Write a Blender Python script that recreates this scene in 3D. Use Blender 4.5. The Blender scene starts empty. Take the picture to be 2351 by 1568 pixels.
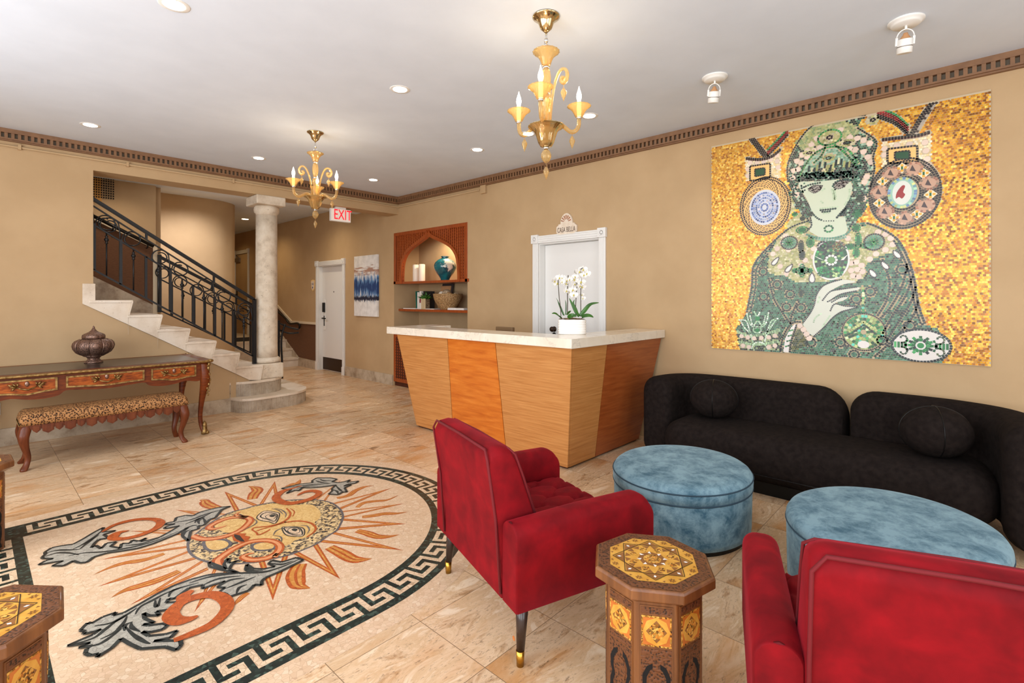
import bpy, bmesh, math, random
import numpy as np
from mathutils import Vector, Matrix
from mathutils.geometry import tessellate_polygon
random.seed(7); rng = np.random.default_rng(7)
PI = math.pi
SC = bpy.context.scene
COL = SC.collection
R = math.radians

# ------------------------------------------------------------------ camera
FPX, YAW, HOR, CXP, EYE = 1153.2, R(47.19), 685.4, 1175.5, 1.42
cam_d = bpy.data.cameras.new('camera'); cam = bpy.data.objects.new('camera', cam_d); COL.objects.link(cam)
cam.location = (0, 0, EYE); cam.rotation_euler = (PI/2, 0, -YAW)
cam_d.sensor_width = 36; cam_d.lens = FPX/2351*36; cam_d.shift_y = -(784-HOR)/2351
cam_d.clip_start = .05; cam_d.clip_end = 100
SC.camera = cam
# measured places: where a sight line meets a level plane or a wall plane
_F = np.array([math.sin(YAW), math.cos(YAW), 0]); _R = np.array([math.cos(YAW), -math.sin(YAW), 0])
def _ray(x, y): return _F+_R*(x-CXP)/FPX-np.array([0, 0, 1.])*(y-HOR)/FPX
def onz(x, y, z=0.): d = _ray(x, y); return Vector(np.array([0, 0, EYE])+d*(z-EYE)/d[2])
def onx(x, y, X): d = _ray(x, y); return Vector(np.array([0, 0, EYE])+d*X/d[0])
def ony(x, y, Y): d = _ray(x, y); return Vector(np.array([0, 0, EYE])+d*Y/d[1])

# ------------------------------------------------------------------ world, exposure, daylight
SC.view_settings.view_transform = 'Standard'; SC.view_settings.look = 'None'
SC.view_settings.exposure = -0.2; SC.view_settings.gamma = 1; SC.view_settings.use_curve_mapping = False
SC.cycles.max_bounces = 8; SC.cycles.diffuse_bounces = 4; SC.cycles.glossy_bounces = 3
SC.cycles.transmission_bounces = 6; SC.cycles.transparent_max_bounces = 8
SC.cycles.sample_clamp_indirect = 6; SC.cycles.caustics_reflective = False; SC.cycles.caustics_refractive = False
W = bpy.data.worlds.new('sky'); SC.world = W; W.use_nodes = True
W.node_tree.nodes['Background'].inputs[0].default_value = (.75, .87, 1, 1); W.node_tree.nodes['Background'].inputs[1].default_value = 1.0
def area(name, loc, rot, sx, sy, power, col=(1, 1, 1), spread=PI):
    d = bpy.data.lights.new(name, 'AREA'); d.shape = 'RECTANGLE'; d.size = sx; d.size_y = sy; d.energy = power; d.color = col; d.spread = spread
    o = bpy.data.objects.new(name, d); COL.objects.link(o); o.location = loc; o.rotation_euler = rot; return o
def spot(name, loc, target, power, col, angle=100, blend=.8, radius=.05):
    d = bpy.data.lights.new(name, 'SPOT'); d.energy = power; d.color = col; d.spot_size = R(angle); d.spot_blend = blend; d.shadow_soft_size = radius
    o = bpy.data.objects.new(name, d); COL.objects.link(o); o.location = loc
    o.rotation_euler = (Vector(target)-Vector(loc)).to_track_quat('-Z', 'Y').to_euler(); return o
def point(name, loc, power, col, radius=.03):
    d = bpy.data.lights.new(name, 'POINT'); d.energy = power; d.color = col; d.shadow_soft_size = radius
    o = bpy.data.objects.new(name, d); COL.objects.link(o); o.location = loc; return o
XL, YN = -1.9, -2.4                       # window wall on the street side, wall behind the camera
DAY = (.90, .95, 1)
WIN_Y = [-.9, 1.6, 4.1]                     # three tall street windows
for wy in WIN_Y: area('window_daylight', (XL+.06, wy, 1.75), (0, -PI/2, 0), 2.2, 1.9, 118, DAY)
for wx, pw in ((.3, 85), (3.0, 36)): area('window_daylight', (wx, YN+.06, 1.75), (PI/2, 0, 0), 1.9, 2.2, pw, DAY)

# ------------------------------------------------------------------ materials
def S(r, g, b):
    f = lambda c: (c/255/12.92) if c/255 <= .04045 else ((c/255+.055)/1.055)**2.4
    return (f(r), f(g), f(b), 1)
def newmat(name):
    m = bpy.data.materials.new(name); m.use_nodes = True
    return m, m.node_tree, m.node_tree.nodes['Principled BSDF']
def simple(name, col, rough=.5, metal=0, coat=0, emit=0, sheen=0, trans=0, ior=1.45, spec=None):
    m, nt, b = newmat(name); b.inputs['Base Color'].default_value = col; b.inputs['Roughness'].default_value = rough
    b.inputs['Metallic'].default_value = metal; b.inputs['Coat Weight'].default_value = coat
    b.inputs['Sheen Weight'].default_value = sheen; b.inputs['Transmission Weight'].default_value = trans; b.inputs['IOR'].default_value = ior
    if spec is not None: b.inputs['Specular IOR Level'].default_value = spec
    if emit: b.inputs['Emission Color'].default_value = col; b.inputs['Emission Strength'].default_value = emit
    return m
def coords(nt, stretch=(1, 1, 1), rot=(0, 0, 0)):
    tc = nt.nodes.new('ShaderNodeTexCoord'); mp = nt.nodes.new('ShaderNodeMapping')
    mp.inputs['Scale'].default_value = stretch; mp.inputs['Rotation'].default_value = rot
    nt.links.new(tc.outputs['Object'], mp.inputs['Vector']); return mp.outputs['Vector']
def noise(nt, vec, scale, detail=5, rough=.55, dist=0):
    n = nt.nodes.new('ShaderNodeTexNoise'); n.inputs['Scale'].default_value = scale; n.inputs['Detail'].default_value = detail
    n.inputs['Roughness'].default_value = rough; n.inputs['Distortion'].default_value = dist
    if vec is not None: nt.links.new(vec, n.inputs['Vector'])
    return n.outputs['Fac']
def ramp(nt, fac, stops, interp='LINEAR'):
    r = nt.nodes.new('ShaderNodeValToRGB'); cr = r.color_ramp; cr.interpolation = interp
    while len(cr.elements) > 1: cr.elements.remove(cr.elements[-1])
    cr.elements[0].position = stops[0][0]; cr.elements[0].color = stops[0][1]
    for p, c in stops[1:]: e = cr.elements.new(p); e.color = c
    nt.links.new(fac, r.inputs['Fac']); return r.outputs['Color']
def mixc(nt, fac, a, b, mode='MIX'):
    n = nt.nodes.new('ShaderNodeMix'); n.data_type = 'RGBA'; n.blend_type = mode
    for s, v in ((n.inputs[0], fac), (n.inputs[6], a), (n.inputs[7], b)):
        if hasattr(v, 'default_value'): nt.links.new(v, s)
        else: s.default_value = v
    return n.outputs[2]
def mth(nt, op, a, b=None):
    n = nt.nodes.new('ShaderNodeMath'); n.operation = op
    for s, v in ((n.inputs[0], a), (n.inputs[1], b)):
        if v is None: continue
        if hasattr(v, 'default_value'): nt.links.new(v, s)
        else: s.default_value = v
    return n.outputs[0]
def addbump(nt, b, fac, strength=.2, dist=.01):
    n = nt.nodes.new('ShaderNodeBump'); n.inputs['Strength'].default_value = strength; n.inputs['Distance'].default_value = dist
    nt.links.new(fac, n.inputs['Height']); nt.links.new(n.outputs['Normal'], b.inputs['Normal'])
def varied(name, c1, c2, scale=6, rough=.5, stretch=(1, 1, 1), lo=.35, hi=.65, detail=6, dist=0, bump=0, bscale=None, bdist=.005,
           metal=0, coat=0, sheen=0, c3=None, rot=(0, 0, 0), spec=None):
    m, nt, b = newmat(name); v = coords(nt, stretch, rot); f = noise(nt, v, scale, detail, .55, dist)
    st = [(lo, c1), (hi, c2)] if c3 is None else [(lo, c1), ((lo+hi)/2, c2), (hi, c3)]
    nt.links.new(ramp(nt, f, st), b.inputs['Base Color'])
    b.inputs['Roughness'].default_value = rough; b.inputs['Metallic'].default_value = metal; b.inputs['Coat Weight'].default_value = coat
    b.inputs['Sheen Weight'].default_value = sheen
    if spec is not None: b.inputs['Specular IOR Level'].default_value = spec
    if sheen: b.inputs['Sheen Roughness'].default_value = .4; b.inputs['Sheen Tint'].default_value = c2
    if bump: addbump(nt, b, noise(nt, v if bscale is None else coords(nt), bscale or scale, 4), bump, bdist)
    return m

M = {}
M['wall'] = varied('wall_paint', S(184, 153, 113), S(191, 160, 120), 2.5, .75, bump=.12, bscale=60, bdist=.002)
M['ceil'] = varied('ceiling_paint', S(219, 228, 240), S(224, 233, 245), 3, .8)
M['cornice'] = varied('cornice_brown', S(121, 86, 58), S(136, 98, 66), 12, .55)
M['slot'] = simple('slot_grey', S(120, 108, 92), .8)
M['wains'] = varied('grasscloth_brown', S(92, 58, 34), S(112, 74, 46), 40, .8, (1, 1, 8), bump=.1, bscale=120, bdist=.002)
M['trimw'] = simple('trim_cream', S(226, 208, 178), .45)
M['white'] = simple('door_white', S(232, 230, 226), .42)
M['whitep'] = simple('white_plastic', S(238, 236, 230), .4)
M['iron'] = simple('wrought_iron', S(22, 20, 20), .4, .2)
M['black'] = simple('black_metal', S(22, 21, 20), .35, .4)
M['chrome'] = simple('chrome', S(220, 220, 222), .12, 1)
M['brass'] = varied('gilt_bronze', S(110, 82, 44), S(176, 142, 88), 40, .42, metal=.85, bump=.3, bscale=120)
M['brassc'] = simple('canopy_brass', S(200, 178, 134), .18, 1)
M['bronzed'] = simple('kick_plate', S(58, 40, 28), .4, .6)
def stone(name, base, dark, light, rough=.45, bump=.3, sc=3, pits=True, holes=55):
    m, nt, b = newmat(name); v = coords(nt)
    f = noise(nt, v, sc, 9, .62); g = noise(nt, v, holes, 5, .6)
    c = ramp(nt, f, [(.3, dark), (.5, base), (.72, light)])
    if pits: c = mixc(nt, ramp(nt, g, [(.28, (1, 1, 1, 1)), (.36, (0, 0, 0, 1))]), c, (dark[0]*.45, dark[1]*.42, dark[2]*.4, 1))
    nt.links.new(c, b.inputs['Base Color']); b.inputs['Roughness'].default_value = rough
    addbump(nt, b, g, bump, .003); return m
M['trav'] = stone('travertine_step', S(222, 205, 184), S(190, 166, 140), S(234, 222, 206), .4, .15, 3, True, 70)
M['travb'] = stone('travertine_base', S(186, 168, 144), S(140, 116, 92), S(206, 190, 168), .45, .15, 5)
M['travd'] = stone('travertine_riser', S(176, 160, 140), S(142, 124, 104), S(198, 184, 164), .5, .2, 6)
M['column'] = stone('cast_stone', S(214, 198, 176), S(186, 168, 146), S(226, 214, 196), .8, .6, 8, True, 38)
def wood(name, c1, c2, c3, axis=2, scale=2, rough=.35, coat=.25, fine=22, spec=None):
    st = [fine, fine, fine]; st[axis] = 1.2
    return varied(name, c1, c3, scale, rough, tuple(st), .3, .7, 7, .6, c3=None, coat=coat, spec=spec) if c2 is None else \
        varied(name, c1, c2, scale, rough, tuple(st), .28, .72, 7, .6, coat=coat, c3=c3, spec=spec)
M['king'] = varied('kingwood', S(92, 38, 8), S(150, 70, 18), 3, .4, (6, 6, 30), .3, .7, 6, .5, coat=.05, spec=.25, c3=S(184, 98, 34), rot=(0, R(40), 0))
M['kingf'] = varied('kingwood_frame', S(78, 30, 8), S(124, 56, 16), 3, .4, (4, 4, 26), .3, .7, 6, .4, coat=.05, spec=.25)
M['deskleather'] = varied('desk_leather', S(44, 36, 33), S(62, 50, 44), 5, .3, coat=.2)
M['mahog'] = wood('bench_mahogany', S(76, 34, 14), S(102, 48, 22), S(116, 60, 30), 2, 2, .42, .08, 14, .3)
M['veneer'] = varied('oak_veneer', S(178, 116, 58), S(194, 132, 72), 3, .38, (1, 1, 26), .3, .7, 6, .4, c3=S(206, 146, 84), coat=.1)
M['veneer_o'] = varied('orange_veneer', S(186, 92, 22), S(204, 112, 34), 3, .34, (1.2, 1.2, 9), .3, .7, 6, .4, c3=S(216, 128, 46), coat=.15)
M['veneer_r'] = varied('cherry_veneer', S(140, 66, 26), S(158, 80, 34), 3, .34, (1, 1, 14), .3, .7, 6, .4, c3=S(172, 94, 44), coat=.15)
M['cherry'] = varied('niche_cherry', S(140, 58, 18), S(164, 78, 28), 4, .35, (10, 10, 2), .3, .7, 6, .4, coat=.2)
M['cherryd'] = varied('niche_cherry_dark', S(64, 24, 8), S(84, 34, 12), 8, .6)
M['marble'] = None
m, nt, b = newmat('white_marble'); v = coords(nt)
f = noise(nt, v, 2.2, 8, .6, 1.6); g = noise(nt, v, 5, 6, .6, .5)
vein = ramp(nt, mth(nt, 'ABSOLUTE', mth(nt, 'SUBTRACT', f, .5)), [(0, (1, 1, 1, 1)), (.014, (0, 0, 0, 1))])
c = ramp(nt, g, [(.35, S(228, 214, 194)), (.65, S(238, 227, 210))])
nt.links.new(mixc(nt, mth(nt, 'MULTIPLY', vein, .28), c, S(150, 138, 126)), b.inputs['Base Color']); b.inputs['Roughness'].default_value = .18; M['marble'] = m
# travertine floor tiles, 0.407 m square, streaked
m, nt, b = newmat('travertine_floor'); tc = nt.nodes.new('ShaderNodeTexCoord'); sx = nt.nodes.new('ShaderNodeSeparateXYZ'); nt.links.new(tc.outputs['Object'], sx.inputs[0])
T = .407
ux = mth(nt, 'DIVIDE', mth(nt, 'SUBTRACT', sx.outputs[0], .94), T); uy = mth(nt, 'DIVIDE', mth(nt, 'SUBTRACT', sx.outputs[1], 1.39), T)
ix = mth(nt, 'FLOOR', ux); iy = mth(nt, 'FLOOR', uy)
cb = nt.nodes.new('ShaderNodeCombineXYZ'); nt.links.new(ix, cb.inputs[0]); nt.links.new(iy, cb.inputs[1])
wn = nt.nodes.new('ShaderNodeTexWhiteNoise'); wn.noise_dimensions = '3D'; nt.links.new(cb.outputs[0], wn.inputs['Vector'])
off = nt.nodes.new('ShaderNodeVectorMath'); off.operation = 'MULTIPLY_ADD'; off.inputs[1].default_value = (17, 17, 17)
nt.links.new(wn.outputs['Color'], off.inputs[0])
mp = nt.nodes.new('ShaderNodeMapping'); mp.inputs['Scale'].default_value = (1.6, 4.6, 1); nt.links.new(tc.outputs['Object'], mp.inputs['Vector']); nt.links.new(mp.outputs['Vector'], off.inputs[2])
f1 = noise(nt, off.outputs[0], 1.9, 12, .68, .8); f2 = noise(nt, off.outputs[0], 22, 8, .75); f3 = noise(nt, off.outputs[0], 1.1, 3, .5, .3)
c = ramp(nt, f1, [(.28, S(120, 84, 54)), (.37, S(184, 144, 104)), (.46, S(222, 190, 154)), (.54, S(208, 172, 132)), (.62, S(232, 206, 174)), (.8, S(238, 218, 192))])
c = mixc(nt, mth(nt, 'MULTIPLY', ramp(nt, f3, [(.52, (0, 0, 0, 1)), (.7, (1, 1, 1, 1))]), .75), c, S(196, 136, 76))
pit = mth(nt, 'MULTIPLY', ramp(nt, f2, [(.36, (1, 1, 1, 1)), (.45, (0, 0, 0, 1))]), ramp(nt, f1, [(.40, (1, 1, 1, 1)), (.62, (.12, .12, .12, 1))]))
c = mixc(nt, mth(nt, 'MULTIPLY', pit, .8), c, S(92, 68, 46))
hv = nt.nodes.new('ShaderNodeHueSaturation'); nt.links.new(c, hv.inputs['Color'])
nt.links.new(mth(nt, 'ADD', mth(nt, 'MULTIPLY', wn.outputs['Value'], .18), .9), hv.inputs['Value'])
def jd(u): return mth(nt, 'ABSOLUTE', mth(nt, 'SUBTRACT', mth(nt, 'FRACT', u), .5))
j = mth(nt, 'GREATER_THAN', mth(nt, 'MAXIMUM', jd(ux), jd(uy)), .5-.0036)
c = mixc(nt, j, hv.outputs['Color'], S(130, 102, 74))
nt.links.new(c, b.inputs['Base Color']); b.inputs['Roughness'].default_value = .33; b.inputs['Specular IOR Level'].default_value = .32
addbump(nt, b, f2, .12, .002); M['floor'] = m
# floor mosaic stones
def tess(name, cols, cell=46, rough=.32, joint=None, jw=.035, rnd=1.0):
    m, nt, b = newmat(name); v = coords(nt)
    vo = nt.nodes.new('ShaderNodeTexVoronoi'); vo.inputs['Scale'].default_value = cell; vo.inputs['Randomness'].default_value = rnd; nt.links.new(v, vo.inputs['Vector'])
    sp = nt.nodes.new('ShaderNodeSeparateColor'); nt.links.new(vo.outputs['Color'], sp.inputs[0])
    n = len(cols); c = ramp(nt, sp.outputs[0], [(i/max(1, n-1), q) for i, q in enumerate(cols)])
    if joint:
        ve = nt.nodes.new('ShaderNodeTexVoronoi'); ve.feature = 'DISTANCE_TO_EDGE'; ve.inputs['Scale'].default_value = cell; ve.inputs['Randomness'].default_value = rnd; nt.links.new(v, ve.inputs['Vector'])
        c = mixc(nt, mth(nt, 'LESS_THAN', ve.outputs['Distance'], jw), c, joint)
    nt.links.new(c, b.inputs['Base Color']); b.inputs['Roughness'].default_value = rough; b.inputs['Specular IOR Level'].default_value = .3; return m
M['mcream'] = tess('mosaic_cream', [S(206, 172, 138), S(220, 188, 156), S(214, 182, 148), S(226, 200, 170)], 48, .42, S(196, 162, 130), .03)
M['mcream2'] = tess('mosaic_cream_key', [S(212, 182, 148), S(226, 198, 166)], 40, .3, S(180, 148, 118), .04)
M['mgreen'] = tess('mosaic_dark_green', [S(20, 26, 24), S(34, 48, 42), S(24, 32, 30), S(66, 84, 74)], 60, .25)
M['morange'] = tess('mosaic_orange', [S(164, 72, 26), S(190, 92, 40), S(176, 80, 32)], 50, .32, S(140, 66, 30), .03)
M['mpeach'] = tess('mosaic_peach', [S(222, 152, 104), S(214, 140, 92)], 50, .32)
M['mgold'] = tess('mosaic_gold_stone', [S(204, 142, 66), S(190, 124, 56), S(214, 158, 86)], 50, .32)
M['mskin'] = tess('mosaic_skin', [S(214, 172, 104), S(226, 190, 126), S(204, 158, 92)], 60, .32, S(190, 146, 86), .03)
M['mgrey'] = tess('mosaic_grey', [S(162, 156, 142), S(176, 170, 156), S(152, 146, 134)], 50, .32, S(128, 122, 112), .03)
M['mline'] = tess('mosaic_line', [S(30, 34, 34), S(48, 54, 52)], 60, .3)
M['mslate'] = tess('mosaic_slate', [S(84, 78, 80), S(104, 98, 98)], 60, .3)
M['mspeck'] = tess('mosaic_speckle', [S(52, 46, 46), S(66, 58, 54), S(216, 182, 124), S(226, 196, 146), S(70, 62, 60), S(222, 186, 130)], 72, .32, None, .03)
M['mlips'] = simple('mosaic_black', S(44, 34, 30), .3)
# upholstery and furniture
def velvet(name, d, l, hi, scale=3, lo=.3, up=.7):
    m = varied(name, d, l, scale, .75, (1, 1, 1), lo, up, 8, .3, sheen=.32, bump=.05, bscale=200, bdist=.001, spec=.15)
    m.node_tree.nodes['Principled BSDF'].inputs['Sheen Tint'].default_value = hi; return m
M['red'] = velvet('red_velvet', S(90, 3, 10), S(134, 8, 19), S(225, 60, 78), 9)
M['redp'] = simple('red_piping', S(102, 6, 16), .8)
M['blue'] = velvet('blue_velvet', S(58, 92, 110), S(126, 156, 168), S(190, 215, 225), 20, .36, .58)
m = M['blue']; 
for n_ in m.node_tree.nodes:
    if n_.type == 'TEX_NOISE' and n_.inputs['Detail'].default_value == 8: n_.inputs['Scale'].default_value = 8; n_.inputs['Detail'].default_value = 12; n_.inputs['Roughness'].default_value = .74
M['blued'] = simple('blue_seam', S(44, 66, 80), .85)
M['boucle'] = varied('black_boucle', S(25, 19, 17), S(36, 29, 26), 30, .95, bump=.5, bscale=260, bdist=.003, sheen=.05, spec=.1)
M['legw'] = simple('walnut_leg', S(48, 32, 25), .35, coat=.2)
M['tip'] = simple('brass_tip', S(190, 145, 60), .3, 1)
m, nt, b = newmat('leopard'); v = coords(nt, (1, 1, 1))
vo = nt.nodes.new('ShaderNodeTexVoronoi'); vo.inputs['Scale'].default_value = 78; nt.links.new(v, vo.inputs['Vector'])
nn = noise(nt, v, 90, 3); d = mth(nt, 'ADD', vo.outputs['Distance'], mth(nt, 'MULTIPLY', mth(nt, 'SUBTRACT', nn, .5), .5))
c = ramp(nt, d, [(.0, S(132, 82, 44)), (.15, S(128, 78, 40)), (.19, S(24, 16, 12)), (.38, S(26, 18, 14)), (.47, S(158, 110, 66)), (.8, S(170, 124, 80))])
nt.links.new(c, b.inputs['Base Color']); b.inputs['Roughness'].default_value = .7; b.inputs['Specular IOR Level'].default_value = .2; M['leopard'] = m
m, nt, b = newmat('pierced_bronze'); v = coords(nt)
vo = nt.nodes.new('ShaderNodeTexVoronoi'); vo.inputs['Scale'].default_value = 80; vo.inputs['Randomness'].default_value = .3; nt.links.new(v, vo.inputs['Vector'])
c = ramp(nt, vo.outputs['Distance'], [(.2, S(26, 18, 16)), (.36, S(104, 78, 66)), (.6, S(136, 104, 88))])
nt.links.new(c, b.inputs['Base Color']); b.inputs['Metallic'].default_value = .6; b.inputs['Roughness'].default_value = .45
addbump(nt, b, vo.outputs['Distance'], .6, .004); M['lantern'] = m
M['lanternm'] = simple('bronze_rib', S(140, 112, 98), .35, .9)
def carved(name, base, dark, scale=70, lo=.18, hi=.34):
    m, nt, b = newmat(name); v = coords(nt)
    vo = nt.nodes.new('ShaderNodeTexVoronoi'); vo.feature = 'SMOOTH_F1'; vo.inputs['Scale'].default_value = scale; nt.links.new(v, vo.inputs['Vector'])
    f = mth(nt, 'ADD', vo.outputs['Distance'], mth(nt, 'MULTIPLY', noise(nt, v, scale*1.3, 3), .35))
    nt.links.new(ramp(nt, f, [(lo+.2, dark), (hi+.26, base)]), b.inputs['Base Color']); b.inputs['Roughness'].default_value = .45
    addbump(nt, b, f, .6, .004); return m
M['oct'] = wood('octagon_walnut', S(88, 50, 24), S(114, 68, 34), S(134, 84, 44), 2, 2, .35, .2, 16)
M['carve'] = carved('carved_walnut', S(104, 60, 32), S(44, 24, 12), 130)
M['hole'] = simple('pierced_dark', S(14, 10, 8), .9)
M['inl_gold'] = varied('inlay_gold', S(196, 136, 44), S(218, 164, 70), 20, .35, coat=.2)
M['inl_org'] = varied('inlay_orange', S(176, 92, 30), S(196, 112, 42), 20, .35, coat=.2)
M['inl_brown'] = varied('inlay_brown', S(122, 74, 30), S(142, 90, 42), 20, .35, coat=.2)
M['inl_dark'] = simple('inlay_dark', S(44, 26, 14), .4)
M['pearl'] = simple('mother_of_pearl', S(236, 230, 222), .2)
M['mos_fine'] = tess('inlay_micro', [S(206, 148, 52), S(60, 32, 14), S(196, 120, 40), S(222, 172, 84), S(80, 44, 18)], 170, .35)
# glass, lamps
def glassy(name, tint, glossc, tr, tl, gl, rough=.08):
    m = bpy.data.materials.new(name); m.use_nodes = True; nt = m.node_tree; nt.nodes.clear(); L = nt.links.new
    out = nt.nodes.new('ShaderNodeOutputMaterial'); t = nt.nodes.new('ShaderNodeBsdfTransparent'); t.inputs[0].default_value = tint
    l = nt.nodes.new('ShaderNodeBsdfTranslucent'); l.inputs[0].default_value = tint; d = nt.nodes.new('ShaderNodeBsdfDiffuse'); d.inputs[0].default_value = tint
    g = nt.nodes.new('ShaderNodeBsdfGlossy'); g.inputs[0].default_value = glossc; g.inputs[1].default_value = rough
    m1 = nt.nodes.new('ShaderNodeMixShader'); m1.inputs[0].default_value = .4; L(l.outputs[0], m1.inputs[1]); L(d.outputs[0], m1.inputs[2])
    m2 = nt.nodes.new('ShaderNodeMixShader'); m2.inputs[0].default_value = tl; L(t.outputs[0], m2.inputs[1]); L(m1.outputs[0], m2.inputs[2])
    fr = nt.nodes.new('ShaderNodeLayerWeight'); fr.inputs[0].default_value = gl
    m3 = nt.nodes.new('ShaderNodeMixShader'); L(fr.outputs['Facing'], m3.inputs[0]); L(m2.outputs[0], m3.inputs[1]); L(g.outputs[0], m3.inputs[2]); L(m3.outputs[0], out.inputs[0]); return m
M['amber'] = glassy('amber_glass', S(255, 232, 182), S(255, 240, 206), 0, .27, .24)
M['amberd'] = glassy('amber_bowl', S(232, 196, 124), S(240, 220, 176), 0, .55, .78, .1)
M['bulb'] = simple('lit_bulb', (1, .83, .6, 1), .5, emit=38)
M['candle_sleeve'] = simple('bulb_sleeve', (1, .92, .78, 1), .4, emit=2.5)
M['lens'] = simple('downlight_lens', (1, .94, .84, 1), .5, emit=16)
M['lensh'] = simple('hall_lens', (1, .86, .62, 1), .5, emit=14)
M['exitface'] = simple('exit_face', S(238, 226, 214), .5, emit=.25)
M['exitred'] = simple('exit_red', S(232, 24, 44), .5, emit=.9)
M['wax'] = simple('candle_wax', S(240, 226, 206), .5)
M['leaf'] = varied('orchid_leaf', S(30, 74, 14), S(58, 112, 26), 12, .35, coat=.2)
M['petal'] = varied('orchid_petal', S(238, 232, 224), S(246, 243, 238), 30, .6)
M['lip'] = simple('orchid_lip', S(196, 182, 72), .5)
M['stem'] = simple('orchid_stem', S(62, 52, 28), .6)
M['moss'] = varied('bark', S(90, 66, 44), S(150, 122, 92), 40, .9, bump=.6, bscale=80)
M['ceramic'] = simple('white_ceramic', S(240, 236, 230), .2, coat=.3)
M['teal'] = varied('raku_teal', S(10, 62, 76), S(24, 112, 120), 7, .2, (1, 1, 1), .35, .62, 5, 1.0, coat=.4)
m = M['teal']; nt = m.node_tree; b = nt.nodes['Principled BSDF']; v = coords(nt); src = b.inputs['Base Color'].links[0].from_socket
dv = nt.nodes.new('ShaderNodeVectorMath'); dv.operation = 'DISTANCE'; dv.inputs[1].default_value = (-.06, -.16, .265); nt.links.new(v, dv.inputs[0])
pf = mth(nt, 'ADD', dv.outputs['Value'], mth(nt, 'MULTIPLY', mth(nt, 'SUBTRACT', noise(nt, v, 14, 6, .65, .8), .5), .34))
nt.links.new(mixc(nt, ramp(nt, pf, [(.075, (1, 1, 1, 1)), (.10, (0, 0, 0, 1))]), src, S(210, 210, 196)), b.inputs['Base Color'])
M['basket'] = tess('shell_basket', [S(206, 168, 116), S(190, 148, 98), S(224, 190, 140)], 90, .6, S(112, 78, 46), .12)
M['wicker'] = varied('woven_ball', S(120, 92, 66), S(196, 172, 140), 40, .8, bump=.6, bscale=70)
M['slate'] = simple('slate_tile', S(62, 54, 52), .6)
M['tile'] = varied('terracotta', S(178, 128, 84), S(196, 146, 100), 10, .7)
M['leatherb'] = varied('brown_leather', S(96, 62, 46), S(112, 76, 58), 6, .5)
M['paper'] = simple('paper', S(236, 232, 226), .7)
M['book_g'] = simple('book_green', S(24, 96, 80), .6); M['book_w'] = simple('book_white', S(226, 220, 212), .6)
M['book_r'] = simple('book_red', S(132, 34, 40), .6); M['book_c'] = simple('book_cream', S(214, 190, 150), .6); M['book_k'] = simple('book_black', S(44, 40, 40), .6)
M['glassc'] = simple('clear_glass', (1, 1, 1, 1), .02, trans=1, ior=1.3)
M['plaster'] = varied('plaque_plaster', S(222, 204, 182), S(238, 224, 206), 20, .8, bump=.3, bscale=60)
M['plasterb'] = simple('plaque_ink', S(92, 70, 56), .8)
M['terra'] = simple('plaque_rust', S(176, 112, 76), .8)
M['plate'] = simple('plaque_gold', S(232, 196, 132), .6); M['plateblue'] = simple('plaque_blue', S(60, 66, 110), .6)
M['mat'] = simple('floor_mat', S(36, 30, 30), .95)
M['grille'] = simple('vent_yellow', S(198, 142, 62), .6)
M['closer'] = simple('grey_metal', S(150, 140, 130), .35, .8)
M['screen'] = simple('monitor_back', S(120, 92, 62), .5)
M['glow'] = None
# abstract canvas: white ground, blue city-like mass, rust band
m, nt, b = newmat('abstract_canvas'); tc = nt.nodes.new('ShaderNodeTexCoord'); sp = nt.nodes.new('ShaderNodeSeparateXYZ'); nt.links.new(tc.outputs['Object'], sp.inputs[0])
v = coords(nt, (1, 5, 5)); v2 = coords(nt, (1, 16, 2.5)); v3 = coords(nt, (1, 2.2, 12))
zz = sp.outputs[2]
blur = mth(nt, 'SUBTRACT', 1.0, mth(nt, 'MULTIPLY', mth(nt, 'ABSOLUTE', mth(nt, 'ADD', zz, .02)), 3.4))
mass = mth(nt, 'ADD', mth(nt, 'MULTIPLY', noise(nt, v2, 2.2, 6), .9), mth(nt, 'MULTIPLY', blur, .42))
c = ramp(nt, noise(nt, v, 2, 6), [(.35, S(214, 210, 206)), (.6, S(234, 230, 226))])
rb = mth(nt, 'ADD', noise(nt, v3, 1.5, 5), mth(nt, 'MULTIPLY', mth(nt, 'SUBTRACT', .12, mth(nt, 'ABSOLUTE', mth(nt, 'SUBTRACT', zz, .26))), 2.0))
c = mixc(nt, ramp(nt, rb, [(.62, (0, 0, 0, 1)), (.74, (1, 1, 1, 1))]), c, S(170, 130, 110))
c = mixc(nt, ramp(nt, mass, [(.56, (0, 0, 0, 1)), (.68, (1, 1, 1, 1))]), c, S(96, 140, 186))
c = mixc(nt, ramp(nt, mass, [(.68, (0, 0, 0, 1)), (.8, (1, 1, 1, 1))]), c, S(24, 56, 108))
low = mth(nt, 'ADD', noise(nt, v2, 3.5, 5), mth(nt, 'MULTIPLY', mth(nt, 'SUBTRACT', .09, mth(nt, 'ABSOLUTE', mth(nt, 'ADD', zz, .22))), 5.0))
c = mixc(nt, ramp(nt, low, [(.72, (0, 0, 0, 1)), (.8, (1, 1, 1, 1))]), c, S(22, 26, 50))
nt.links.new(c, b.inputs['Base Color']); b.inputs['Roughness'].default_value = .7; M['canvas'] = m
# per-piece colour for glass mosaics
def attrmat(name, rough=.25, metal=0., spec=.5):
    m, nt, b = newmat(name); a = nt.nodes.new('ShaderNodeAttribute'); a.attribute_name = 'Col'
    nt.links.new(a.outputs['Color'], b.inputs['Base Color']); b.inputs['Roughness'].default_value = rough; b.inputs['Metallic'].default_value = metal; return m
M['tesserae'] = attrmat('glass_tesserae', .3); M['goldtess'] = attrmat('gold_tesserae', .28, .25)
M['grout'] = simple('grout', S(196, 178, 148), .8)
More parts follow.
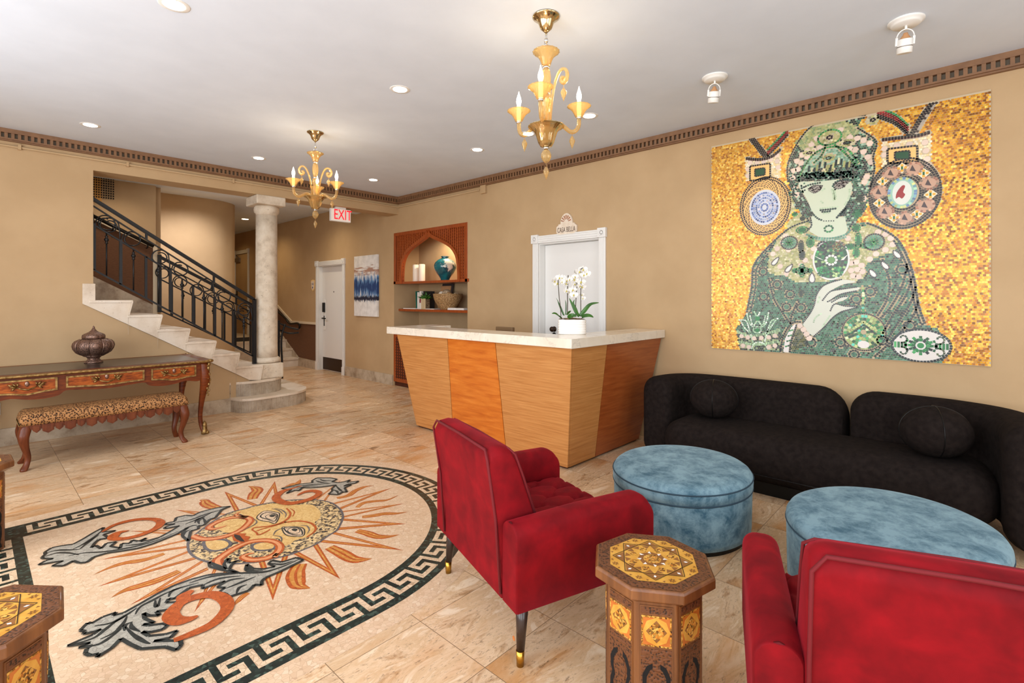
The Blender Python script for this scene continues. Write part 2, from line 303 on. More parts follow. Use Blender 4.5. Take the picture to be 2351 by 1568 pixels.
# ------------------------------------------------------------------ mesh building
def V3(*a): return Vector(a)
class MB:
    def __init__(s): s.v = []; s.f = []; s.sm = []
    def add(s, vs, fs, smooth=False):
        o = len(s.v); s.v += [tuple(p) for p in vs]; s.f += [tuple(i+o for i in f) for f in fs]; s.sm += [smooth]*len(fs); return s
    def box(s, x0, x1, y0, y1, z0, z1):
        vs = [(x, y, z) for z in (z0, z1) for y in (y0, y1) for x in (x0, x1)]
        return s.add(vs, [(0, 2, 3, 1), (4, 5, 7, 6), (0, 1, 5, 4), (2, 6, 7, 3), (0, 4, 6, 2), (1, 3, 7, 5)])
    def hexa(s, bot, top):       # two quads, counter-clockwise seen from above
        return s.add(list(bot)+list(top), [(3, 2, 1, 0), (4, 5, 6, 7)]+[(i, (i+1) % 4, 4+(i+1) % 4, 4+i) for i in range(4)])
    def prism(s, pts, fn, a, b, smooth=False):   # 2-D outline, fn(u,v,w)->xyz, between depths a and b
        n = len(pts); tri = tessellate_polygon([[Vector((p[0], p[1], 0)) for p in pts]])
        ar = sum(pts[i][0]*pts[(i+1) % n][1]-pts[(i+1) % n][0]*pts[i][1] for i in range(n))
        vs = [fn(p[0], p[1], a) for p in pts]+[fn(p[0], p[1], b) for p in pts]
        s.add(vs, [tuple(t) for t in tri]+[tuple(n+i for i in reversed(t)) for t in tri])
        o = len(s.v)-2*n; s.f += [(o+i, o+(i+1) % n, o+n+(i+1) % n, o+n+i) for i in range(n)]; s.sm += [smooth]*n; return s
    def flat(s, pts, fn, w=0):   # a flat polygon
        tri = tessellate_polygon([[Vector((p[0], p[1], 0)) for p in pts]])
        return s.add([fn(p[0], p[1], w) for p in pts], [tuple(t) for t in tri])
    def lathe(s, prof, c=(0, 0, 0), n=32, mod=None, axis=2, smooth=True, arc=2*PI):   # prof: (r, h)
        vs = []; k = len(prof)
        for j in range(n):
            a = arc*j/n
            for i, (r, h) in enumerate(prof):
                q = r*(mod(a, h) if mod else 1); p = [q*math.cos(a), q*math.sin(a), h]
                if axis == 0: p = [h, p[0], p[1]]
                elif axis == 1: p = [p[0], h, p[1]]
                vs.append((p[0]+c[0], p[1]+c[1], p[2]+c[2]))
        fs = [(j*k+i, ((j+1) % n)*k+i, ((j+1) % n)*k+i+1, j*k+i+1) for j in range(n) for i in range(k-1)]
        s.add(vs, fs, smooth); o = len(s.v)-len(vs)
        if prof[0][0] > 1e-6: s.f.append(tuple(o+j*k for j in reversed(range(n)))); s.sm.append(False)
        if prof[-1][0] > 1e-6: s.f.append(tuple(o+j*k+k-1 for j in range(n))); s.sm.append(False)
        return s
    def tube(s, pts, r, n=8, closed=False, up=None, flat=1.0):    # r number or list; flat squashes the section
        pts = [Vector(p) for p in pts]; m = len(pts); vs = []
        rr = r if isinstance(r, (list, tuple)) else [r]*m; prevN = None
        for i, p in enumerate(pts):
            a = pts[(i-1) % m] if (closed or i > 0) else p; b = pts[(i+1) % m] if (closed or i < m-1) else p
            t = (b-a).normalized() if (b-a).length > 1e-9 else Vector((0, 0, 1))
            if prevN is None:
                u = Vector(up) if up else (Vector((0, 0, 1)) if abs(t.z) < .9 else Vector((1, 0, 0)))
                N = (u-t*u.dot(t)).normalized()
            else: N = (prevN-t*prevN.dot(t)); N = N.normalized() if N.length > 1e-6 else prevN
            B = t.cross(N); prevN = N
            for q in range(n):
                a_ = 2*PI*q/n+PI/n; vs.append(p+N*rr[i]*math.cos(a_)+B*rr[i]*flat*math.sin(a_))
        fs = [(i*n+q, i*n+(q+1) % n, ((i+1) % m)*n+(q+1) % n, ((i+1) % m)*n+q) for i in range(m if closed else m-1) for q in range(n)]
        o = len(s.v); s.add(vs, fs, n > 4)
        if not closed: s.f += [tuple(o+q for q in reversed(range(n))), tuple(o+(m-1)*n+q for q in range(n))]; s.sm += [False, False]
        return s
    def bar(s, a, b, w, h=None, up=(0, 0, 1)):       # straight bar of rectangular section
        a = Vector(a); b = Vector(b); h = h or w; t = (b-a).normalized(); u = Vector(up)
        if abs(t.dot(u)) > .98: u = Vector((1, 0, 0))
        N = (u-t*u.dot(t)).normalized(); B = t.cross(N)
        q = lambda p: [p-B*w/2-N*h/2, p+B*w/2-N*h/2, p+B*w/2+N*h/2, p-B*w/2+N*h/2]
        return s.add(q(a)+q(b), [(0, 1, 2, 3), (7, 6, 5, 4)]+[(i, 4+i, 4+(i+1) % 4, (i+1) % 4) for i in range(4)])
    def sphere(s, c, r, n=16, m=10, sc=(1, 1, 1)):
        vs = [(c[0], c[1], c[2]-r*sc[2])]+[(c[0]+r*sc[0]*math.sin(PI*i/m)*math.cos(2*PI*j/n), c[1]+r*sc[1]*math.sin(PI*i/m)*math.sin(2*PI*j/n), c[2]-r*sc[2]*math.cos(PI*i/m)) for i in range(1, m) for j in range(n)]+[(c[0], c[1], c[2]+r*sc[2])]
        fs = [(0, 1+(j+1) % n, 1+j) for j in range(n)]
        fs += [(1+(i-1)*n+j, 1+(i-1)*n+(j+1) % n, 1+i*n+(j+1) % n, 1+i*n+j) for i in range(1, m-1) for j in range(n)]
        L = len(vs)-1; fs += [(L, 1+(m-2)*n+j, 1+(m-2)*n+(j+1) % n) for j in range(n)]
        return s.add(vs, fs, True)
    def loft(s, rings, cap=True, smooth=True, closed=True):
        n = len(rings[0]); o = len(s.v); m = len(rings)
        s.add([p for r in rings for p in r], [(i*n+q, i*n+(q+1) % n, (i+1)*n+(q+1) % n, (i+1)*n+q) for i in range(m-1) for q in range(n if closed else n-1)], smooth)
        if cap: s.f += [tuple(o+q for q in reversed(range(n))), tuple(o+(m-1)*n+q for q in range(n))]; s.sm += [False, False]
        return s
    def grid(s, P, smooth=True):        # P[i][j] points
        m = len(P); n = len(P[0])
        return s.add([p for r in P for p in r], [(i*n+j, i*n+j+1, (i+1)*n+j+1, (i+1)*n+j) for i in range(m-1) for j in range(n-1)], smooth)
def link(name, mb, mat, parent=None, world=False, bevel=0, bseg=2, subsurf=0, cols=None, sharp=None):
    me = bpy.data.meshes.new(name); vs = mb.v
    if parent is not None and world:
        L = parent.location; rz = parent.rotation_euler.z; c, s_ = math.cos(-rz), math.sin(-rz)
        vs = [((x-L.x)*c-(y-L.y)*s_, (x-L.x)*s_+(y-L.y)*c, z-L.z) for x, y, z in vs]
    me.from_pydata(vs, [], mb.f); me.polygons.foreach_set('use_smooth', mb.sm)
    if cols is not None:
        a = me.color_attributes.new('Col', 'FLOAT_COLOR', 'POINT'); a.data.foreach_set('color', np.asarray(cols, np.float32).ravel())
    else:
        bm = bmesh.new(); bm.from_mesh(me); bmesh.ops.recalc_face_normals(bm, faces=bm.faces); bm.to_mesh(me); bm.free()
    if sharp: me.set_sharp_from_angle(angle=R(sharp))
    me.materials.append(M[mat] if isinstance(mat, str) else mat); me.update()
    o = bpy.data.objects.new(name, me); COL.objects.link(o)
    if parent is not None: o.parent = parent
    if bevel: b = o.modifiers.new('bevel', 'BEVEL'); b.width = bevel; b.segments = bseg; b.limit_method = 'ANGLE'; b.angle_limit = R(40)
    if subsurf: b = o.modifiers.new('sub', 'SUBSURF'); b.levels = subsurf; b.render_levels = subsurf
    return o
def tag(o, label, cat, group=None, kind=None):
    o['label'] = label; o['category'] = cat
    if group: o['group'] = group
    if kind: o['kind'] = kind
    return o
def thing(name, label, cat, loc=(0, 0, 0), rz=0, group=None):
    o = bpy.data.objects.new(name, None); COL.objects.link(o); o.location = loc; o.rotation_euler = (0, 0, rz); o.empty_display_size = .1
    return tag(o, label, cat, group)
def struct(name, mb, mat, parent=None, **k):
    o = link(name, mb, mat, parent, **k)
    if parent is None: o['kind'] = 'structure'
    return o
def dup(root, loc, rz=None, label=None):
    r = root.copy(); COL.objects.link(r); r.location = loc
    if rz is not None: r.rotation_euler = (0, 0, rz)
    if label: r['label'] = label
    for ch in list(root.children):
        if ch.type == 'LIGHT': continue
        c = ch.copy(); COL.objects.link(c); c.parent = r
        for g in list(ch.children): d = g.copy(); COL.objects.link(d); d.parent = c
    return r
def crom(pts, n=8, closed=False):       # Catmull-Rom through points (tuples of any size)
    P = [np.array(p, float) for p in pts]; m = len(P); out = []
    for i in range(m if closed else m-1):
        g = lambda k: P[k % m] if closed else P[max(0, min(m-1, k))]
        p0, p1, p2, p3 = g(i-1), g(i), g(i+1), g(i+2)
        for t in np.linspace(0, 1, n, endpoint=False):
            out.append(.5*(2*p1+(p2-p0)*t+(2*p0-5*p1+4*p2-p3)*t*t+(3*p1-p0-3*p2+p3)*t**3))
    if not closed: out.append(P[-1])
    return [tuple(p) for p in out]
def ribbon(pts, w):                       # flat outline (left side then right side back) around a 2-D path
    P = np.array(pts, float); m = len(P); w = np.array(w if hasattr(w, '__len__') else [w]*m, float)
    if len(w) != m: w = np.interp(np.linspace(0, 1, m), np.linspace(0, 1, len(w)), w)
    d = np.gradient(P, axis=0); L = np.hypot(*d.T); L[L == 0] = 1; n = np.c_[-d[:, 1], d[:, 0]]/L[:, None]
    return P+n*w[:, None]/2, P-n*w[:, None]/2
def strip(mb, pts, w, fn, z=0):            # ribbon as quads
    a, b = ribbon(pts, w); m = len(a)
    mb.add([fn(p[0], p[1], z) for p in a]+[fn(p[0], p[1], z) for p in b], [(i, i+1, m+i+1, m+i) for i in range(m-1)])
def rrect(w, d, r, n=5, cx=0, cy=0):       # rounded rectangle outline
    out = []
    for sx, sy, a0 in ((1, 1, 0), (-1, 1, PI/2), (-1, -1, PI), (1, -1, 1.5*PI)):
        for i in range(n+1):
            a = a0+PI/2*i/n; out.append((cx+sx*(w/2-r)+r*math.cos(a), cy+sy*(d/2-r)+r*math.sin(a)))
    return out

# ------------------------------------------------------------------ room shell
XW, YB, ZC, ZB, YB2 = 4.72, 6.88, 3.055, 2.78, 7.18
NY0, NY1, NX, NZ = 5.218, 7.004, 5.22, 2.487
DY0, DY1, DZ = 3.055, 3.925, 2.09          # opening of the white door on the right wall
mb = MB(); mb.box(XL, NX+.1, YN, 15.0, -.1, 0); struct('floor', mb, 'floor')
mb = MB(); mb.box(XL, XW, YN, YB, ZC, ZC+.12); mb.box(-.5, XW, YB2-.02, 8.2, 2.935, 3.1); mb.box(1.0, XW+.02, 8.2, 15.0, 3.1, 3.2); struct('ceiling', mb, 'ceil')
mb = MB(); A = (XW, NX+.12)
mb.box(*A, YN, DY0, 0, ZC); mb.box(*A, DY0, DY1, DZ, ZC); mb.box(*A, DY1, NY0, 0, ZC); mb.box(*A, NY0, NY1, NZ, ZC); mb.box(NX, NX+.12, NY0, NY1, 0, NZ)
HD0, HD1 = 8.66, 9.62                       # hall door opening
mb.box(*A, NY1, HD0, 0, 3.12); mb.box(*A, HD0, HD1, 2.06, 3.12); mb.box(*A, HD1, 15.0, 0, 3.12)
mb.box(XW+.16, XW+.2, DY0, DY1, 0, DZ); mb.box(XW+.16, XW+.2, HD0, HD1, 0, 2.06)
struct('wall_right', mb, 'wall')
# wall under and beside the stair, cut by the sloping stringer
fy = lambda u, v, w: (u, w, v)
mb = MB(); mb.prism([(XL, 0), (2.46, 0), (2.46, .36), (.89, 1.31), (.89, ZC), (XL, ZC)], fy, YB, YB+.12); struct('wall_back', mb, 'wall')
mb = MB(); mb.box(.89, XW, YB, YB2, ZB, ZC); struct('wall_beam', mb, 'wall')
# stairwell: wall beyond the stair, curved hall wall, end wall
mb = MB(); mb.box(-.5, 1.70, 8.1, 8.22, 0, 3.12); mb.box(-.6, -.48, YB, 8.2, 0, 3.1); struct('wall_stair', mb, 'wall'); mb = MB(); mb.box(1.66, 1.78, 8.22, 9.5, 0, 3.12)
cw = crom([(1.78, 9.5), (2.2, 9.5), (2.6, 9.495), (2.9, 9.53), (3.1, 9.645), (3.22, 9.78), (3.27, 10.0), (3.28, 11), (3.28, 15)], 8)
mb.loft([[(x, y, z) for x, y in cw] for z in (0, 3.12)], cap=False, closed=False)
mb.box(3.2, XW+.1, 14.6, 14.72, 0, 3.12); struct('wall_hall', mb, 'wall')
# window wall on the street side and the wall behind the camera
def wallx(mb, x0, x1, y0, y1, holes, z0, z1, top):
    y = y0
    for h0, h1 in holes: mb.box(x0, x1, y, h0, 0, top); mb.box(x0, x1, h0, h1, 0, z0); mb.box(x0, x1, h0, h1, z1, top); y = h1
    mb.box(x0, x1, y, y1, 0, top)
mb = MB(); wallx(mb, XL-.2, XL, YN, YB, [(y-1.0, y+1.0) for y in WIN_Y], .55, 2.85, ZC); struct('wall_left', mb, 'wall')
mb = MB(); y = XL
for h in (.3, 3.0): mb.box(y, h-1, YN-.2, YN, 0, ZC); mb.box(h-1, h+1, YN-.2, YN, 0, .55); mb.box(h-1, h+1, YN-.2, YN, 2.85, ZC); y = h+1
mb.box(y, XW, YN-.2, YN, 0, ZC); struct('wall_front', mb, 'wall')
for i, wy in enumerate(WIN_Y):
    mb = MB(); a, b_ = wy-1.0, wy+1.0
    for q in (a, (a+b_)/2-.025, b_-.05): mb.box(XL-.14, XL-.06, q, q+.05, .55, 2.85)
    for q in (.55, 2.1, 2.8): mb.box(XL-.14, XL-.06, a, b_, q, q+.05)
    fr = struct('window_%d' % (i+1), mb, 'whitep'); g = MB(); g.box(XL-.11, XL-.1, a+.05, b_-.05, .6, 2.8); link('window_glass', g, 'glassc', fr)
for i, wx in enumerate((.3, 3.0)):
    mb = MB(); a, b_ = wx-1.0, wx+1.0
    for q in (a, (a+b_)/2-.025, b_-.05): mb.box(q, q+.05, YN-.14, YN-.06, .55, 2.85)
    for q in (.55, 2.1, 2.8): mb.box(a, b_, YN-.14, YN-.06, q, q+.05)
    fr = struct('window_%d' % (i+4), mb, 'whitep'); g = MB(); g.box(a+.05, b_-.05, YN-.11, YN-.1, .6, 2.8); link('window_glass', g, 'glassc', fr)
# dentil cornice, two runs
def cornice(name, fn, L0, L1, pitch):
    mb = MB(); bx = lambda a, b_, d0, d1, z0, z1: mb.hexa([fn(a, d0, z0), fn(b_, d0, z0), fn(b_, d1, z0), fn(a, d1, z0)], [fn(a, d0, z1), fn(b_, d0, z1), fn(b_, d1, z1), fn(a, d1, z1)])
    bx(L0, L1, 0, .012, 2.945, ZC); bx(L0, L1, 0, .05, 3.014, ZC); bx(L0, L1, 0, .05, 2.952, 2.966); bx(L0, L1, 0, .032, 2.940, 2.952)
    x = L0
    while x < L1-.02: bx(x, min(x+pitch*.5, L1), 0, .046, 2.964, 3.016); x += pitch
    o = struct(name, mb, 'cornice'); s = MB(); mb = s
    q = MB(); mb = q; 
    bx2 = lambda a, b_, d0, d1, z0, z1: q.hexa([fn(a, d0, z0), fn(b_, d0, z0), fn(b_, d1, z0), fn(a, d1, z0)], [fn(a, d0, z1), fn(b_, d0, z1), fn(b_, d1, z1), fn(a, d1, z1)])
    bx2(L0, L1, .012, .014, 2.966, 3.014); link('recess_strip', q, 'slot', o)
cornice('trim_1', lambda l, d, z: (l, YB-d, z), XL, XW, .0462)
cornice('trim_2', lambda l, d, z: (XW-d, l, z), YN, YB-.05, .0462)
# travertine skirting
mb = MB(); mb.box(XL, 2.22, YB-.022, YB, 0, .168); struct('baseboard_back', mb, 'travb')
mb = MB(); mb.box(XW-.022, XW, YN, 2.5, 0, .17); mb.box(XW-.022, XW, 4.05, NY0, 0, .17); mb.box(XW-.022, XW, NY1+.02, 8.56, 0, .17); mb.box(XW-.022, XW, 9.72, 10.5, 0, .17)
mb.prism([(10.5, 0), (11.55, .55), (11.55, .74), (10.5, .19)], lambda u, v, w: (w, u, v), XW-.022, XW); mb.box(XW-.022, XW, 11.5, 13.2, .525, .70); struct('baseboard_right', mb, 'travb')
# hall wainscot with chair rail
mb = MB(); mb.prism([(9.70, .17), (10.5, .19), (11.55, .74), (13.25, .70), (13.25, 1.30), (11.66, 1.28), (10.82, .90), (9.70, .90)], lambda u, v, w: (w, u, v), XW-.006, XW); struct('wall_wainscot', mb, 'wains')
mb = MB()
for a, b_ in (((9.71, .92), (10.83, .92)), ((10.82, .915), (11.66, 1.30)), ((11.65, 1.30), (13.25, 1.30))): mb.bar((XW-.012, *a), (XW-.012, *b_), .03, .045)
struct('trim_3', mb, 'trimw')
# stairwell wainscot, rail and stone skirting on the wall beyond the stair
q = lambda x, y, Y=8.09: (ony(x, y, Y).x, ony(x, y, Y).z)
mb = MB(); w0, w1, w2, w3 = q(205, 497), q(351, 567), q(351, 700), q(205, 630); mb.prism([w0, w1, w2, w3], fy, 8.09, 8.1); struct('wall_wainscot', mb, 'wains')
mb = MB(); mb.prism([w3, w2, (w2[0]+.05, w2[1]-.02), (w2[0]+.05, .9), (w3[0], .9)], fy, 8.085, 8.1); struct('baseboard_stair', mb, 'travb')
mb = MB(); mb.bar((w0[0], 8.085, w0[1]+.01), (w1[0], 8.085, w1[1]+.01), .02, .05); mb.box(w1[0], w1[0]+.05, 8.08, 8.1, .9, w1[1]+.03); struct('trim_4', mb, 'trimw')
mb = MB(); a = q(205, 492, 8.04); b_ = q(352, 566, 8.04); mb.tube([(a[0], 8.02, a[1]), (b_[0], 8.02, b_[1])], .022, 10)
for t in (.35, .9): x, z = a[0]+(b_[0]-a[0])*t, a[1]+(b_[1]-a[1])*t; mb.tube([(x, 8.02, z), (x, 8.02, z-.05), (x, 8.09, z-.06)], .008, 6)
tag(link('stair_handrail', mb, 'black'), 'black wall handrail on the brown panelled wall beyond the stair', 'handrail')
# pipe runs painted with the walls, small box at the end
mb = MB(); mb.tube([(XL, YB-.014, 2.895), (4.60, YB-.014, 2.895), (4.69, YB-.03, 2.895), (XW-.014, YB-.12, 2.895), (XW-.014, 4.95, 2.895)], .011, 8)
for x in (.33, 1.18, 2.25, 3.3): mb.box(x-.012, x+.012, YB-.03, YB, 2.872, 2.92)
tag(link('conduit', mb, 'wall'), 'thin painted pipe running along both walls under the dentil moulding', 'pipe')
mb = MB(); mb.box(XW-.035, XW, 4.83, 4.93, 2.835, 2.945); tag(link('junction_box', mb, 'wall', bevel=.004), 'small square painted box on the right wall where the pipe ends', 'wall box')
# ------------------------------------------------------------------ doors
def door(name, x, y0, y1, top, label, z0=0, leafback=.09, lock=None, cat='door'):
    d = thing(name, label, cat, (x, (y0+y1)/2, z0)); d['kind'] = 'structure'; h = top-z0; w = (y1-y0)/2; cs = .085
    f = MB()
    for s in (-1, 1):
        a, b_ = sorted((s*w, s*(w+cs))); f.box(-.022, 0, a, b_, .14, h); f.box(-.032, 0, a-.004, b_+.004, 0, .15)
        f.box(-.028, -.022, a+.02, a+.03, .15, h); f.box(-.028, -.022, b_-.03, b_-.02, .15, h)
        a, b_ = sorted((s*(w-.008), s*(w+cs+.012))); f.box(-.04, 0, a, b_, h, h+.105)
        f.lathe([(0, -.046), (.012, -.046), (.014, -.04), (.024, -.04), (.026, -.046), (.034, -.046), (.036, -.04)], (0, (a+b_)/2, h+.052), 20, axis=0)
    f.box(-.024, 0, -w, w, h, h+.09)
    for q in (.02, .045, .07): f.box(-.03, -.024, -w, w, h+q, h+q+.008)
    f.box(0, .155, -w+.0005, -w+.014, 0, h-.0005); f.box(0, .155, w-.014, w-.0005, 0, h-.0005); f.box(0, .155, -w+.014, w-.014, h-.014, h-.0005)
    link('frame', f, 'white', d, bevel=.003)
    l = MB(); l.box(leafback, leafback+.045, -w+.016, w-.016, .006, h-.016); leaf = link('door_leaf', l, 'white', d, bevel=.004)
    return d, leaf, leafback, w, h
d1, leaf, lb, w, h = door('door_1', XW, DY0, DY1, DZ, 'white door with fluted frame behind the reception counter, below the plaster sign', leafback=.10)
k = MB(); k.lathe([(.001, -.07), (.02, -.068), (.031, -.055), (.033, -.045), (.026, -.03), (.013, -.022), (.012, -.008), (.032, -.006), (.033, 0)], (lb, w-.16, 1.05), 24, axis=0)
link('door_knob', k, 'bronzed', d1)
k = MB(); k.lathe([(.022, -.012), (.024, 0)], (lb, w-.16, .985), 20, axis=0); k.prism([(-.012, -.03), (.012, -.03), (0, .012)], lambda u, v, q: (q, w-.16+u, .96+v), lb-.01, lb); link('keyhole_plate', k, 'black', d1)
d2, leaf, lb, w, h = door('door_2', XW, HD0, HD1, 2.06, 'white hotel room door with keycard lock and brown kick plate left of the canvas', leafback=.07)
k = MB(); k.box(lb-.006, lb, -w+.05, w-.05, .02, .26); link('kick_plate', k, 'bronzed', d2, label if False else False) if False else link('kick_plate', k, 'bronzed', d2)
k = MB(); k.box(lb-.012, lb, w-.155, w-.085, .80, 1.40); link('lock_plate', k, 'whitep', d2, bevel=.004)
k = MB(); k.box(lb-.04, lb-.01, w-.16, w-.08, 1.15, 1.34); link('card_reader', k, 'black', d2, bevel=.008)
k = MB(); k.tube([(lb-.06, w-.12, 1.03), (lb-.06, w-.26, 1.03)], .012, 8); k.tube([(lb, w-.12, 1.03), (lb-.06, w-.12, 1.03)], .016, 8); k.box(lb-.02, lb-.008, w-.132, w-.108, .88, 1.08); k.tube([(lb-.03, w-.07, 1.03), (lb-.03, w-.13, 1.03)], .014, 8); link('lever_handle', k, 'black', d2)
k = MB(); k.lathe([(.012, -.004), (.013, 0)], (lb, 0, 1.55), 14, axis=0); link('peephole', k, 'black', d2)
d3, leaf, lb, w, h = door('door_3', XW, 13.35, 14.2, 2.56, 'cream door at the far end of the hall beyond the stone column', z0=.525, leafback=.02)
k = MB(); k.box(lb-.006, lb, -w+.04, w-.04, .02, .24); link('kick_plate', k, 'bronzed', d3)
k = MB(); k.box(lb-.06, lb, w-.34, w-.03, h-.2, h-.1); k.bar((lb-.06, w-.3, h-.1), (lb-.02, w-.05, h-.03), .02); link('door_closer', k, 'closer', d3)
k = MB(); k.box(lb-.03, lb, w-.13, w-.06, .95, 1.15); k.tube([(lb-.06, w-.1, 1.0), (lb-.06, w-.22, 1.0)], .012, 8); link('lever_handle', k, 'black', d3)
k = MB(); k.lathe([(.012, -.004), (.013, 0)], (lb, 0, 1.5), 12, axis=0); link('peephole', k, 'black', d3)

# text helper: letters as meshes
def letters(name, txt, size, mat, parent, loc, fwd, right=None, depth=.003, stretch=1.0):
    cu = bpy.data.curves.new('t', 'FONT'); cu.body = txt; cu.size = size; cu.extrude = depth; cu.align_x = 'CENTER'; cu.align_y = 'CENTER'
    o = bpy.data.objects.new('t', cu); COL.objects.link(o); dg = bpy.context.evaluated_depsgraph_get(); dg.update()
    me = bpy.data.meshes.new_from_object(o.evaluated_get(dg)); bpy.data.objects.remove(o)
    f = Vector(fwd).normalized(); up = Vector((0, 0, 1)); rt = up.cross(f)
    for v in me.vertices: p = Vector(loc)+rt*v.co.x+up*v.co.y*stretch+f*v.co.z; v.co = p
    me.materials.clear(); me.materials.append(M[mat]); ob = bpy.data.objects.new(name, me); COL.objects.link(ob)
    if parent is not None: ob.parent = parent
    return ob
# ------------------------------------------------------------------ stair
RISE = [.175, .36, .557, .734, .904, 1.066, 1.237, 1.402, 1.577, 1.752, 1.927, 2.10]
NOSE = [3.24, 2.95, 2.607, 2.328, 2.06, 1.78, 1.503, 1.229, .905, .62, .34, .06]
st = thing('staircase', 'travertine staircase with zigzag side climbing left behind the stone column', 'staircase', (2.0, 7.4, 0))
def arcstep(xr, yf, r, zb, zt, name, mat):        # rounded lowest steps, curved around the column
    pts = [(2.215, YB-.002)]
    pts += crom([(2.215, YB-.002), (2.29, yf+.06), (2.45, yf), (xr-r, yf+.02)], 6)[1:]
    pts += [(xr-r+r*math.sin(a), yf+.02+r*(1-math.cos(a))) for a in np.linspace(0, PI/2, 12)[1:]]
    pts += [(xr+.04, 8.05), (2.0, 8.05), (2.0, YB+.13), (2.215, YB+.13)]
    m_ = MB(); m_.prism(pts, lambda u, v, w_: (u, v, w_), zb, zt-.028); s = link('step', m_, mat, st, world=True)
    cx, cy = np.mean(np.array(pts), axis=0)
    t = MB(); pp = [(u+(.012 if u > 2.3 else 0), v-(.012 if v < YB-.01 else 0)) for u, v in pts]; t.prism(pp, lambda u, v, w_: (u-st.location.x, v-st.location.y, w_), zt-.028, zt)
    q = link('tread', t, 'trav', s, bevel=.006); 
    j = MB()
    for i in range(3, len(pts)-4):
        u, v = pts[i]; n = Vector((pts[i+1][1]-pts[i-1][1], -(pts[i+1][0]-pts[i-1][0]))).normalized()
        j.box(u+n.x*.0015-.0015-st.location.x, u+n.x*.0015+.0015-st.location.x, v+n.y*.0015-.0015-st.location.y, v+n.y*.0015+.0015-st.location.y, zb, zt-.03)
    link('joint', j, 'travb', s)
arcstep(3.24, 6.622, .46, 0, RISE[0], 'step', 'travd')
arcstep(2.93, 6.82, .30, RISE[0], RISE[1], 'step', 'travd')
for i in range(2, 9):
    x1 = NOSE[i]; x0 = NOSE[i+1]-.04 if i < 11 else -.45; zt = RISE[i]; zb = RISE[i-1]-.02
    y0 = YB+.125
    m_ = MB(); m_.hexa([(x0-.3, y0, zb), (x1-.045, y0, zb), (x1-.045, 8.06, zb), (x0-.3, 8.06, zb)], [(x0-.3, y0, zt-.03), (x1-.018, y0, zt-.03), (x1-.018, 8.06, zt-.03), (x0-.3, 8.06, zt-.03)])
    s = link('step', m_, 'trav', st, world=True)
    t = MB(); t.box(x0-.01-2.0, x1-2.0, (YB-.03 if i < 8 else YB+.125)-7.4, 8.06-7.4, zt-.03, zt); link('tread', t, 'trav', s, bevel=.005)
# zigzag face of the stair
zz = [(.801, 1.365), (.801, 1.577), (.905, 1.577), (.905, 1.402)]
for i in range(7, 1, -1): zz += [(NOSE[i]-.012, RISE[i]-.003), (NOSE[i]-.042, RISE[i-1]-.003)]
zz[3:5] = [(.906, 1.399), (1.217, 1.399)]
zz += [(2.56, .36), (2.443, .372)]
m_ = MB(); m_.prism(zz, fy, YB-.022, YB+.124); stg = link('stringer', m_, 'trav', st, world=True, bevel=.003)
j = MB()
for i in range(7, 2, -1): x = NOSE[i]-.045; j.box(x-2.0, x+.002-2.0, YB-.0235-7.4, YB-.02-7.4, RISE[i-1]-.215-.0, RISE[i-1])
link('joint', j, 'travb', stg)
m_ = MB(); 
for i in range(7, 1, -1): 
    m_.bar((NOSE[i]-.006, YB-.026, RISE[i]-.012), (NOSE[i]-.04, YB-.026, RISE[i-1]+.002), .014, .018, up=(0, 1, 0))
link('edge_strip', m_, 'trav', st, world=True)

# ------------------------------------------------------------------ column
cX, cY = 2.735, 7.07
col = thing('stone_column', 'round cast stone column with square capital standing on the stair plinth', 'column', (cX, cY, RISE[1]))
m_ = MB(); m_.box(2.545, 2.885, 6.875, 7.27, RISE[1], .558); link('plinth', m_, 'column', col, world=True, bevel=.018, bseg=3)
m_ = MB(); b0 = .558
m_.lathe([(.135, b0), (.165, b0+.004), (.176, b0+.025), (.172, b0+.05), (.155, b0+.066), (.145, b0+.075)], (cX, cY, 0), 40); link('base_ring', m_, 'column', col, world=True)
m_ = MB(); m_.lathe([(.14, b0+.06), (.137, b0+.2), (.136, 1.3), (.133, 2.1), (.132, 2.55)], (cX, cY, 0), 40); link('shaft', m_, 'column', col, world=True)
m_ = MB(); m_.lathe([(.132, 2.54), (.135, 2.56), (.152, 2.575), (.158, 2.61), (.152, 2.645), (.14, 2.665)], (cX, cY, 0), 40); link('capital_ring', m_, 'column', col, world=True)
m_ = MB(); m_.box(2.53, 2.905, 6.855, 7.24, 2.66, 2.779); link('capital_slab', m_, 'column', col, world=True, bevel=.014, bseg=3)

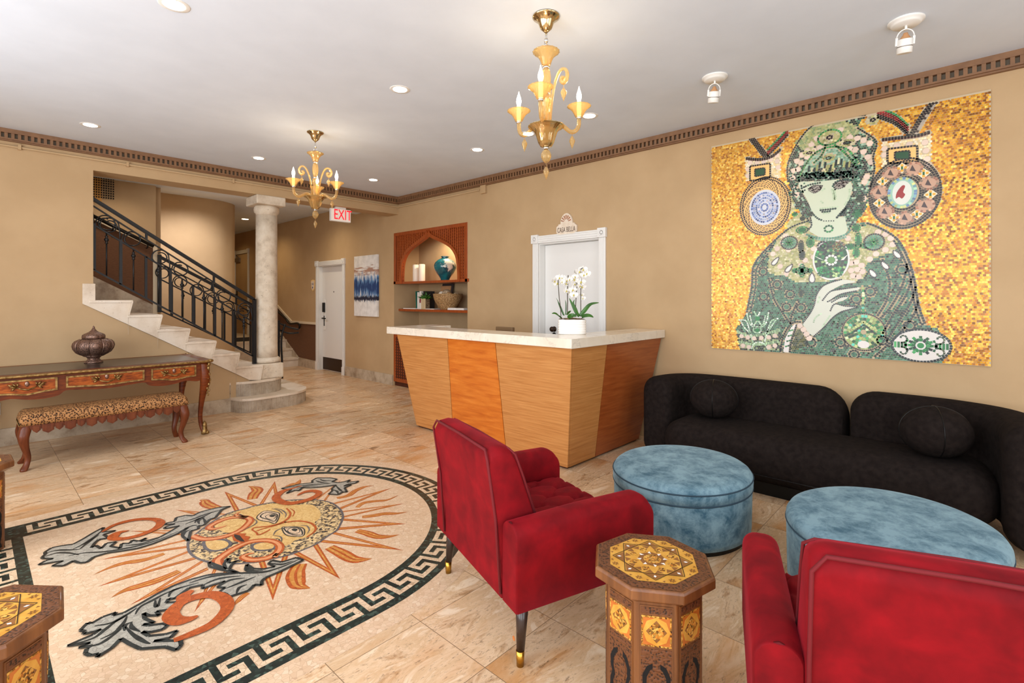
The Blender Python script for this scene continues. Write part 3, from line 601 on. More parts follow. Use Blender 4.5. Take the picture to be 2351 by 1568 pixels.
# ------------------------------------------------------------------ iron railings
def railing(name, label, Y, lines, posts, newels, base):
    """lines: dict of (x0,z0,x1,z1) for hand, second, mid, low; posts: (x, kind)"""
    t = thing(name, label, 'railing', (posts[len(posts)//2][0], Y, 0)); P = t
    def at(k, x): x0, z0, x1, z1 = lines[k]; return z0+(z1-z0)*(x-x0)/(x1-x0)
    def ln(k, w, h, nm):
        x0, z0, x1, z1 = lines[k]; m_ = MB(); m_.bar((x0, Y, z0), (x1, Y, z1), w, h)
        if k == 'hand': m_.bar((x0, Y, z0+.015), (x1, Y, z1+.015), w*.55, .012); m_.bar((x0, Y, z0-.016), (x1, Y, z1-.016), w*.7, .012)
        link(nm, m_, 'iron', P, world=True)
    ln('hand', .042, .02, 'handrail'); ln('second', .024, .014, 'rail'); ln('mid', .024, .015, 'rail'); ln('low', .028, .017, 'rail')
    for x, kind in posts:
        zl, zm = at('low', x), at('mid', x); m_ = MB()
        if kind == 't': m_.tube([(x, Y, zl), (x, Y, zm)], .008, 6); zc = zl+(zm-zl)*.84; 
        if kind == 't':
            m_.lathe([(.008, zc-.045), (.018, zc-.04), (.012, zc-.03), (.012, zc-.02), (.022, zc-.008), (.022, zc+.008), (.012, zc+.02), (.012, zc+.03), (.017, zc+.038), (.008, zc+.044)], (x, Y, 0), 10); link('baluster', m_, 'iron', P, world=True)
        elif kind == 'p': m_.box(x-.012, x+.012, Y-.012, Y+.012, zl, zm); link('baluster', m_, 'iron', P, world=True)
        else:
            zs = at('second', x); m_.box(x-.014, x+.014, Y-.014, Y+.014, zl, zm+.02); bl = link('baluster', m_, 'iron', P, world=True)
            for sgn in ((-1, 1) if kind == 's' else (-1,)):
                R0 = .082; px = []; slope = (lines['mid'][3]-lines['mid'][1])/(lines['mid'][2]-lines['mid'][0])
                cx = x+sgn*.098; cz = (at('mid', cx)+at('second', cx))/2-.0
                for q in np.linspace(0, 1, 40):
                    a = (0 if sgn < 0 else PI)-(-sgn)*(-1)*q*2*PI*1.32; r = R0*(1-.42*max(0, q-.45)/.55)
                    px.append((cx+r*math.cos(a), Y, cz+r*math.sin(a)))
                m_ = MB(); m_.tube([(x+sgn*.004, Y, zm-.06), (x+sgn*.006, Y, (zm+cz)/2)]+px, .0075, 6); link('scroll', m_, 'iron', P, world=True)
    for x in newels['links']:
        m_ = MB(); m_.box(x-.011, x+.011, Y-.011, Y+.011, at('second', x), at('hand', x)); link('spacer', m_, 'iron', P, world=True)
    for x, z0, z1 in newels['posts']: m_ = MB(); m_.box(x-.021, x+.021, Y-.021, Y+.021, z0, z1); link('newel_post', m_, 'iron', P, world=True)
    return t
Yr = 7.0; X = lambda p, Y=Yr: ony(p, 600, Y).x
def L4(pts, Y): return {k: (ony(*a, Y).x, ony(*a, Y).z, ony(*b_, Y).x, ony(*b_, Y).z) for k, (a, b_) in pts.items()}
fl = L4({'hand': ((200, 448), (584, 688)), 'second': ((200, 464), (584, 707)), 'mid': ((200, 507), (584, 741)), 'low': ((200, 611), (584, 820))}, Yr)
pp = [(216, 's'), (244.6, 't'), (277, 's'), (306.5, 't'), (335, 'p'), (364, 't'), (391, 's'), (418, 't'), (443, 'p'), (468, 't'), (493, 's'), (510, 't'), (535, 'p'), (560, 't')]
xe = X(580)
railing('stair_railing', 'black wrought iron railing with scrolls on the open near side of the stair', Yr, fl, [(X(p), k_) for p, k_ in pp]+[(xe, 'e')],
        {'links': [X(336), X(491)], 'posts': [(xe+.02, .558, ony(584, 690, Yr).z+.02)]}, 0)
Yf = 8.02; X2 = lambda p: ony(p, 600, Yf).x
ff = L4({'hand': ((364, 588), (586, 704)), 'second': ((364, 602), (586, 722)), 'mid': ((364, 639), (586, 752)), 'low': ((366, 712), (586, 815))}, Yf)
pp2 = [(394, 's'), (420, 't'), (446, 'p'), (470, 's'), (490, 't'), (515, 'p'), (540, 's'), (560, 't'), (575, 'p')]
far = railing('stair_railing', 'black wrought iron railing on the far side of the stair, curling down past the column', Yf, ff, [(X2(p), k_) for p, k_ in pp2],
        {'links': [X2(487), X2(542)], 'posts': [(X2(366), RISE[6], ff['hand'][1]+.02)]}, 0)
x0 = ff['hand'][2]; z0 = ff['hand'][3]
for dy, zz_ in ((0, 0), (0, -.1)):
    m_ = MB(); m_.tube(crom([(x0-.02, Yf, z0+zz_), (x0+.25, Yf, z0-.2+zz_), (x0+.47, Yf-.02, z0-.32+zz_), (x0+.62, Yf-.10, z0-.37+zz_*.5)], 6), .014, 6); link('rail' if zz_ else 'handrail', m_, 'iron', far, world=True)
m_ = MB(); px_ = X2(638.5); m_.box(px_-.02, px_+.02, Yf-.02, Yf+.02, 0.0, z0-.22); link('newel_post', m_, 'iron', far, world=True)
q1 = lambda a, b_: tuple(ony(a, b_, Yf-.05))
m_ = MB(); m_.tube(crom([q1(655, 744), q1(650, 758), q1(646.5, 775), q1(646, 800), q1(647.5, 826), (q1(648, 828)[0], Yf-.05, .17)], 6), .015, 6); m_.bar(q1(640, 772), q1(647, 772), .012); link('curved_post', m_, 'iron', far, world=True)

# ------------------------------------------------------------------ hall: steps, rail, lamp, sign, canvas, plaque
mb = MB()
hs = thing('hall_steps', 'three travertine steps at the far end of the hall behind the column', 'steps', (4.0, 10.5, 0))
for i in range(3):
    m_ = MB(); m_.box(3.285, XW-.001, 10.5+.3*i, 10.5+.3*(i+1) if i < 2 else 14.6, 0, .175*(i+1)-.03); s = link('step', m_, 'trav', hs, world=True)
    t = MB(); t.box(3.285-4.0, XW-.001-4.0, .3*i-.02, .3*(i+1) if i < 2 else 4.1, .175*(i+1)-.03, .175*(i+1)); link('tread', t, 'trav', s)
m_ = MB(); m_.box(3.6, 4.6, 11.25, 12.3, .5255, .533); tag(link('floor_mat', m_, 'mat'), 'dark mat on the landing at the top of the hall steps', 'mat')
m_ = MB(); m_.tube(crom([onx(634, 712, 4.65), onx(655, 731, 4.65), onx(663, 742, 4.65), onx(672, 743, 4.65), onx(682, 742, 4.65), onx(687.5, 746, 4.65), onx(687, 754, 4.65)], 6), .02, 8)
a = onx(655, 731, 4.65); m_.tube([a, a+V3(.06, 0, -.03)], .01, 6); tag(link('hall_handrail', m_, 'black'), 'black handrail on the hall wall beside the small steps', 'handrail')
ex = thing('exit_sign', 'white exit sign with red letters and a left arrow hanging from the beam', 'sign', (3.76, 6.98, 2.66))
m_ = MB(); m_.box(-.158, .158, -.028, .028, -.095, .095); link('housing', m_, 'whitep', ex, bevel=.006)
m_ = MB(); m_.box(-.15, .15, -.0295, -.027, -.087, .087); link('face', m_, 'exitface', ex)
m_ = MB(); m_.box(-.08, .08, -.022, .022, .095, .12); link('canopy', m_, 'whitep', ex)
letters('lettering', 'EXIT', .142, 'exitred', ex, (.026, -.031, 0), (0, -1, 0), depth=.0015, stretch=1.5)
m_ = MB()
for s in (-1, 1): m_.bar((-.112, -.0305, 0), (-.092, -.0305, s*.026), .006, .009, up=(0, 1, 0))
link('arrow', m_, 'exitred', ex)
cv = thing('canvas_painting', 'tall abstract canvas in white, blue and rust on the hall wall', 'painting', (XW-.02, 7.82, 1.64))
m_ = MB(); m_.box(-.02, .018, -.375, .375, -.53, .53); link('canvas', m_, 'canvas', cv, bevel=.004)
pq = thing('room_plaque', 'small gold edged shield plaque on the hall wall left of the room door', 'plaque', (XW, 9.85, 1.69))
sh = [(0, -.13), (.05, -.085), (.07, -.02), (.068, .04), (.085, .075), (.06, .105), (.035, .085), (.018, .115), (0, .095), (-.018, .115), (-.035, .085), (-.06, .105), (-.085, .075), (-.068, .04), (-.07, -.02), (-.05, -.085)]
m_ = MB(); m_.prism(sh, lambda u, v, w_: (w_, u, v), -.012, 0); link('shield', m_, 'plate', pq, bevel=.003)
m_ = MB(); m_.prism([(u*.78, v*.78) for u, v in sh], lambda u, v, w_: (w_, u, v), -.014, -.011); link('face', m_, 'plaster', pq)
letters('number', '105', .062, 'plateblue', pq, (-.0145, 0, .02), (-1, 0, 0), depth=.001)
m_ = MB(); m_.prism([(0, -.075), (.022, -.045), (.0, -.022), (-.022, -.045)], lambda u, v, w_: (w_, u, v), -.0155, -.0135); link('emblem', m_, 'plateblue', pq)
# signboard above the door
cs = thing('door_sign', 'plaster CASA BELLA sign with shell top above the white door', 'sign', (XW, 3.493, 2.225))
w_, h_ = .145, .065
oc = [(-w_+.03, -h_), (w_-.03, -h_), (w_-.03, -h_+.012), (w_, -h_+.03), (w_, h_-.03), (w_-.03, h_-.012), (w_-.03, h_), (.085, h_)]+[(.085*math.cos(a), h_+.005+.115*math.sin(a)) for a in np.linspace(.1, PI-.1, 14)]+[(-.085, h_), (-w_+.03, h_), (-w_+.03, h_-.012), (-w_, h_-.03), (-w_, -h_+.03), (-w_+.03, -h_+.012)]
m_ = MB(); m_.prism(oc, lambda u, v, q: (q, -u, v), -.026, 0); link('board', m_, 'plaster', cs, bevel=.005)
m_ = MB()
for a in np.linspace(.25, PI-.25, 7): m_.tube([(-.028, -.03*math.cos(a), h_+.018+.03*math.sin(a)), (-.028, -.07*math.cos(a), h_+.018+.078*math.sin(a))], [.003, .0075], 6)
link('shell_relief', m_, 'terra', cs)
letters('lettering', 'CASA BELLA', .047, 'plasterb', cs, (-.0265, 0, -.008), (-1, 0, 0), depth=.001, stretch=1.75)
# vent and socket plate
g0, g1 = ony(196, 415, 8.09), ony(233, 455, 8.09)
vg = thing('wall_vent', 'yellow framed air vent high on the wall beyond the stair', 'vent', ((g0.x+g1.x)/2, 8.09, (g0.z+g1.z)/2))
hw, hh = (g1.x-g0.x)/2, (g0.z-g1.z)/2+.05
m_ = MB(); m_.box(-hw, hw, -.012, .008, -hh, hh); link('frame', m_, 'grille', vg)
m_ = MB()
for i in range(10):
    for j_ in range(9): m_.box(-hw+.05+i*.024, -hw+.064+i*.024, -.0135, -.011, -hh+.05+j_*.03, -hh+.068+j_*.03)
link('grille', m_, 'hole', vg)
m_ = MB(); m_.box(.10, .20, YB-.012, YB, .30, .42); tag(link('wall_socket', m_, 'whitep', bevel=.004), 'pale wall socket plate below the writing desk', 'socket')
# ------------------------------------------------------------------ wall niche
nc = thing('niche_unit', 'cherry wood arched niche frame with two shelves and a lattice cabinet built into the wall', 'shelving', (XW, 6.11, 0))
fx = lambda u, v, w_: (w_, u, v)
arch = crom([(6.784, 1.66), (6.778, 1.80), (6.752, 1.983), (6.667, 2.111), (6.538, 2.196), (6.358, 2.268), (6.217, 2.318), (6.13, 2.36), (6.1, 2.405)], 5)
archR = [(2*6.1-y, z) for y, z in arch]
F0, F1 = XW-.006, XW+.045
m_ = MB(); m_.box(F0, F1, NY0, NY1, 2.435, NZ); m_.box(F0, F1, NY0, NY0+.05, 1.655, 2.44); m_.box(F0, F1, NY1-.05, NY1, 1.655, 2.44)
for s_, ar in ((1, arch), (-1, archR)): m_.box(F0, F1, *sorted((ar[0][0], ar[0][0]+s_*.23)), 1.655, 1.70)
link('frame', m_, 'cherry', nc, world=True, bevel=.003)
m_ = MB()
for ar in (arch, archR):
    P_ = np.array(ar); o_ = P_+np.array([[(.048 if ar is arch else -.048), .0]])*np.linspace(1, .55, len(P_))[:, None]+np.array([[0, .052]])*np.linspace(0, 1, len(P_))[:, None]**.7
    m_.prism([tuple(p) for p in P_]+[tuple(p) for p in o_[::-1]], fx, F0-.012, F1, False)
link('arch_moulding', m_, 'cherry', nc, world=True)
m_ = MB()
for s_, ar in ((1, arch), (-1, archR)):
    e = NY1-.04 if s_ > 0 else NY0+.04
    out = [(y+s_*.03, z+.03) for y, z in ar]+[(6.1, 2.45), (e, 2.45), (e, 1.66)]
    m_.prism(out, fx, F0+.022, F0+.03)
link('back_lattice', m_, 'cherryd', nc, world=True)
m_ = MB(); yy = np.array([p[0] for p in arch])[::-1]; zz_ = np.array([p[1] for p in arch])[::-1]
for s_ in (1, -1):
    for k_ in range(18):
        d_ = .03+k_*.046
        if d_ > .84: break
        zlo = np.interp(6.1+d_, yy, zz_)+.04 if d_ < .66 else 1.70
        yc = 6.1+s_*d_
        if 2.44-zlo > .03: m_.box(F0+.006, F0+.024, yc-.011, yc+.011, zlo, 2.44)
        if d_ > .03:
            for z_ in np.arange(max(zlo, 1.7)+.02, 2.43, .042): m_.box(F0+.014, F0+.023, yc-.034, yc-.012, z_, z_+.014)
link('lattice', m_, 'cherry', nc, world=True)
m_ = MB(); m_.box(XW+.0, NX-.001, NY0+.001, NY1-.001, 1.655, 1.69); link('shelf', m_, 'cherry', nc, world=True, bevel=.003)
SH2 = 1.252
m_ = MB(); m_.box(XW+.085, NX-.001, NY0+.001, NY1-.001, 1.214, SH2); link('shelf', m_, 'cherry', nc, world=True, bevel=.003)
m_ = MB(); m_.box(XW-.012, NX-.001, NY0+.001, NY1-.001, .86, .90); m_.box(XW+.02, NX-.001, NY0+.001, NY1-.001, 0.0, .86); link('cabinet_body', m_, 'cherryd', nc, world=True)
for k_ in range(3):
    a = NY0+.002+k_*.594; m_ = MB(); m_.box(XW-.012, XW+.02, a, a+.592, .07, .858)
    dr = link('cabinet_door', m_, 'cherry', nc, world=True, bevel=.003); m_ = MB()
    for i in range(9): m_.box(XW-.018-XW, XW-.011-XW, a+.06+i*.054-6.11, a+.08+i*.054-6.11, .13, .80)
    for i in range(15): m_.box(-.016, -.011, a+.06-6.11, a+.53-6.11, .14+i*.044, .155+i*.044)
    link('lattice', m_, 'cherryd', dr)
spot('niche_lamp', (XW+.27, 5.92, 2.465), (NX-.12, 5.92, 1.69), 55, (1, .83, .58), 165, .5, .03)
m_ = MB(); m_.lathe([(.05, -.012), (.05, 0)], (XW+.27, 5.92, NZ-.001), 20); tag(link('niche_downlight', m_, 'lensh'), 'small warm downlight hidden in the top of the arched niche', 'ceiling light')
def candle(x, y, label):
    t = thing('pillar_candle', label, 'candle', (x, y, 1.69), group='white pillar candles in the niche')
    m_ = MB(); m_.lathe([(.051, 0), (.052, .004), (.052, .262), (.049, .270), (.036, .276), (.01, .268), (.001, .268)], (0, 0, 0), 28); link('wax_body', m_, 'wax', t)
    m_ = MB(); m_.tube([(0, 0, .268), (.002, 0, .285), (.004, .002, .298)], .0022, 6); link('wick', m_, 'book_k', t)
candle(XW+.16, 6.625, 'white pillar candle on the arched niche shelf, the one nearer the hall'); candle(XW+.16, 6.472, 'white pillar candle on the arched niche shelf, the one nearer the teal vase')
vz = thing('teal_vase', 'teal glazed vase with white patch on the upper niche shelf', 'vase', (XW+.19, 5.935, 1.69))
m_ = MB(); m_.lathe([(.062, 0), (.064, .008), (.07, .03), (.094, .07), (.132, .12), (.165, .18), (.172, .21), (.168, .24), (.148, .28), (.112, .315), (.072, .335), (.052, .342), (.05, .352), (.06, .368), (.057, .372), (.042, .366), (.03, .34), (.001, .33)], (0, 0, 0), 48, mod=lambda a, h: 1+(.07*math.sin(6*a) if h > .36 else 0)); link('body', m_, 'teal', vz)
m_ = MB(); m_.lathe([(.064, 0), (.066, .022)], (0, 0, .0005), 40); link('foot', m_, 'slate', vz)
# lower shelf
XS = XW+.2
def book(y, th, hgt, dep, mat, label, lean=0.):
    t = thing('book', label, 'book', (XS+.05, y, SH2), group='books standing on the lower niche shelf'); t.rotation_euler = (lean, 0, 0)
    m_ = MB(); m_.box(-dep/2, dep/2, -th/2, -th/2+.003, 0, hgt); m_.box(-dep/2, dep/2, th/2-.003, th/2, 0, hgt); m_.box(-dep/2-.003, -dep/2, -th/2, th/2, 0, hgt); link('cover', m_, mat, t)
    m_ = MB(); m_.box(-dep/2, dep/2-.006, -th/2+.003, th/2-.003, .003, hgt-.004); link('pages', m_, 'paper', t)
    return t
book(6.60, .022, .285, .2, 'book_g', 'thin green book at the left end of the row in the niche', -.05)
book(6.555, .04, .27, .2, 'book_w', 'white book with a dark red edge next to the green one in the niche')
b2_ = book(6.50, .05, .285, .2, 'book_w', 'thick white book with a red picture on its spine in the niche', .03)
m_ = MB(); m_.prism([(-.016, .10), (.016, .1), (.018, .15), (0, .185), (-.018, .15)], lambda u, v, w_: (w_, u, v), -.106, -.1035); link('spine_picture', m_, 'book_r', b2_)
book(6.445, .034, .24, .19, 'book_c', 'cream book behind the small glass planter in the niche')
book(6.405, .03, .285, .2, 'book_k', 'black book at the right end of the row in the niche')
pl = thing('glass_planter', 'small ribbed glass planter with a green succulent on the lower niche shelf', 'plant', (XS-.055, 6.36, SH2))
m_ = MB(); m_.box(-.04, .04, -.055, .055, 0, .16); link('pot', m_, 'moss', pl)
m_ = MB()
for k_ in range(5): m_.box(-.046, -.04, -.055+k_*.023, -.042+k_*.023, 0, .168)
link('slats', m_, 'book_c', pl)
m_ = MB()
for k_ in range(46):
    a = random.uniform(0, 2*PI); e = random.uniform(.1, 1.3); L = random.uniform(.06, .13); d_ = V3(math.cos(a)*math.cos(e), math.sin(a)*math.cos(e), math.sin(e)); o_ = V3(random.uniform(-.03, .03), random.uniform(-.07, .06), .16)
    m_.tube([o_, o_+d_*L*.5+V3(0, 0, .01), o_+d_*L], [.006, .011, .001], 5)
link('leaves', m_, 'leaf', pl)
st_ = thing('standing_tile', 'terracotta relief tile leaning on a dark stand behind the shell bowl', 'tile', (NX-.12, 6.20, SH2)); st_.rotation_euler = (0, R(12), 0)
m_ = MB(); m_.box(0, .012, -.14, .13, .0, .43); link('backing', m_, 'slate', st_); m_ = MB(); m_.box(-.012, 0, -.10, .14, .0, .375); tl = link('tile', m_, 'tile', st_)
m_ = MB(); m_.tube([(-.013, .02+.07*math.cos(a), .21+.07*math.sin(a)) for a in np.linspace(0, 2*PI, 25)[:-1]], .003, 5, closed=True); m_.tube([(-.013, .02+.035*math.cos(a), .21+.035*math.sin(a)) for a in np.linspace(0, 2*PI, 25)[:-1]], .003, 5, closed=True); link('relief', m_, 'terra', tl)
bk = thing('shell_bowl', 'wide woven bowl filled with decorative balls on the lower niche shelf', 'bowl', (XS-.02, 5.86, SH2))
m_ = MB(); m_.lathe([(.10, 0), (.105, .005), (.155, .06), (.205, .15), (.222, .23), (.224, .24), (.212, .24), (.19, .15), (.14, .07), (.001, .05)], (0, 0, 0), 48); link('bowl', m_, 'basket', bk)
for i, (x_, y_, z_, r_, mt, lb_) in enumerate([(-.03, .10, .225, .055, 'wax', 'pale smooth decorative ball at the left of the shell bowl'), (-.03, -.01, .24, .066, 'wicker', 'large open wicker ball in the middle of the shell bowl'), (-.06, -.10, .22, .045, 'basket', 'speckled ball to the right of the wicker ball in the shell bowl'), (.04, -.14, .215, .042, 'wicker', 'small brown woven ball at the right of the shell bowl'), (.09, .07, .22, .05, 'tile', 'tan ball at the back of the shell bowl'), (.11, -.06, .215, .036, 'wax', 'small pale ball at the right rim of the shell bowl')]):
    m_ = MB(); m_.sphere((0, 0, 0), r_, 18, 12)
    if mt == 'wicker':
        for q in range(7):
            a = random.uniform(0, PI); ax = V3(math.cos(a)*math.sin(q), math.sin(a)*math.sin(q), math.cos(q)); u_ = ax.orthogonal().normalized(); v_ = ax.cross(u_)
            m_.tube([(u_*math.cos(t)+v_*math.sin(t))*r_*1.03 for t in np.linspace(0, 2*PI, 21)[:-1]], .004, 5, closed=True)
    o = link('decor_ball', m_, mt); o.location = (XS-.02+x_, 5.86+y_, SH2+z_); tag(o, lb_, 'ornament', 'decorative balls in the shell bowl')
m_ = MB(); m_.box(-.006, .006, -.11, .15, 0, .42); fo = thing('leather_menu', 'brown leather menu folder standing at the right end of the lower niche shelf', 'folder', (XS+.08, 5.36, SH2)); fo.rotation_euler = (0, R(12), 0); link('cover', m_, 'leatherb', fo); m_ = MB(); m_.box(-.008, .008, -.112, .152, .34, .43); link('top_band', m_, 'slate', fo)
for y_, sx_, sy_, mt, lb_ in ((6.72, .2, .32, 'paper', 'open white magazine lying at the left end of the lower niche shelf'), (6.30, .17, .4, 'book_w', 'grey brochure lying in front of the planter on the lower niche shelf')):
    m_ = MB(); m_.box(-sx_/2, sx_/2, -sy_/2, sy_/2, 0, .012); o = link('magazine', m_, mt, bevel=.003); o.location = (XW+.19, y_, SH2); tag(o, lb_, 'magazine')
for y_, mt, lb_ in ((5.68, 'paper', 'small white card stack lying below the shell bowl'), (5.50, 'book_w', 'pale booklet lying at the right on the lower niche shelf')):
    m_ = MB(); m_.box(-.06, .06, -.09, .09, 0, .03); o = link('booklet', m_, mt, bevel=.002); o.location = (XW+.16, y_, SH2); tag(o, lb_, 'booklet')

# ------------------------------------------------------------------ reception counter
ZT, ZS = 1.109, 1.032
rc = thing('reception_counter', 'wooden reception counter with leaning veneer panels and thick white marble top', 'reception desk', (3.6, 3.4, 0))
outl = [(3.136, 4.80), (3.136, 2.285), (4.715, 2.285), (4.715, 2.62), (3.48, 2.62), (3.48, 4.47), (3.785, 4.47), (3.785, 4.81)]
m_ = MB(); m_.prism(outl, lambda u, v, w_: (u, v, w_), ZS, ZT); link('marble_top', m_, 'marble', rc, world=True, bevel=.006)
tx, bx_ = 3.19, 3.365; ty, by_ = 2.318, 2.488; z0, z1 = .02, ZS
lx = lambda z: bx_+(tx-bx_)*(z-0)/1.03
lyc = lambda z: by_+(ty-by_)*z/1.03
lyl = lambda z: 4.555+(4.68-4.555)*z/1.03
sm = [(3.935, 3.822), (3.19, 3.16)]
def fpanel(ya, yb, mat):                 # on the front face, ya/yb functions of z, thickness inward
    m_ = MB(); g = .0035
    m_.hexa([(lx(z0), ya(z0)+g, z0), (lx(z0), yb(z0)-g, z0), (lx(z0)+.02, yb(z0)-g, z0), (lx(z0)+.02, ya(z0)+g, z0)][::-1],
            [(lx(z1), ya(z1)+g, z1), (lx(z1), yb(z1)-g, z1), (lx(z1)+.02, yb(z1)-g, z1), (lx(z1)+.02, ya(z1)+g, z1)][::-1])
    return link('front_panel', m_, mat, rc, world=True)
f1_ = lambda z: sm[0][0]+(sm[0][1]-sm[0][0])*z/1.03; f2_ = lambda z: sm[1][0]+(sm[1][1]-sm[1][0])*z/1.03
fpanel(lyc, f2_, 'veneer')['label'] = 'light oak veneer panel at the front corner'; fpanel(f2_, f1_, 'veneer_o')['label'] = 'bright orange middle panel'; fpanel(f1_, lyl, 'veneer')['label'] = 'light oak veneer panel at the hall end'
rx = lambda z: 4.55+(4.70-4.55)*z/1.03; s1_ = lambda z: 3.767+(3.701-3.767)*z/1.03
s1_ = lambda z: 3.745+(3.72-3.745)*z/1.03 if False else 3.767-.066*z/1.03
def spanel(xa, xb, mat):
    m_ = MB(); g = .003
    m_.hexa([(xa(z0)+g, lyc(z0), z0), (xb(z0)-g, lyc(z0), z0), (xb(z0)-g, lyc(z0)+.02, z0), (xa(z0)+g, lyc(z0)+.02, z0)], [(xa(z1)+g, lyc(z1), z1), (xb(z1)-g, lyc(z1), z1), (xb(z1)-g, lyc(z1)+.02, z1), (xa(z1)+g, lyc(z1)+.02, z1)])
    return link('side_panel', m_, mat, rc, world=True)
spanel(lambda z: lx(z)+.021, s1_, 'veneer')['label'] = 'oak veneer side panel beside the corner'; spanel(s1_, rx, 'veneer_r')['label'] = 'red cherry side panel against the wall'
m_ = MB(); g = .004
m_.hexa([(lx(0)+.022, lyc(0)+.024, 0), (lx(0)+.022, lyl(0)-g, 0), (lx(0)+.12, lyl(0)-g, 0), (lx(0)+.12, lyc(0)+.024, 0)][::-1], [(lx(1)+.022, lyc(1)+.024, ZS), (lx(1)+.022, lyl(1)-g, ZS), (lx(1)+.29, lyl(1)-g, ZS), (lx(1)+.29, lyc(1)+.024, ZS)][::-1])
m_.hexa([(lx(0)+.12, lyc(0)+.024, 0), (rx(0)-g, lyc(0)+.024, 0), (rx(0)-g, lyc(0)+.12, 0), (lx(0)+.12, lyc(0)+.12, 0)], [(lx(1)+.29, lyc(1)+.024, ZS), (rx(1)-g, lyc(1)+.024, ZS), (rx(1)-g, lyc(1)+.29, ZS), (lx(1)+.29, lyc(1)+.29, ZS)])
m_.box(3.48, 3.76, 4.50, 4.67, 0, ZS); link('carcass', m_, 'cherryd', rc, world=True)
m_ = MB(); m_.box(3.42, 3.95, 2.9, 4.45, .72, .75); link('worktop', m_, 'veneer', rc, world=True)
mo = thing('monitor', 'back of a small brown monitor just showing above the marble counter', 'monitor', (3.78, 3.60, .75))
m_ = MB(); m_.box(-.02, .02, -.12, .12, .13, .375); link('screen', m_, 'screen', mo, bevel=.006); m_ = MB(); m_.box(-.015, .015, -.03, .03, 0, .2); m_.box(-.09, .09, -.12, .12, 0, .012); link('stand', m_, 'black', mo)

# orchid
oc_ = onz(1313, 767, ZT); od = (Vector((oc_.x, oc_.y, 0))).normalized(); oa = math.atan2(-_R[1], -_R[0])
orc = thing('orchid_planter', 'white orchids in a ribbed white oval pot on the marble counter', 'plant', (oc_.x, oc_.y, ZT), math.atan2(_R[1], _R[0]))
m_ = MB(); prof = []
for i in range(61):
    h = .128*i/60; prof.append((1+.022*math.sin(2*PI*(h/.128)*6-.6)-(.05 if i < 2 else 0), h))
rings = [[(.122*q*math.copysign(abs(math.cos(a))**.7, math.cos(a)), .075*q*math.copysign(abs(math.sin(a))**.7, math.sin(a)), h) for a in np.linspace(0, 2*PI, 49)[:-1]] for q, h in prof]
m_.loft(rings, cap=True); link('pot', m_, 'ceramic', orc)
m_ = MB(); m_.grid([[(.115*r_*math.cos(a), .068*r_*math.sin(a), .128+.012*(1-r_)+random.uniform(0, .008)) for a in np.linspace(0, 2*PI, 25)] for r_ in (0.01, .3, .6, .85, 1)]); link('bark', m_, 'moss', orc)
pxm = 4.1/FPX                              # metres per photo pixel at the pot
def opt(px, py, d=0): return V3((px-1313)*pxm, d, (771.5-py)*pxm)
ZL = [((1232, 590), 8.253)]
def oz(a, b_, d=0): return opt(1230+a/8.253, 590+b_/8.253, d)
def leafm(p, width, nrm=(0, -1, 0), fold=.25):
    C = [Vector(c) for c in crom([tuple(q) for q in p], 5)]; n = len(C); rows = []
    for i, c in enumerate(C):
        t = (C[min(i+1, n-1)]-C[max(i-1, 0)]).normalized(); B = t.cross(Vector(nrm)).normalized(); w = width*math.sin(PI*min(1, (.12+.88*i/(n-1)))**.8)**.75 if i < n-1 else .001
        N = B.cross(t); rows.append([c-B*w/2+N*w*fold, c-B*w*.25+N*w*.08, c, c+B*w*.25+N*w*.08, c+B*w/2+N*w*fold])
    m_ = MB(); m_.grid(rows); o = link('leaf', m_, 'leaf', orc); s = o.modifiers.new('thick', 'SOLIDIFY'); s.thickness = .003; return o
leafm([oz(460, 1170), oz(400, 1120, -.03), oz(330, 1080, -.05), oz(268, 1075, -.06)], .036, (0, -.5, 1))
leafm([oz(600, 1180, -.02), oz(640, 1140, -.05), oz(700, 1120, -.07), oz(750, 1130, -.085)], .045, (0, -1, .6))
leafm([oz(830, 1140), oz(760, 1040, -.01), oz(690, 900, -.015), oz(625, 765, -.02)], .03, (0, -1, .1))
leafm([oz(820, 1140, .01), oz(770, 1000, .01), oz(720, 880, .02), oz(745, 795, .02)], .022, (0, -1, .1))
leafm([oz(850, 1130), oz(930, 1040, .0), oz(1060, 900, .01), oz(1240, 858, .02)], .034, (0, -.8, .6))
leafm([oz(880, 1160, -.02), oz(950, 1130, -.04), oz(1030, 1125, -.05), oz(1105, 1150, -.05)], .04, (0, -.7, .7))
leafm([oz(580, 1110), oz(620, 1070, .02), oz(650, 1045, .03), oz(678, 1030, .04)], .02, (0, -1, .4))
leafm([oz(530, 1120), oz(480, 1000, .01), oz(440, 900, .02), oz(372, 765, .02)], .012, (0, -1, 0)); leafm([oz(520, 1120, .02), oz(470, 1000, .03), oz(430, 900, .03), oz(405, 845, .03)], .011, (0, -1, 0)); leafm([oz(565, 1110, .03), oz(572, 1000, .03), oz(570, 870, .03), oz(555, 805, .03)], .011, (0, -1, 0))
for pts, r_ in (([(465, 1130), (455, 950), (430, 760), (415, 560), (410, 400), (430, 330)], .0036), ([(596, 1100), (600, 850), (600, 600), (612, 300)], .0042), ([(765, 1120), (765, 900), (780, 650), (790, 470), (740, 370)], .0036), ([(870, 1120), (868, 850), (870, 600), (878, 360), (868, 190), (920, 150)], .0036)):
    m_ = MB(); m_.tube([Vector(c) for c in crom([tuple(oz(*p, .01)) for p in pts], 5)], r_, 6); link('flower_stem', m_, 'stem', orc)
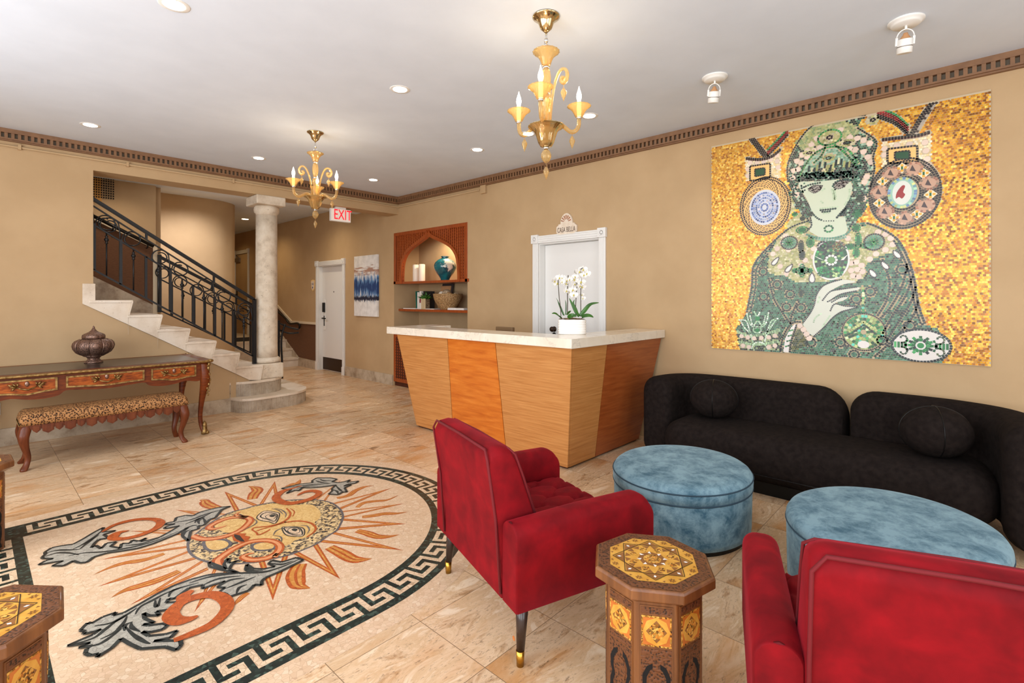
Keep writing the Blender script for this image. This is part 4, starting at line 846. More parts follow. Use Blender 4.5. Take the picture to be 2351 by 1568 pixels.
def flower(c, s, rz, tilt):
    f = MB(); Mx = Matrix.Translation(c) @ Matrix.Rotation(rz, 4, 'Z') @ Matrix.Rotation(tilt, 4, 'X')
    for k_, (a, L, w) in enumerate([(90, .9, .42), (10, 1.05, .98), (170, 1.05, .98), (-45, .85, .45), (-135, .85, .45)]):
        a = R(a); ax = V3(math.cos(a), 0, math.sin(a)); bx = V3(-math.sin(a), 0, math.cos(a)); rows = []
        for i in range(7):
            u = i/6; ww = w*math.sin(PI*min(.97, .1+.85*u))**.8; rows.append([Mx @ (ax*s*L*u+bx*s*ww*.5*t+V3(0, -s*(.12*u*u-.22*(t*t)*.5+.05)+(.004 if k_ in (1, 2) else 0), 0)) for t in (-1, -.5, 0, .5, 1)])
        f.grid(rows)
    o = link('flower', f, 'petal', orc); q = MB(); q.sphere(Mx @ V3(0, -s*.22, -s*.08), s*.17, 8, 6, (1, .8, 1.2)); q.sphere(Mx @ V3(0, -s*.3, -s*.28), s*.1, 8, 6); link('flower_lip', q, 'lip', o)
for a, b_, s, rz, tl in [(320, 420, .026, .9, .1), (385, 470, .028, .3, -.1), (430, 350, .028, -.1, .3), (495, 350, .026, -.7, .1), (495, 440, .025, -.9, 0), (560, 470, .027, .5, .1), (575, 410, .024, .2, .2), (640, 390, .022, -.4, .1), (560, 620, .026, .6, 0), (690, 370, .026, .2, .1), (735, 390, .031, 0, -.05), (750, 330, .024, -.5, .2), (700, 600, .03, .1, 0), (640, 660, .023, .4, .1), (720, 700, .03, -.3, .0), (740, 480, .024, .5, .1), (830, 230, .03, .5, .1), (760, 240, .022, 1.0, .1), (920, 180, .03, -.2, .3), (925, 300, .028, -.1, -.1), (1000, 270, .03, -.8, 0), (870, 440, .034, 0, -.1), (895, 540, .03, .1, -.05), (840, 520, .024, .6, 0), (890, 700, .02, .2, .1), (910, 770, .02, -.2, .1)]:
    flower(oz(a, b_, random.uniform(-.02, .02)), s*1.3, rz, tl)
# ------------------------------------------------------------------ writing desk with gilt mounts
WD = thing('writing_desk', 'long antique kingwood writing desk with gilt mounts and leather top against the wall', 'desk', (.865, 6.34, 0))
DF, DB, DX0, DX1 = 5.935, 6.74, .03, 1.70
m_ = MB(); m_.prism(rrect(1.73, .86, .05, 5, .865, 6.335), lambda u, v, w_: (u, v, w_), .752, .776); link('top', m_, 'kingf', WD, world=True, bevel=.006)
m_ = MB(); m_.prism(rrect(1.55, .68, .02, 3, .865, 6.335), lambda u, v, w_: (u, v, w_), .7762, .7775); link('leather_inset', m_, 'deskleather', WD, world=True)
e = rrect(1.745, .875, .055, 6, .865, 6.335)
m_ = MB(); m_.tube([(u, v, .764) for u, v in e], .0125, 8, closed=True)
for i in range(0, 76): u = .865-.82+i*.0218; m_.sphere((u, 6.335-.4375, .766), .009, 6, 4)
for sx in (-1, 1):
    for sy in (-1, 1): m_.sphere((.865+sx*.855, 6.335+sy*.42, .768), .03, 10, 6, (1, 1, .6)); m_.sphere((.865+sx*.82, 6.335+sy*.43, .768), .02, 8, 5, (1.4, .8, .6)); m_.sphere((.865+sx*.865, 6.335+sy*.385, .768), .02, 8, 5, (.8, 1.4, .6))
link('gilt_edge', m_, 'brass', WD, world=True)
top_ = [(DX0+.02, .75), (DX1-.02, .75)]
bot = crom([(1.68, .60), (1.64, .575), (1.60, .562), (1.50, .578), (1.40, .558), (1.30, .552), (1.20, .568), (1.15, .604), (1.05, .598), (.865, .585), (.68, .598), (.58, .604), (.53, .568), (.43, .552), (.33, .558), (.23, .578), (.13, .562), (.09, .575), (.05, .60)], 4)
m_ = MB(); m_.prism([(1.68, .752), *bot, (.05, .752)][::-1], fy, DF+.004, DF+.03); link('front_apron', m_, 'kingf', WD, world=True)
m_ = MB(); m_.prism([(1.68, .752), *bot, (.05, .752)][::-1], fy, DB-.03, DB); link('back_apron', m_, 'kingf', WD, world=True)
for x in (.05, 1.655):
    m_ = MB(); m_.prism([(DF+.03, .752), (DF+.03, .60), (DF+.25, .585), (6.335, .565), (DB-.25, .585), (DB-.03, .60), (DB-.03, .752)], lambda u, v, w_: (w_, u, v), x, x+.025); link('side_apron', m_, 'kingf', WD, world=True)
def drawer(x0, x1, z0, z1, sag):
    xm = (x0+x1)/2; lowb = crom([(x1, z0+.004), ((x1+xm)/2, z0+.012*sag), (xm, z0-.012*sag), ((x0+xm)/2, z0+.012*sag), (x0, z0+.004)], 4)
    lowb = crom([(x1, z0+.01), (xm+(x1-xm)*.55, z0+.004), (xm, z0-.010*sag), (xm-(xm-x0)*.55, z0+.004), (x0, z0+.01)], 4)
    pts = [(x0, z1), (x1, z1)]+lowb
    o_ = WD.location; loc = lambda u, v, w_: (u-o_.x, w_-o_.y, v)
    m_ = MB(); m_.prism(pts, fy, DF-.002, DF+.01); d = link('drawer', m_, 'king', WD, world=True)
    m_ = MB(); P_ = [(x0, z1), (x1, z1)]+lowb; c = np.array([xm, (z0+z1)/2]); ins = [tuple(np.array(p)+np.array([math.copysign(.014, c[0]-p[0]) if abs(p[0]-xm) > (x1-x0)*.49 else 0, math.copysign(.014, c[1]-p[1])])) for p in P_]
    n = len(P_)
    vs = [loc(*p, DF-.008) for p in P_]+[loc(*p, DF-.008) for p in ins]+[loc(*p, DF) for p in P_]+[loc(*p, DF-.002) for p in ins]
    m_.add(vs, [(i, (i+1) % n, n+(i+1) % n, n+i) for i in range(n)]+[(i, 2*n+i, 2*n+(i+1) % n, (i+1) % n) for i in range(n)]+[(n+i, n+(i+1) % n, 3*n+(i+1) % n, 3*n+i) for i in range(n)]); link('gilt_frame', m_, 'brass', d)
    m_ = MB(); zc = (z0+z1)/2+.004; y = DF-.012
    m_.tube([loc(*p, q) for p, q in (((xm-.062, zc-.004), y), ((xm-.045, zc-.014), y-.016), ((xm, zc-.028), y-.022), ((xm+.045, zc-.014), y-.016), ((xm+.062, zc-.004), y))], [.004, .006, .007, .006, .004], 6)
    for sg in (-1, 1):
        for dx, dz, L, a in ((.062, -.004, .05, .15), (.062, .0, .045, .9), (.07, -.006, .036, -.6), (.075, .004, .05, .45), (.06, .004, .03, 1.7)):
            m_.tube([loc(xm+sg*dx, zc+dz, y), loc(xm+sg*(dx+L*.5*math.cos(a)), zc+dz+L*.5*math.sin(a), y-.006), loc(xm+sg*(dx+L*math.cos(a)), zc+dz+L*math.sin(a), y)], [.003, .0085, .002], 6)
    link('drawer_pull', m_, 'brass', d)
    m_ = MB(); m_.sphere(loc(xm, zc+.018, DF-.004), .02, 12, 8, (.75, .3, 1.15)); link('escutcheon', m_, 'lanternm', d)
drawer(1.206, 1.592, .608, .732, 1.2); drawer(.58, 1.152, .618, .729, .6); drawer(.138, .524, .608, .732, 1.2)
def cabriole(pts, sec=4, tw=.7):
    m_ = MB(); C = crom(pts, 5)
    rings = [[(x+r*math.copysign(abs(math.cos(a))**tw, math.cos(a)), y+r*math.copysign(abs(math.sin(a))**tw, math.sin(a)), z) for a in np.linspace(0, 2*PI, 17)[:-1]] for x, y, z, r in C]
    m_.loft(rings); return m_
for sx, x in ((1, 1.655), (-1, .075)):
    for sy, y in ((-1, DF+.035), (1, DB-.035)):
        link('leg', cabriole([(x+sx*.012, y+sy*.012, .75, .036), (x+sx*.022, y+sy*.022, .62, .044), (x+sx*.02, y+sy*.02, .52, .04), (x-sx*.0, y-sy*.0, .36, .026), (x-sx*.012, y-sy*.012, .2, .02), (x-sx*.004, y-sy*.004, .09, .02), (x+sx*.02, y+sy*.02, .02, .026), (x+sx*.026, y+sy*.026, 0, .022)]), 'kingf', WD, world=True)
        if sy < 0 or sx > 0:
            lg = [c for c in WD.children if c.name.startswith('leg') and 'inset' not in c.name][-1]; o_ = WD.location
            m_ = MB(); cx, cy = x+sx*.045-o_.x, y+sy*.045-o_.y
            for k_ in range(16): z = .73-.021*k_; a = k_*2.4; m_.sphere((cx-sx*.0+.010*math.cos(a), cy+.010*math.sin(a), z), .017-.0005*k_, 8, 6, (.9, .9, 1.5))
            for s2 in (-1, 1): m_.tube([(cx+s2*.006, cy+s2*.006, .60), (cx+s2*.022, cy+s2*.0, .57), (cx+s2*.02, cy+s2*.01, .53), (cx, cy, .47)], [.004, .008, .006, .002], 6)
            link('gilt_mount', m_, 'brass', lg)
            m_ = MB(); fx_, fy_ = x+sx*.02-o_.x, y+sy*.02-o_.y
            m_.lathe([(.03, 0), (.034, .012), (.03, .03), (.024, .05), (.022, .1), (.014, .125), (.001, .14)], (fx_, fy_, 0), 14); m_.sphere((fx_+sx*.02, fy_+sy*.02, .016), .02, 8, 6); link('gilt_foot', m_, 'brass', lg)
# lantern on the desk
lt_c = onz(215, 832.6, .7775); ln_ = thing('bronze_lantern', 'pierced bronze lantern with lobed body and pointed lid on the writing desk', 'lantern', (lt_c.x, lt_c.y, .7778))
lob = lambda n, k_: (lambda a, h: 1-k_*(1-abs(math.cos(n*a/2))))
m_ = MB(); m_.lathe([(.074, 0), (.076, .006), (.066, .018), (.05, .034), (.047, .042), (.058, .058), (.084, .068), (.088, .076)], (0, 0, 0), 48, mod=lob(8, .06)); link('foot', m_, 'lantern', ln_)
m_ = MB(); m_.lathe([(.085, .074), (.11, .084), (.140, .105), (.162, .14), (.171, .172), (.165, .2), (.148, .222), (.118, .236), (.09, .241)], (0, 0, 0), 64, mod=lob(8, .11)); bd = link('body', m_, 'lantern', ln_)
m_ = MB()
for k_ in range(8):
    a = (k_+.5)*PI/4; m_.tube([(r*.95*math.cos(a), r*.95*math.sin(a), z) for r, z in ((.088, .076), (.135, .105), (.158, .14), (.166, .172), (.16, .2), (.143, .222), (.114, .237))], .0055, 6)
link('rib', m_, 'lanternm', bd)
m_ = MB(); m_.lathe([(.09, .241), (.094, .252), (.094, .268), (.088, .282), (.068, .294), (.042, .306), (.022, .324), (.012, .342), (.008, .352), (.011, .358), (.004, .364), (.001, .372)], (0, 0, 0), 48, mod=lambda a, h: 1-(.07*(1-abs(math.cos(4*a))) if h < .3 else 0)); link('lid', m_, 'lantern', ln_)
# bench
BN = thing('bench', 'long leopard print bench with carved wooden apron in front of the writing desk', 'bench', (.872, 5.88, 0))
bx0, bx1, by0, by1 = .283, 1.462, 5.735, 6.055
m_ = MB(); rings = []
for x in [-.6+.05*(1-math.cos(q)) for q in np.linspace(0.15, PI/2, 7)]+list(np.linspace(-.5, .5, 9))+[.6-.05*(1-math.cos(q)) for q in np.linspace(PI/2, .15, 7)]:
    e = min(1, (.6-abs(x))/.05); q = math.sqrt(max(0, 1-(1-e)**2)); hy = .163+.010*q; zt_ = .40+.072*q
    prof = [(-hy, .372), (-hy-.004, .40)]+[(-hy+.05-.054*math.cos(p), zt_-.05+.05*math.sin(p)) for p in np.linspace(0, PI/2, 6)]+[(0, zt_+.012)]+[(hy-.05+.054*math.sin(p), zt_-.05+.05*math.cos(p)) for p in np.linspace(0, PI/2, 6)]+[(hy+.004, .40), (hy, .372)]
    rings.append([(.872+x, 5.893+u, max(v, .3722)) for u, v in prof])
m_.loft(rings); link('cushion', m_, 'leopard', BN, world=True)
m_ = MB(); 
for u, v in [(.872-.6+i*1.2/70, 5.893-.1725) for i in range(71)]: m_.sphere((u, v+.002, .379), .0042, 6, 4)
for j_ in range(18): m_.sphere((.872+.6, 5.73+j_*.019, .379), .0042, 6, 4); m_.sphere((.872-.6, 5.73+j_*.019, .379), .0042, 6, 4)
link('nail_trim', m_, 'brass', BN, world=True)
m_ = MB(); m_.box(bx0, bx1, by0-.006, by0+.02, .335, .373); m_.box(bx0, bx1, by1-.02, by1, .32, .373); m_.box(bx0, bx0+.02, by0, by1, .32, .373); m_.box(bx1-.02, bx1, by0, by1, .32, .373); link('rail', m_, 'mahog', BN, world=True)
x = bx0+.07; k_ = 0
while x < bx1-.09:
    w_ = .072 if k_ % 2 else .05; low = .292 if k_ % 2 else .304
    m_ = MB(); m_.prism([(x, .372), (x+w_, .372), (x+w_, low+.022), (x+w_/2, low), (x, low+.022)], fy, by0-.012, by0+.012); pd = link('apron_pendant', m_, 'mahog', BN, world=True, bevel=.002)
    m_ = MB(); o_ = BN.location; m_.prism([(x+.008-o_.x, .358), (x+w_-.008-o_.x, .358), (x+w_-.008-o_.x, low+.026), (x+w_/2-o_.x, low+.012), (x+.008-o_.x, low+.026)], fy, by0-.016-o_.y, by0-.012-o_.y); link('carved_field', m_, 'mahog', pd, bevel=.0015)
    x += w_+.010; k_ += 1
for sx, x in ((1, 1.43), (-1, .315)):
    for sy, y in ((-1, by0+.03), (1, by1-.03)):
        link('leg', cabriole([(x, y, .37, .036), (x+sx*.006, y+sy*.006, .33, .04), (x+sx*.016, y+sy*.02, .27, .036), (x+sx*.006, y+sy*.008, .19, .027), (x-sx*.012, y-sy*.010, .11, .021), (x-sx*.006, y-sy*.006, .055, .021), (x+sx*.012, y+sy*.016, .016, .026), (x+sx*.014, y+sy*.020, 0, .022)]), 'mahog', BN, world=True)

# ------------------------------------------------------------------ red armchair (local: x across, y forward, origin under the middle of the back)
def rbox(x0, x1, y0, y1, z0, z1, r, n=4):
    """soft box: rounded outline in y-z extruded along x, then bevelled"""
    m_ = MB(); m_.prism(rrect(y1-y0, z1-z0, r, n, (y0+y1)/2, (z0+z1)/2), lambda u, v, w_: (w_, u, v), x0, x1, False); return m_
AW, AD, AH, AB = .425, .695, .562, .235
def armchair(label, loc, rz):
    t = thing('armchair', label, 'armchair', loc, rz, 'red velvet armchairs')
    for s in (-1, 1):
        # arm: top edge falls a little to the back, front corner rounded
        a, b_ = sorted((s*AW, s*(AW-.118)))
        m_ = MB(); rings = []; xm, hw = (a+b_)/2, (b_-a)/2
        def top(y): return AH-.006+.01*min(1, y/.3)-(0 if y < AD-.085 else .085-math.sqrt(max(0, .085**2-(y-AD+.085)**2)))
        for y, k_ in [(0, .9), (.008, 1)]+[(q, 1) for q in np.linspace(.05, AD-.09, 8)]+[(AD-.085+.085*math.sin(q), 1) for q in np.linspace(.1, 1.25, 7)]+[(AD-.002, .985), (AD, .93)]:
            t_ = top(min(y, AD-.006)); w_ = hw*k_; r_ = .046; pr = [(xm-w_, AB), (xm+w_, AB)]+[(xm+w_-r_+r_*math.cos(q), t_-r_+r_*math.sin(q)) for q in np.linspace(0, PI/2, 7)]+[(xm-w_+r_-r_*math.sin(q), t_-r_+r_*math.cos(q)) for q in np.linspace(0, PI/2, 7)]
            rings.append([(u, y, v) for u, v in pr])
        m_.loft(rings); o = link('arm', m_, 'red', t)
        m_ = MB(); xo = s*(AW-.007); xi = s*(AW-.111)
        for yy, dy in ((.008, 0), (AD-.006, 0)): m_.tube([(xo, yy, AB+.02), (xo, yy, AH-.05 if yy < .1 else AH-.12), (s*(AW-.03), yy-(0 if yy < .1 else .045), AH-.016), (s*(AW-.06), yy-(0 if yy < .1 else .06), AH-.005), (s*(AW-.09), yy-(0 if yy < .1 else .045), AH-.016), (xi, yy, AH-.05 if yy < .1 else AH-.12), (xi, yy, AH-.1 if yy < .1 else .3)], .0045, 6); link('piping', m_, 'redp', o)
    # back: leans backwards, thicker at the seat, runs down to the base behind
    bw = AW-.122
    side = [(-.0, AB), (.20, AB), (.20, .44), (.165, .60), (.085, .80)]+[(.03+.05*math.cos(q), .785+.047*math.sin(q)) for q in np.linspace(.5, PI*.75, 6)]+[(-.055, .80), (-.05, .70), (-.02, .45)]
    m_ = MB(); rings = []
    Pn = crom([(0, AB), (0, .35), (-.02, .55), (-.045, .70), (-.058, .79)], 4)
    outb = [(y, z) for y, z in Pn]+[(-.056+.016, .826), (.0, .832), (.045, .822), (.068, .79), (.10, .70), (.15, .56), (.19, .44), (.19, AB)]
    XB = bw+.006; rings = []
    for x in [-XB, -XB+.004]+[-XB+.055*(1-math.cos(q)) for q in np.linspace(.5, PI/2, 6)]+list(np.linspace(-XB+.1, XB-.1, 6))+[XB-.055*(1-math.cos(q)) for q in np.linspace(PI/2, .5, 6)]+[XB-.004, XB]:
        e = min(1, (XB-abs(x))/.055); H_ = 1-(1-math.sqrt(max(0, 1-(1-e)**2)))*.05/.6; n_ = .012 if abs(x) > XB-.002 else (.003 if abs(x) > XB-.005 else 0)
        rings.append([(x, y+(n_ if y < .02 else -n_), AB+(z-AB)*H_) for y, z in outb])
    m_.loft(rings); bk_ = link('backrest', m_, 'red', t, sharp=60)
    m_ = MB()
    m_.tube([(-bw-.001, -.004, AB+.02), (-bw-.001, -.026, .55), (-bw-.001, -.062, .785), (-bw+.03, -.057, .822), (0, -.057, .826), (bw-.03, -.057, .822), (bw+.001, -.062, .785), (bw+.001, -.026, .55), (bw+.001, -.004, AB+.02)], .0055, 6)
    m_.tube([(-bw-.004, .168, .50), (-bw-.004, .098, .70), (-bw-.002, .062, .795), (-bw+.02, .042, .817), (0, .042, .823), (bw-.02, .042, .817), (bw+.002, .062, .795), (bw+.004, .098, .70), (bw+.004, .168, .50)], .005, 6); link('piping', m_, 'redp', bk_)
    m_ = MB(); m_.box(-bw, bw, .18, AD-.02, AB, .33); link('seat_base', m_, 'red', t, bevel=.01)
    # tufted seat
    btn = []; nx, ny = 4, 4
    for r_ in range(ny):
        for c_ in range(nx if r_ % 2 == 0 else nx-1): btn.append((-bw+.07+(c_+(0 if r_ % 2 == 0 else .5))*(2*bw-.14)/(nx-1), .25+r_*.112))
    B_ = np.array(btn); xs = np.linspace(-bw+.002, bw-.002, 56); ys = np.linspace(.17, AD-.012, 50)
    def zt(x, y):
        d = np.hypot(B_[:, 0]-x, B_[:, 1]-y); o_ = np.argsort(d); z = .43
        z -= .035*math.exp(-(d[o_[0]]/.022)**2)
        # valleys along the diamond lines
        ux = (x+bw-.07)/((2*bw-.14)/(nx-1)); uy = (y-.25)/.224
        p, q = ux+uy*1.0, ux-uy*1.0
        for w_ in (p, q): f = abs(w_-round(w_)); z -= .011*math.exp(-(f/.09)**2)
        ed = min(bw-abs(x), AD-.01-y, y-.1); z -= .04*max(0, 1-ed/.04)**2
        return z
    P_ = [[(x, y, zt(x, y)) for x in xs] for y in ys]
    m_ = MB(); m_.grid(P_)
    m_.loft([[p for p in P_[-1]], [(p[0], p[1]+.004, .3) for p in P_[-1]]], cap=False, closed=False)
    se = link('seat_cushion', m_, 'red', t)
    for x, y in btn:
        m_ = MB(); m_.sphere((x, y, .401), .011, 8, 6, (1, 1, .6)); link('button', m_, 'red', se)
    for sx in (-1, 1):
        for y, dy in ((.06, -.018), (AD-.07, .018)):
            x = sx*(AW-.06); m_ = MB(); m_.lathe([(.016, .06), (.0265, AB+.004)], (0, 0, 0), 20)
            for i, v in enumerate(m_.v): k_ = (AB-v[2])/AB; m_.v[i] = (v[0]+x+sx*.012*k_, v[1]+y+dy*k_, v[2])
            lg = link('leg', m_, 'legw', t); m_ = MB(); m_.lathe([(.0145, 0), (.0166, .06)], (x+sx*.010, y+dy*.85, 0), 20); link('brass_tip', m_, 'tip', lg)
    return t
ch1 = armchair('red velvet armchair with tufted seat beside the floor mosaic, its back to the mosaic', (1.524, 1.668, 0), R(-90-18.4))
if True:
    lg = [c for c in ch1.children if c.name.startswith('leg')]
    m_ = MB(); m_.lathe([(.009, 0), (.009, .0015)], (0, 0, 0), 14, axis=1); o = link('orange_sticker', m_, 'inl_org', ch1); o.location = (AW-.062, .022, .105); o['label'] = 'small orange sticker on the back leg'
ch2 = dup(ch1, (1.496, .019, 0), R(-90+20.2), 'red velvet armchair seen from behind at the lower right, before the wide ottoman')
for c in list(ch2.children):
    if c.name.startswith('orange_sticker'): bpy.data.objects.remove(c)
# ------------------------------------------------------------------ ottomans
def ottoman(label, x, y, rz, rx, ry, h, seam, base, matn='blue'):
    t = thing('ottoman', label, 'ottoman', (x, y, 0), rz, 'blue velvet ottomans')
    el = lambda k_, z: [(rx*k_*math.cos(a), ry*k_*math.sin(a), z) for a in np.linspace(0, 2*PI, 73)[:-1]]
    if seam:
        m_ = MB(); m_.loft([el(.965, .03), el(.975, .06), el(.985, h-.115), el(.975, h-.10)]); link('body', m_, matn, t)
        m_ = MB(); m_.loft([el(.97, h-.102), el(.995, h-.095), el(1.0, h-.06), el(.992, h-.035), el(.97, h-.018), el(.93, h-.006), el(.8, h+.003), el(.4, h+.008), el(.02, h+.009)]); ld = link('lid', m_, matn, t)
        m_ = MB(); m_.tube([(p[0], p[1], p[2]) for p in el(.997, h-.038)], .004, 6, closed=True); m_.tube(el(.99, h-.100), .005, 6, closed=True); link('piping', m_, 'blued', ld)
    else:
        m_ = MB(); m_.loft([el(.965, .03), el(.985, .06), el(.995, h-.09), el(.992, h-.06)]); link('body', m_, matn, t)
        m_ = MB(); m_.loft([el(.992, h-.061), el(1.0, h-.05), el(.995, h-.03), el(.97, h-.012), el(.92, h-.001), el(.8, h+.005), el(.4, h+.008), el(.02, h+.009)]); ld = link('top', m_, matn, t)
        m_ = MB(); m_.tube(el(.999, h-.058), .0035, 6, closed=True); link('seam', m_, 'blued', ld)
    m_ = MB(); m_.loft([el(.93, .0), el(.93, .032)]); link('base', m_, 'black', t); return t
ottoman('round blue velvet ottoman with a lidded top beside the red armchair by the counter', 3.046, 1.37, R(6.7), .458, .412, .385, True, 0)
ottoman('wide blue velvet ottoman in front of the black sofa, behind the nearer red armchair', 2.945, .305, R(-9.3), .47, .42, .385, False, 0)

# ------------------------------------------------------------------ black curved sofa
SF = thing('sofa', 'long black boucle sofa with rounded back and ends under the wall mosaic', 'sofa', (4.3, .9, 0))
def backseg(path, h0, h1, thick, endr, name):
    """rounded slab following a floor path; both ends rounded in elevation"""
    C = crom(path, 10); P_ = np.array(C); d = np.gradient(P_, axis=0); L = np.hypot(*d.T); n = np.c_[-d[:, 1], d[:, 0]]/L[:, None]
    s_ = np.r_[0, np.cumsum(np.hypot(*np.diff(P_, axis=0).T))]; tot = s_[-1]
    rings = []; k_ = 20
    # resample with dense ends
    ts = np.unique(np.r_[endr[0]*(1-np.cos(np.linspace(0, PI/2, 9))), np.linspace(endr[0], tot-endr[1], 26), tot-endr[1]*(1-np.cos(np.linspace(PI/2, 0, 9)))])
    ts = np.clip(ts, .0005, tot-.0005)
    for s in ts:
        x, y = np.interp(s, s_, P_[:, 0]), np.interp(s, s_, P_[:, 1]); nx_, ny_ = np.interp(s, s_, n[:, 0]), np.interp(s, s_, n[:, 1])
        e = min(s/endr[0], (tot-s)/endr[1], 1.0); er = endr[0] if s < tot/2 else endr[1]
        q = math.sqrt(max(0, 1-(1-e)**2)); H = h1-(1-q)*er*.95; lo = h0+(1-q)*.02; w = thick*(.55+.45*q)
        ring = []
        for u, v in rrect(w, H-lo, min(.11, (H-lo)*.45, w*.45), 5, 0, (H+lo)/2): ring.append((x+nx_*u, y+ny_*u, v))
        rings.append(ring)
    m_ = MB(); m_.loft(rings); return link(name, m_, 'boucle', SF, world=True)
backseg([(4.50, .725), (4.53, .95), (4.54, 1.3), (4.53, 1.65), (4.49, 1.88), (4.38, 2.0), (4.2, 2.045), (4.03, 2.05)], .06, .735, .27, (.20, .10), 'back')
backseg([(4.50, .700), (4.53, .5), (4.53, .25), (4.50, .08), (4.40, -.09), (4.22, -.19), (4.0, -.23), (3.78, -.235)], .06, .735, .27, (.17, .10), 'back')
def pill(x, y0, y1, w, z0, z1, name):
    rings = []; N = 40; L = y1-y0; r = w/2
    for i in range(N+1):
        a = PI*i/N; y = (y0+y1)/2-(L/2)*math.cos(a) if False else None
    ts = np.r_[r*.62*(1-np.cos(np.linspace(0, PI/2, 10))), np.linspace(r*.62, L-r*.62, 20)[1:-1], L-r*.62*(1-np.cos(np.linspace(PI/2, 0, 10)))]
    ts = np.clip(ts, .0008, L-.0008)
    for s in ts:
        e = min(s/(r*.62), (L-s)/(r*.62), 1); q = math.sqrt(max(0, 1-(1-e)**2)); ww = w*(.35+.65*q); hh = (z1-z0)*(.25+.75*q); zc = (z0+z1)/2
        rings.append([(x+u, y0+s, v) for u, v in rrect(ww, hh, min(.13, hh*.49, ww*.45), 6, 0, zc)])
    m_ = MB(); m_.loft(rings); return link(name, m_, 'boucle', SF, world=True)
pill(4.12, -.10, 1.925, .60, .085, .43, 'seat')
m_ = MB(); m_.prism(rrect(.5, 1.75, .1, 4, 4.16, .9), lambda u, v, w_: (u, v, w_), 0, .09); link('plinth', m_, 'black', SF, world=True)
m_ = MB(); m_.tube([(3.826, y, .16) for y in np.linspace(.1, 1.7, 12)], .003, 5); link('seat_seam', m_, 'black', SF, world=True)
def ball(x, y, z, r, sq, label):
    m_ = MB(); m_.sphere((0, 0, 0), r, 32, 20, (1, 1, sq)); t = link('ball_cushion', m_, 'boucle'); t.location = (x, y, z); tag(t, label, 'cushion', 'ball cushions on the black sofa')
    m_ = MB(); 
    for tz in (.3, 1.9): m_.tube([(r*1.0*math.cos(a)*math.cos(tz), r*1.0*math.cos(a)*math.sin(tz), r*sq*math.sin(a)) for a in np.linspace(0, 2*PI, 41)[:-1]], .003, 5, closed=True)
    link('seam', m_, 'black', t); return t
ball(4.21, 1.61, .587, .185, .85, 'round black boucle ball cushion at the counter end of the sofa')
ball(4.12, .195, .587, .185, .85, 'round black boucle ball cushion at the far right end of the sofa')

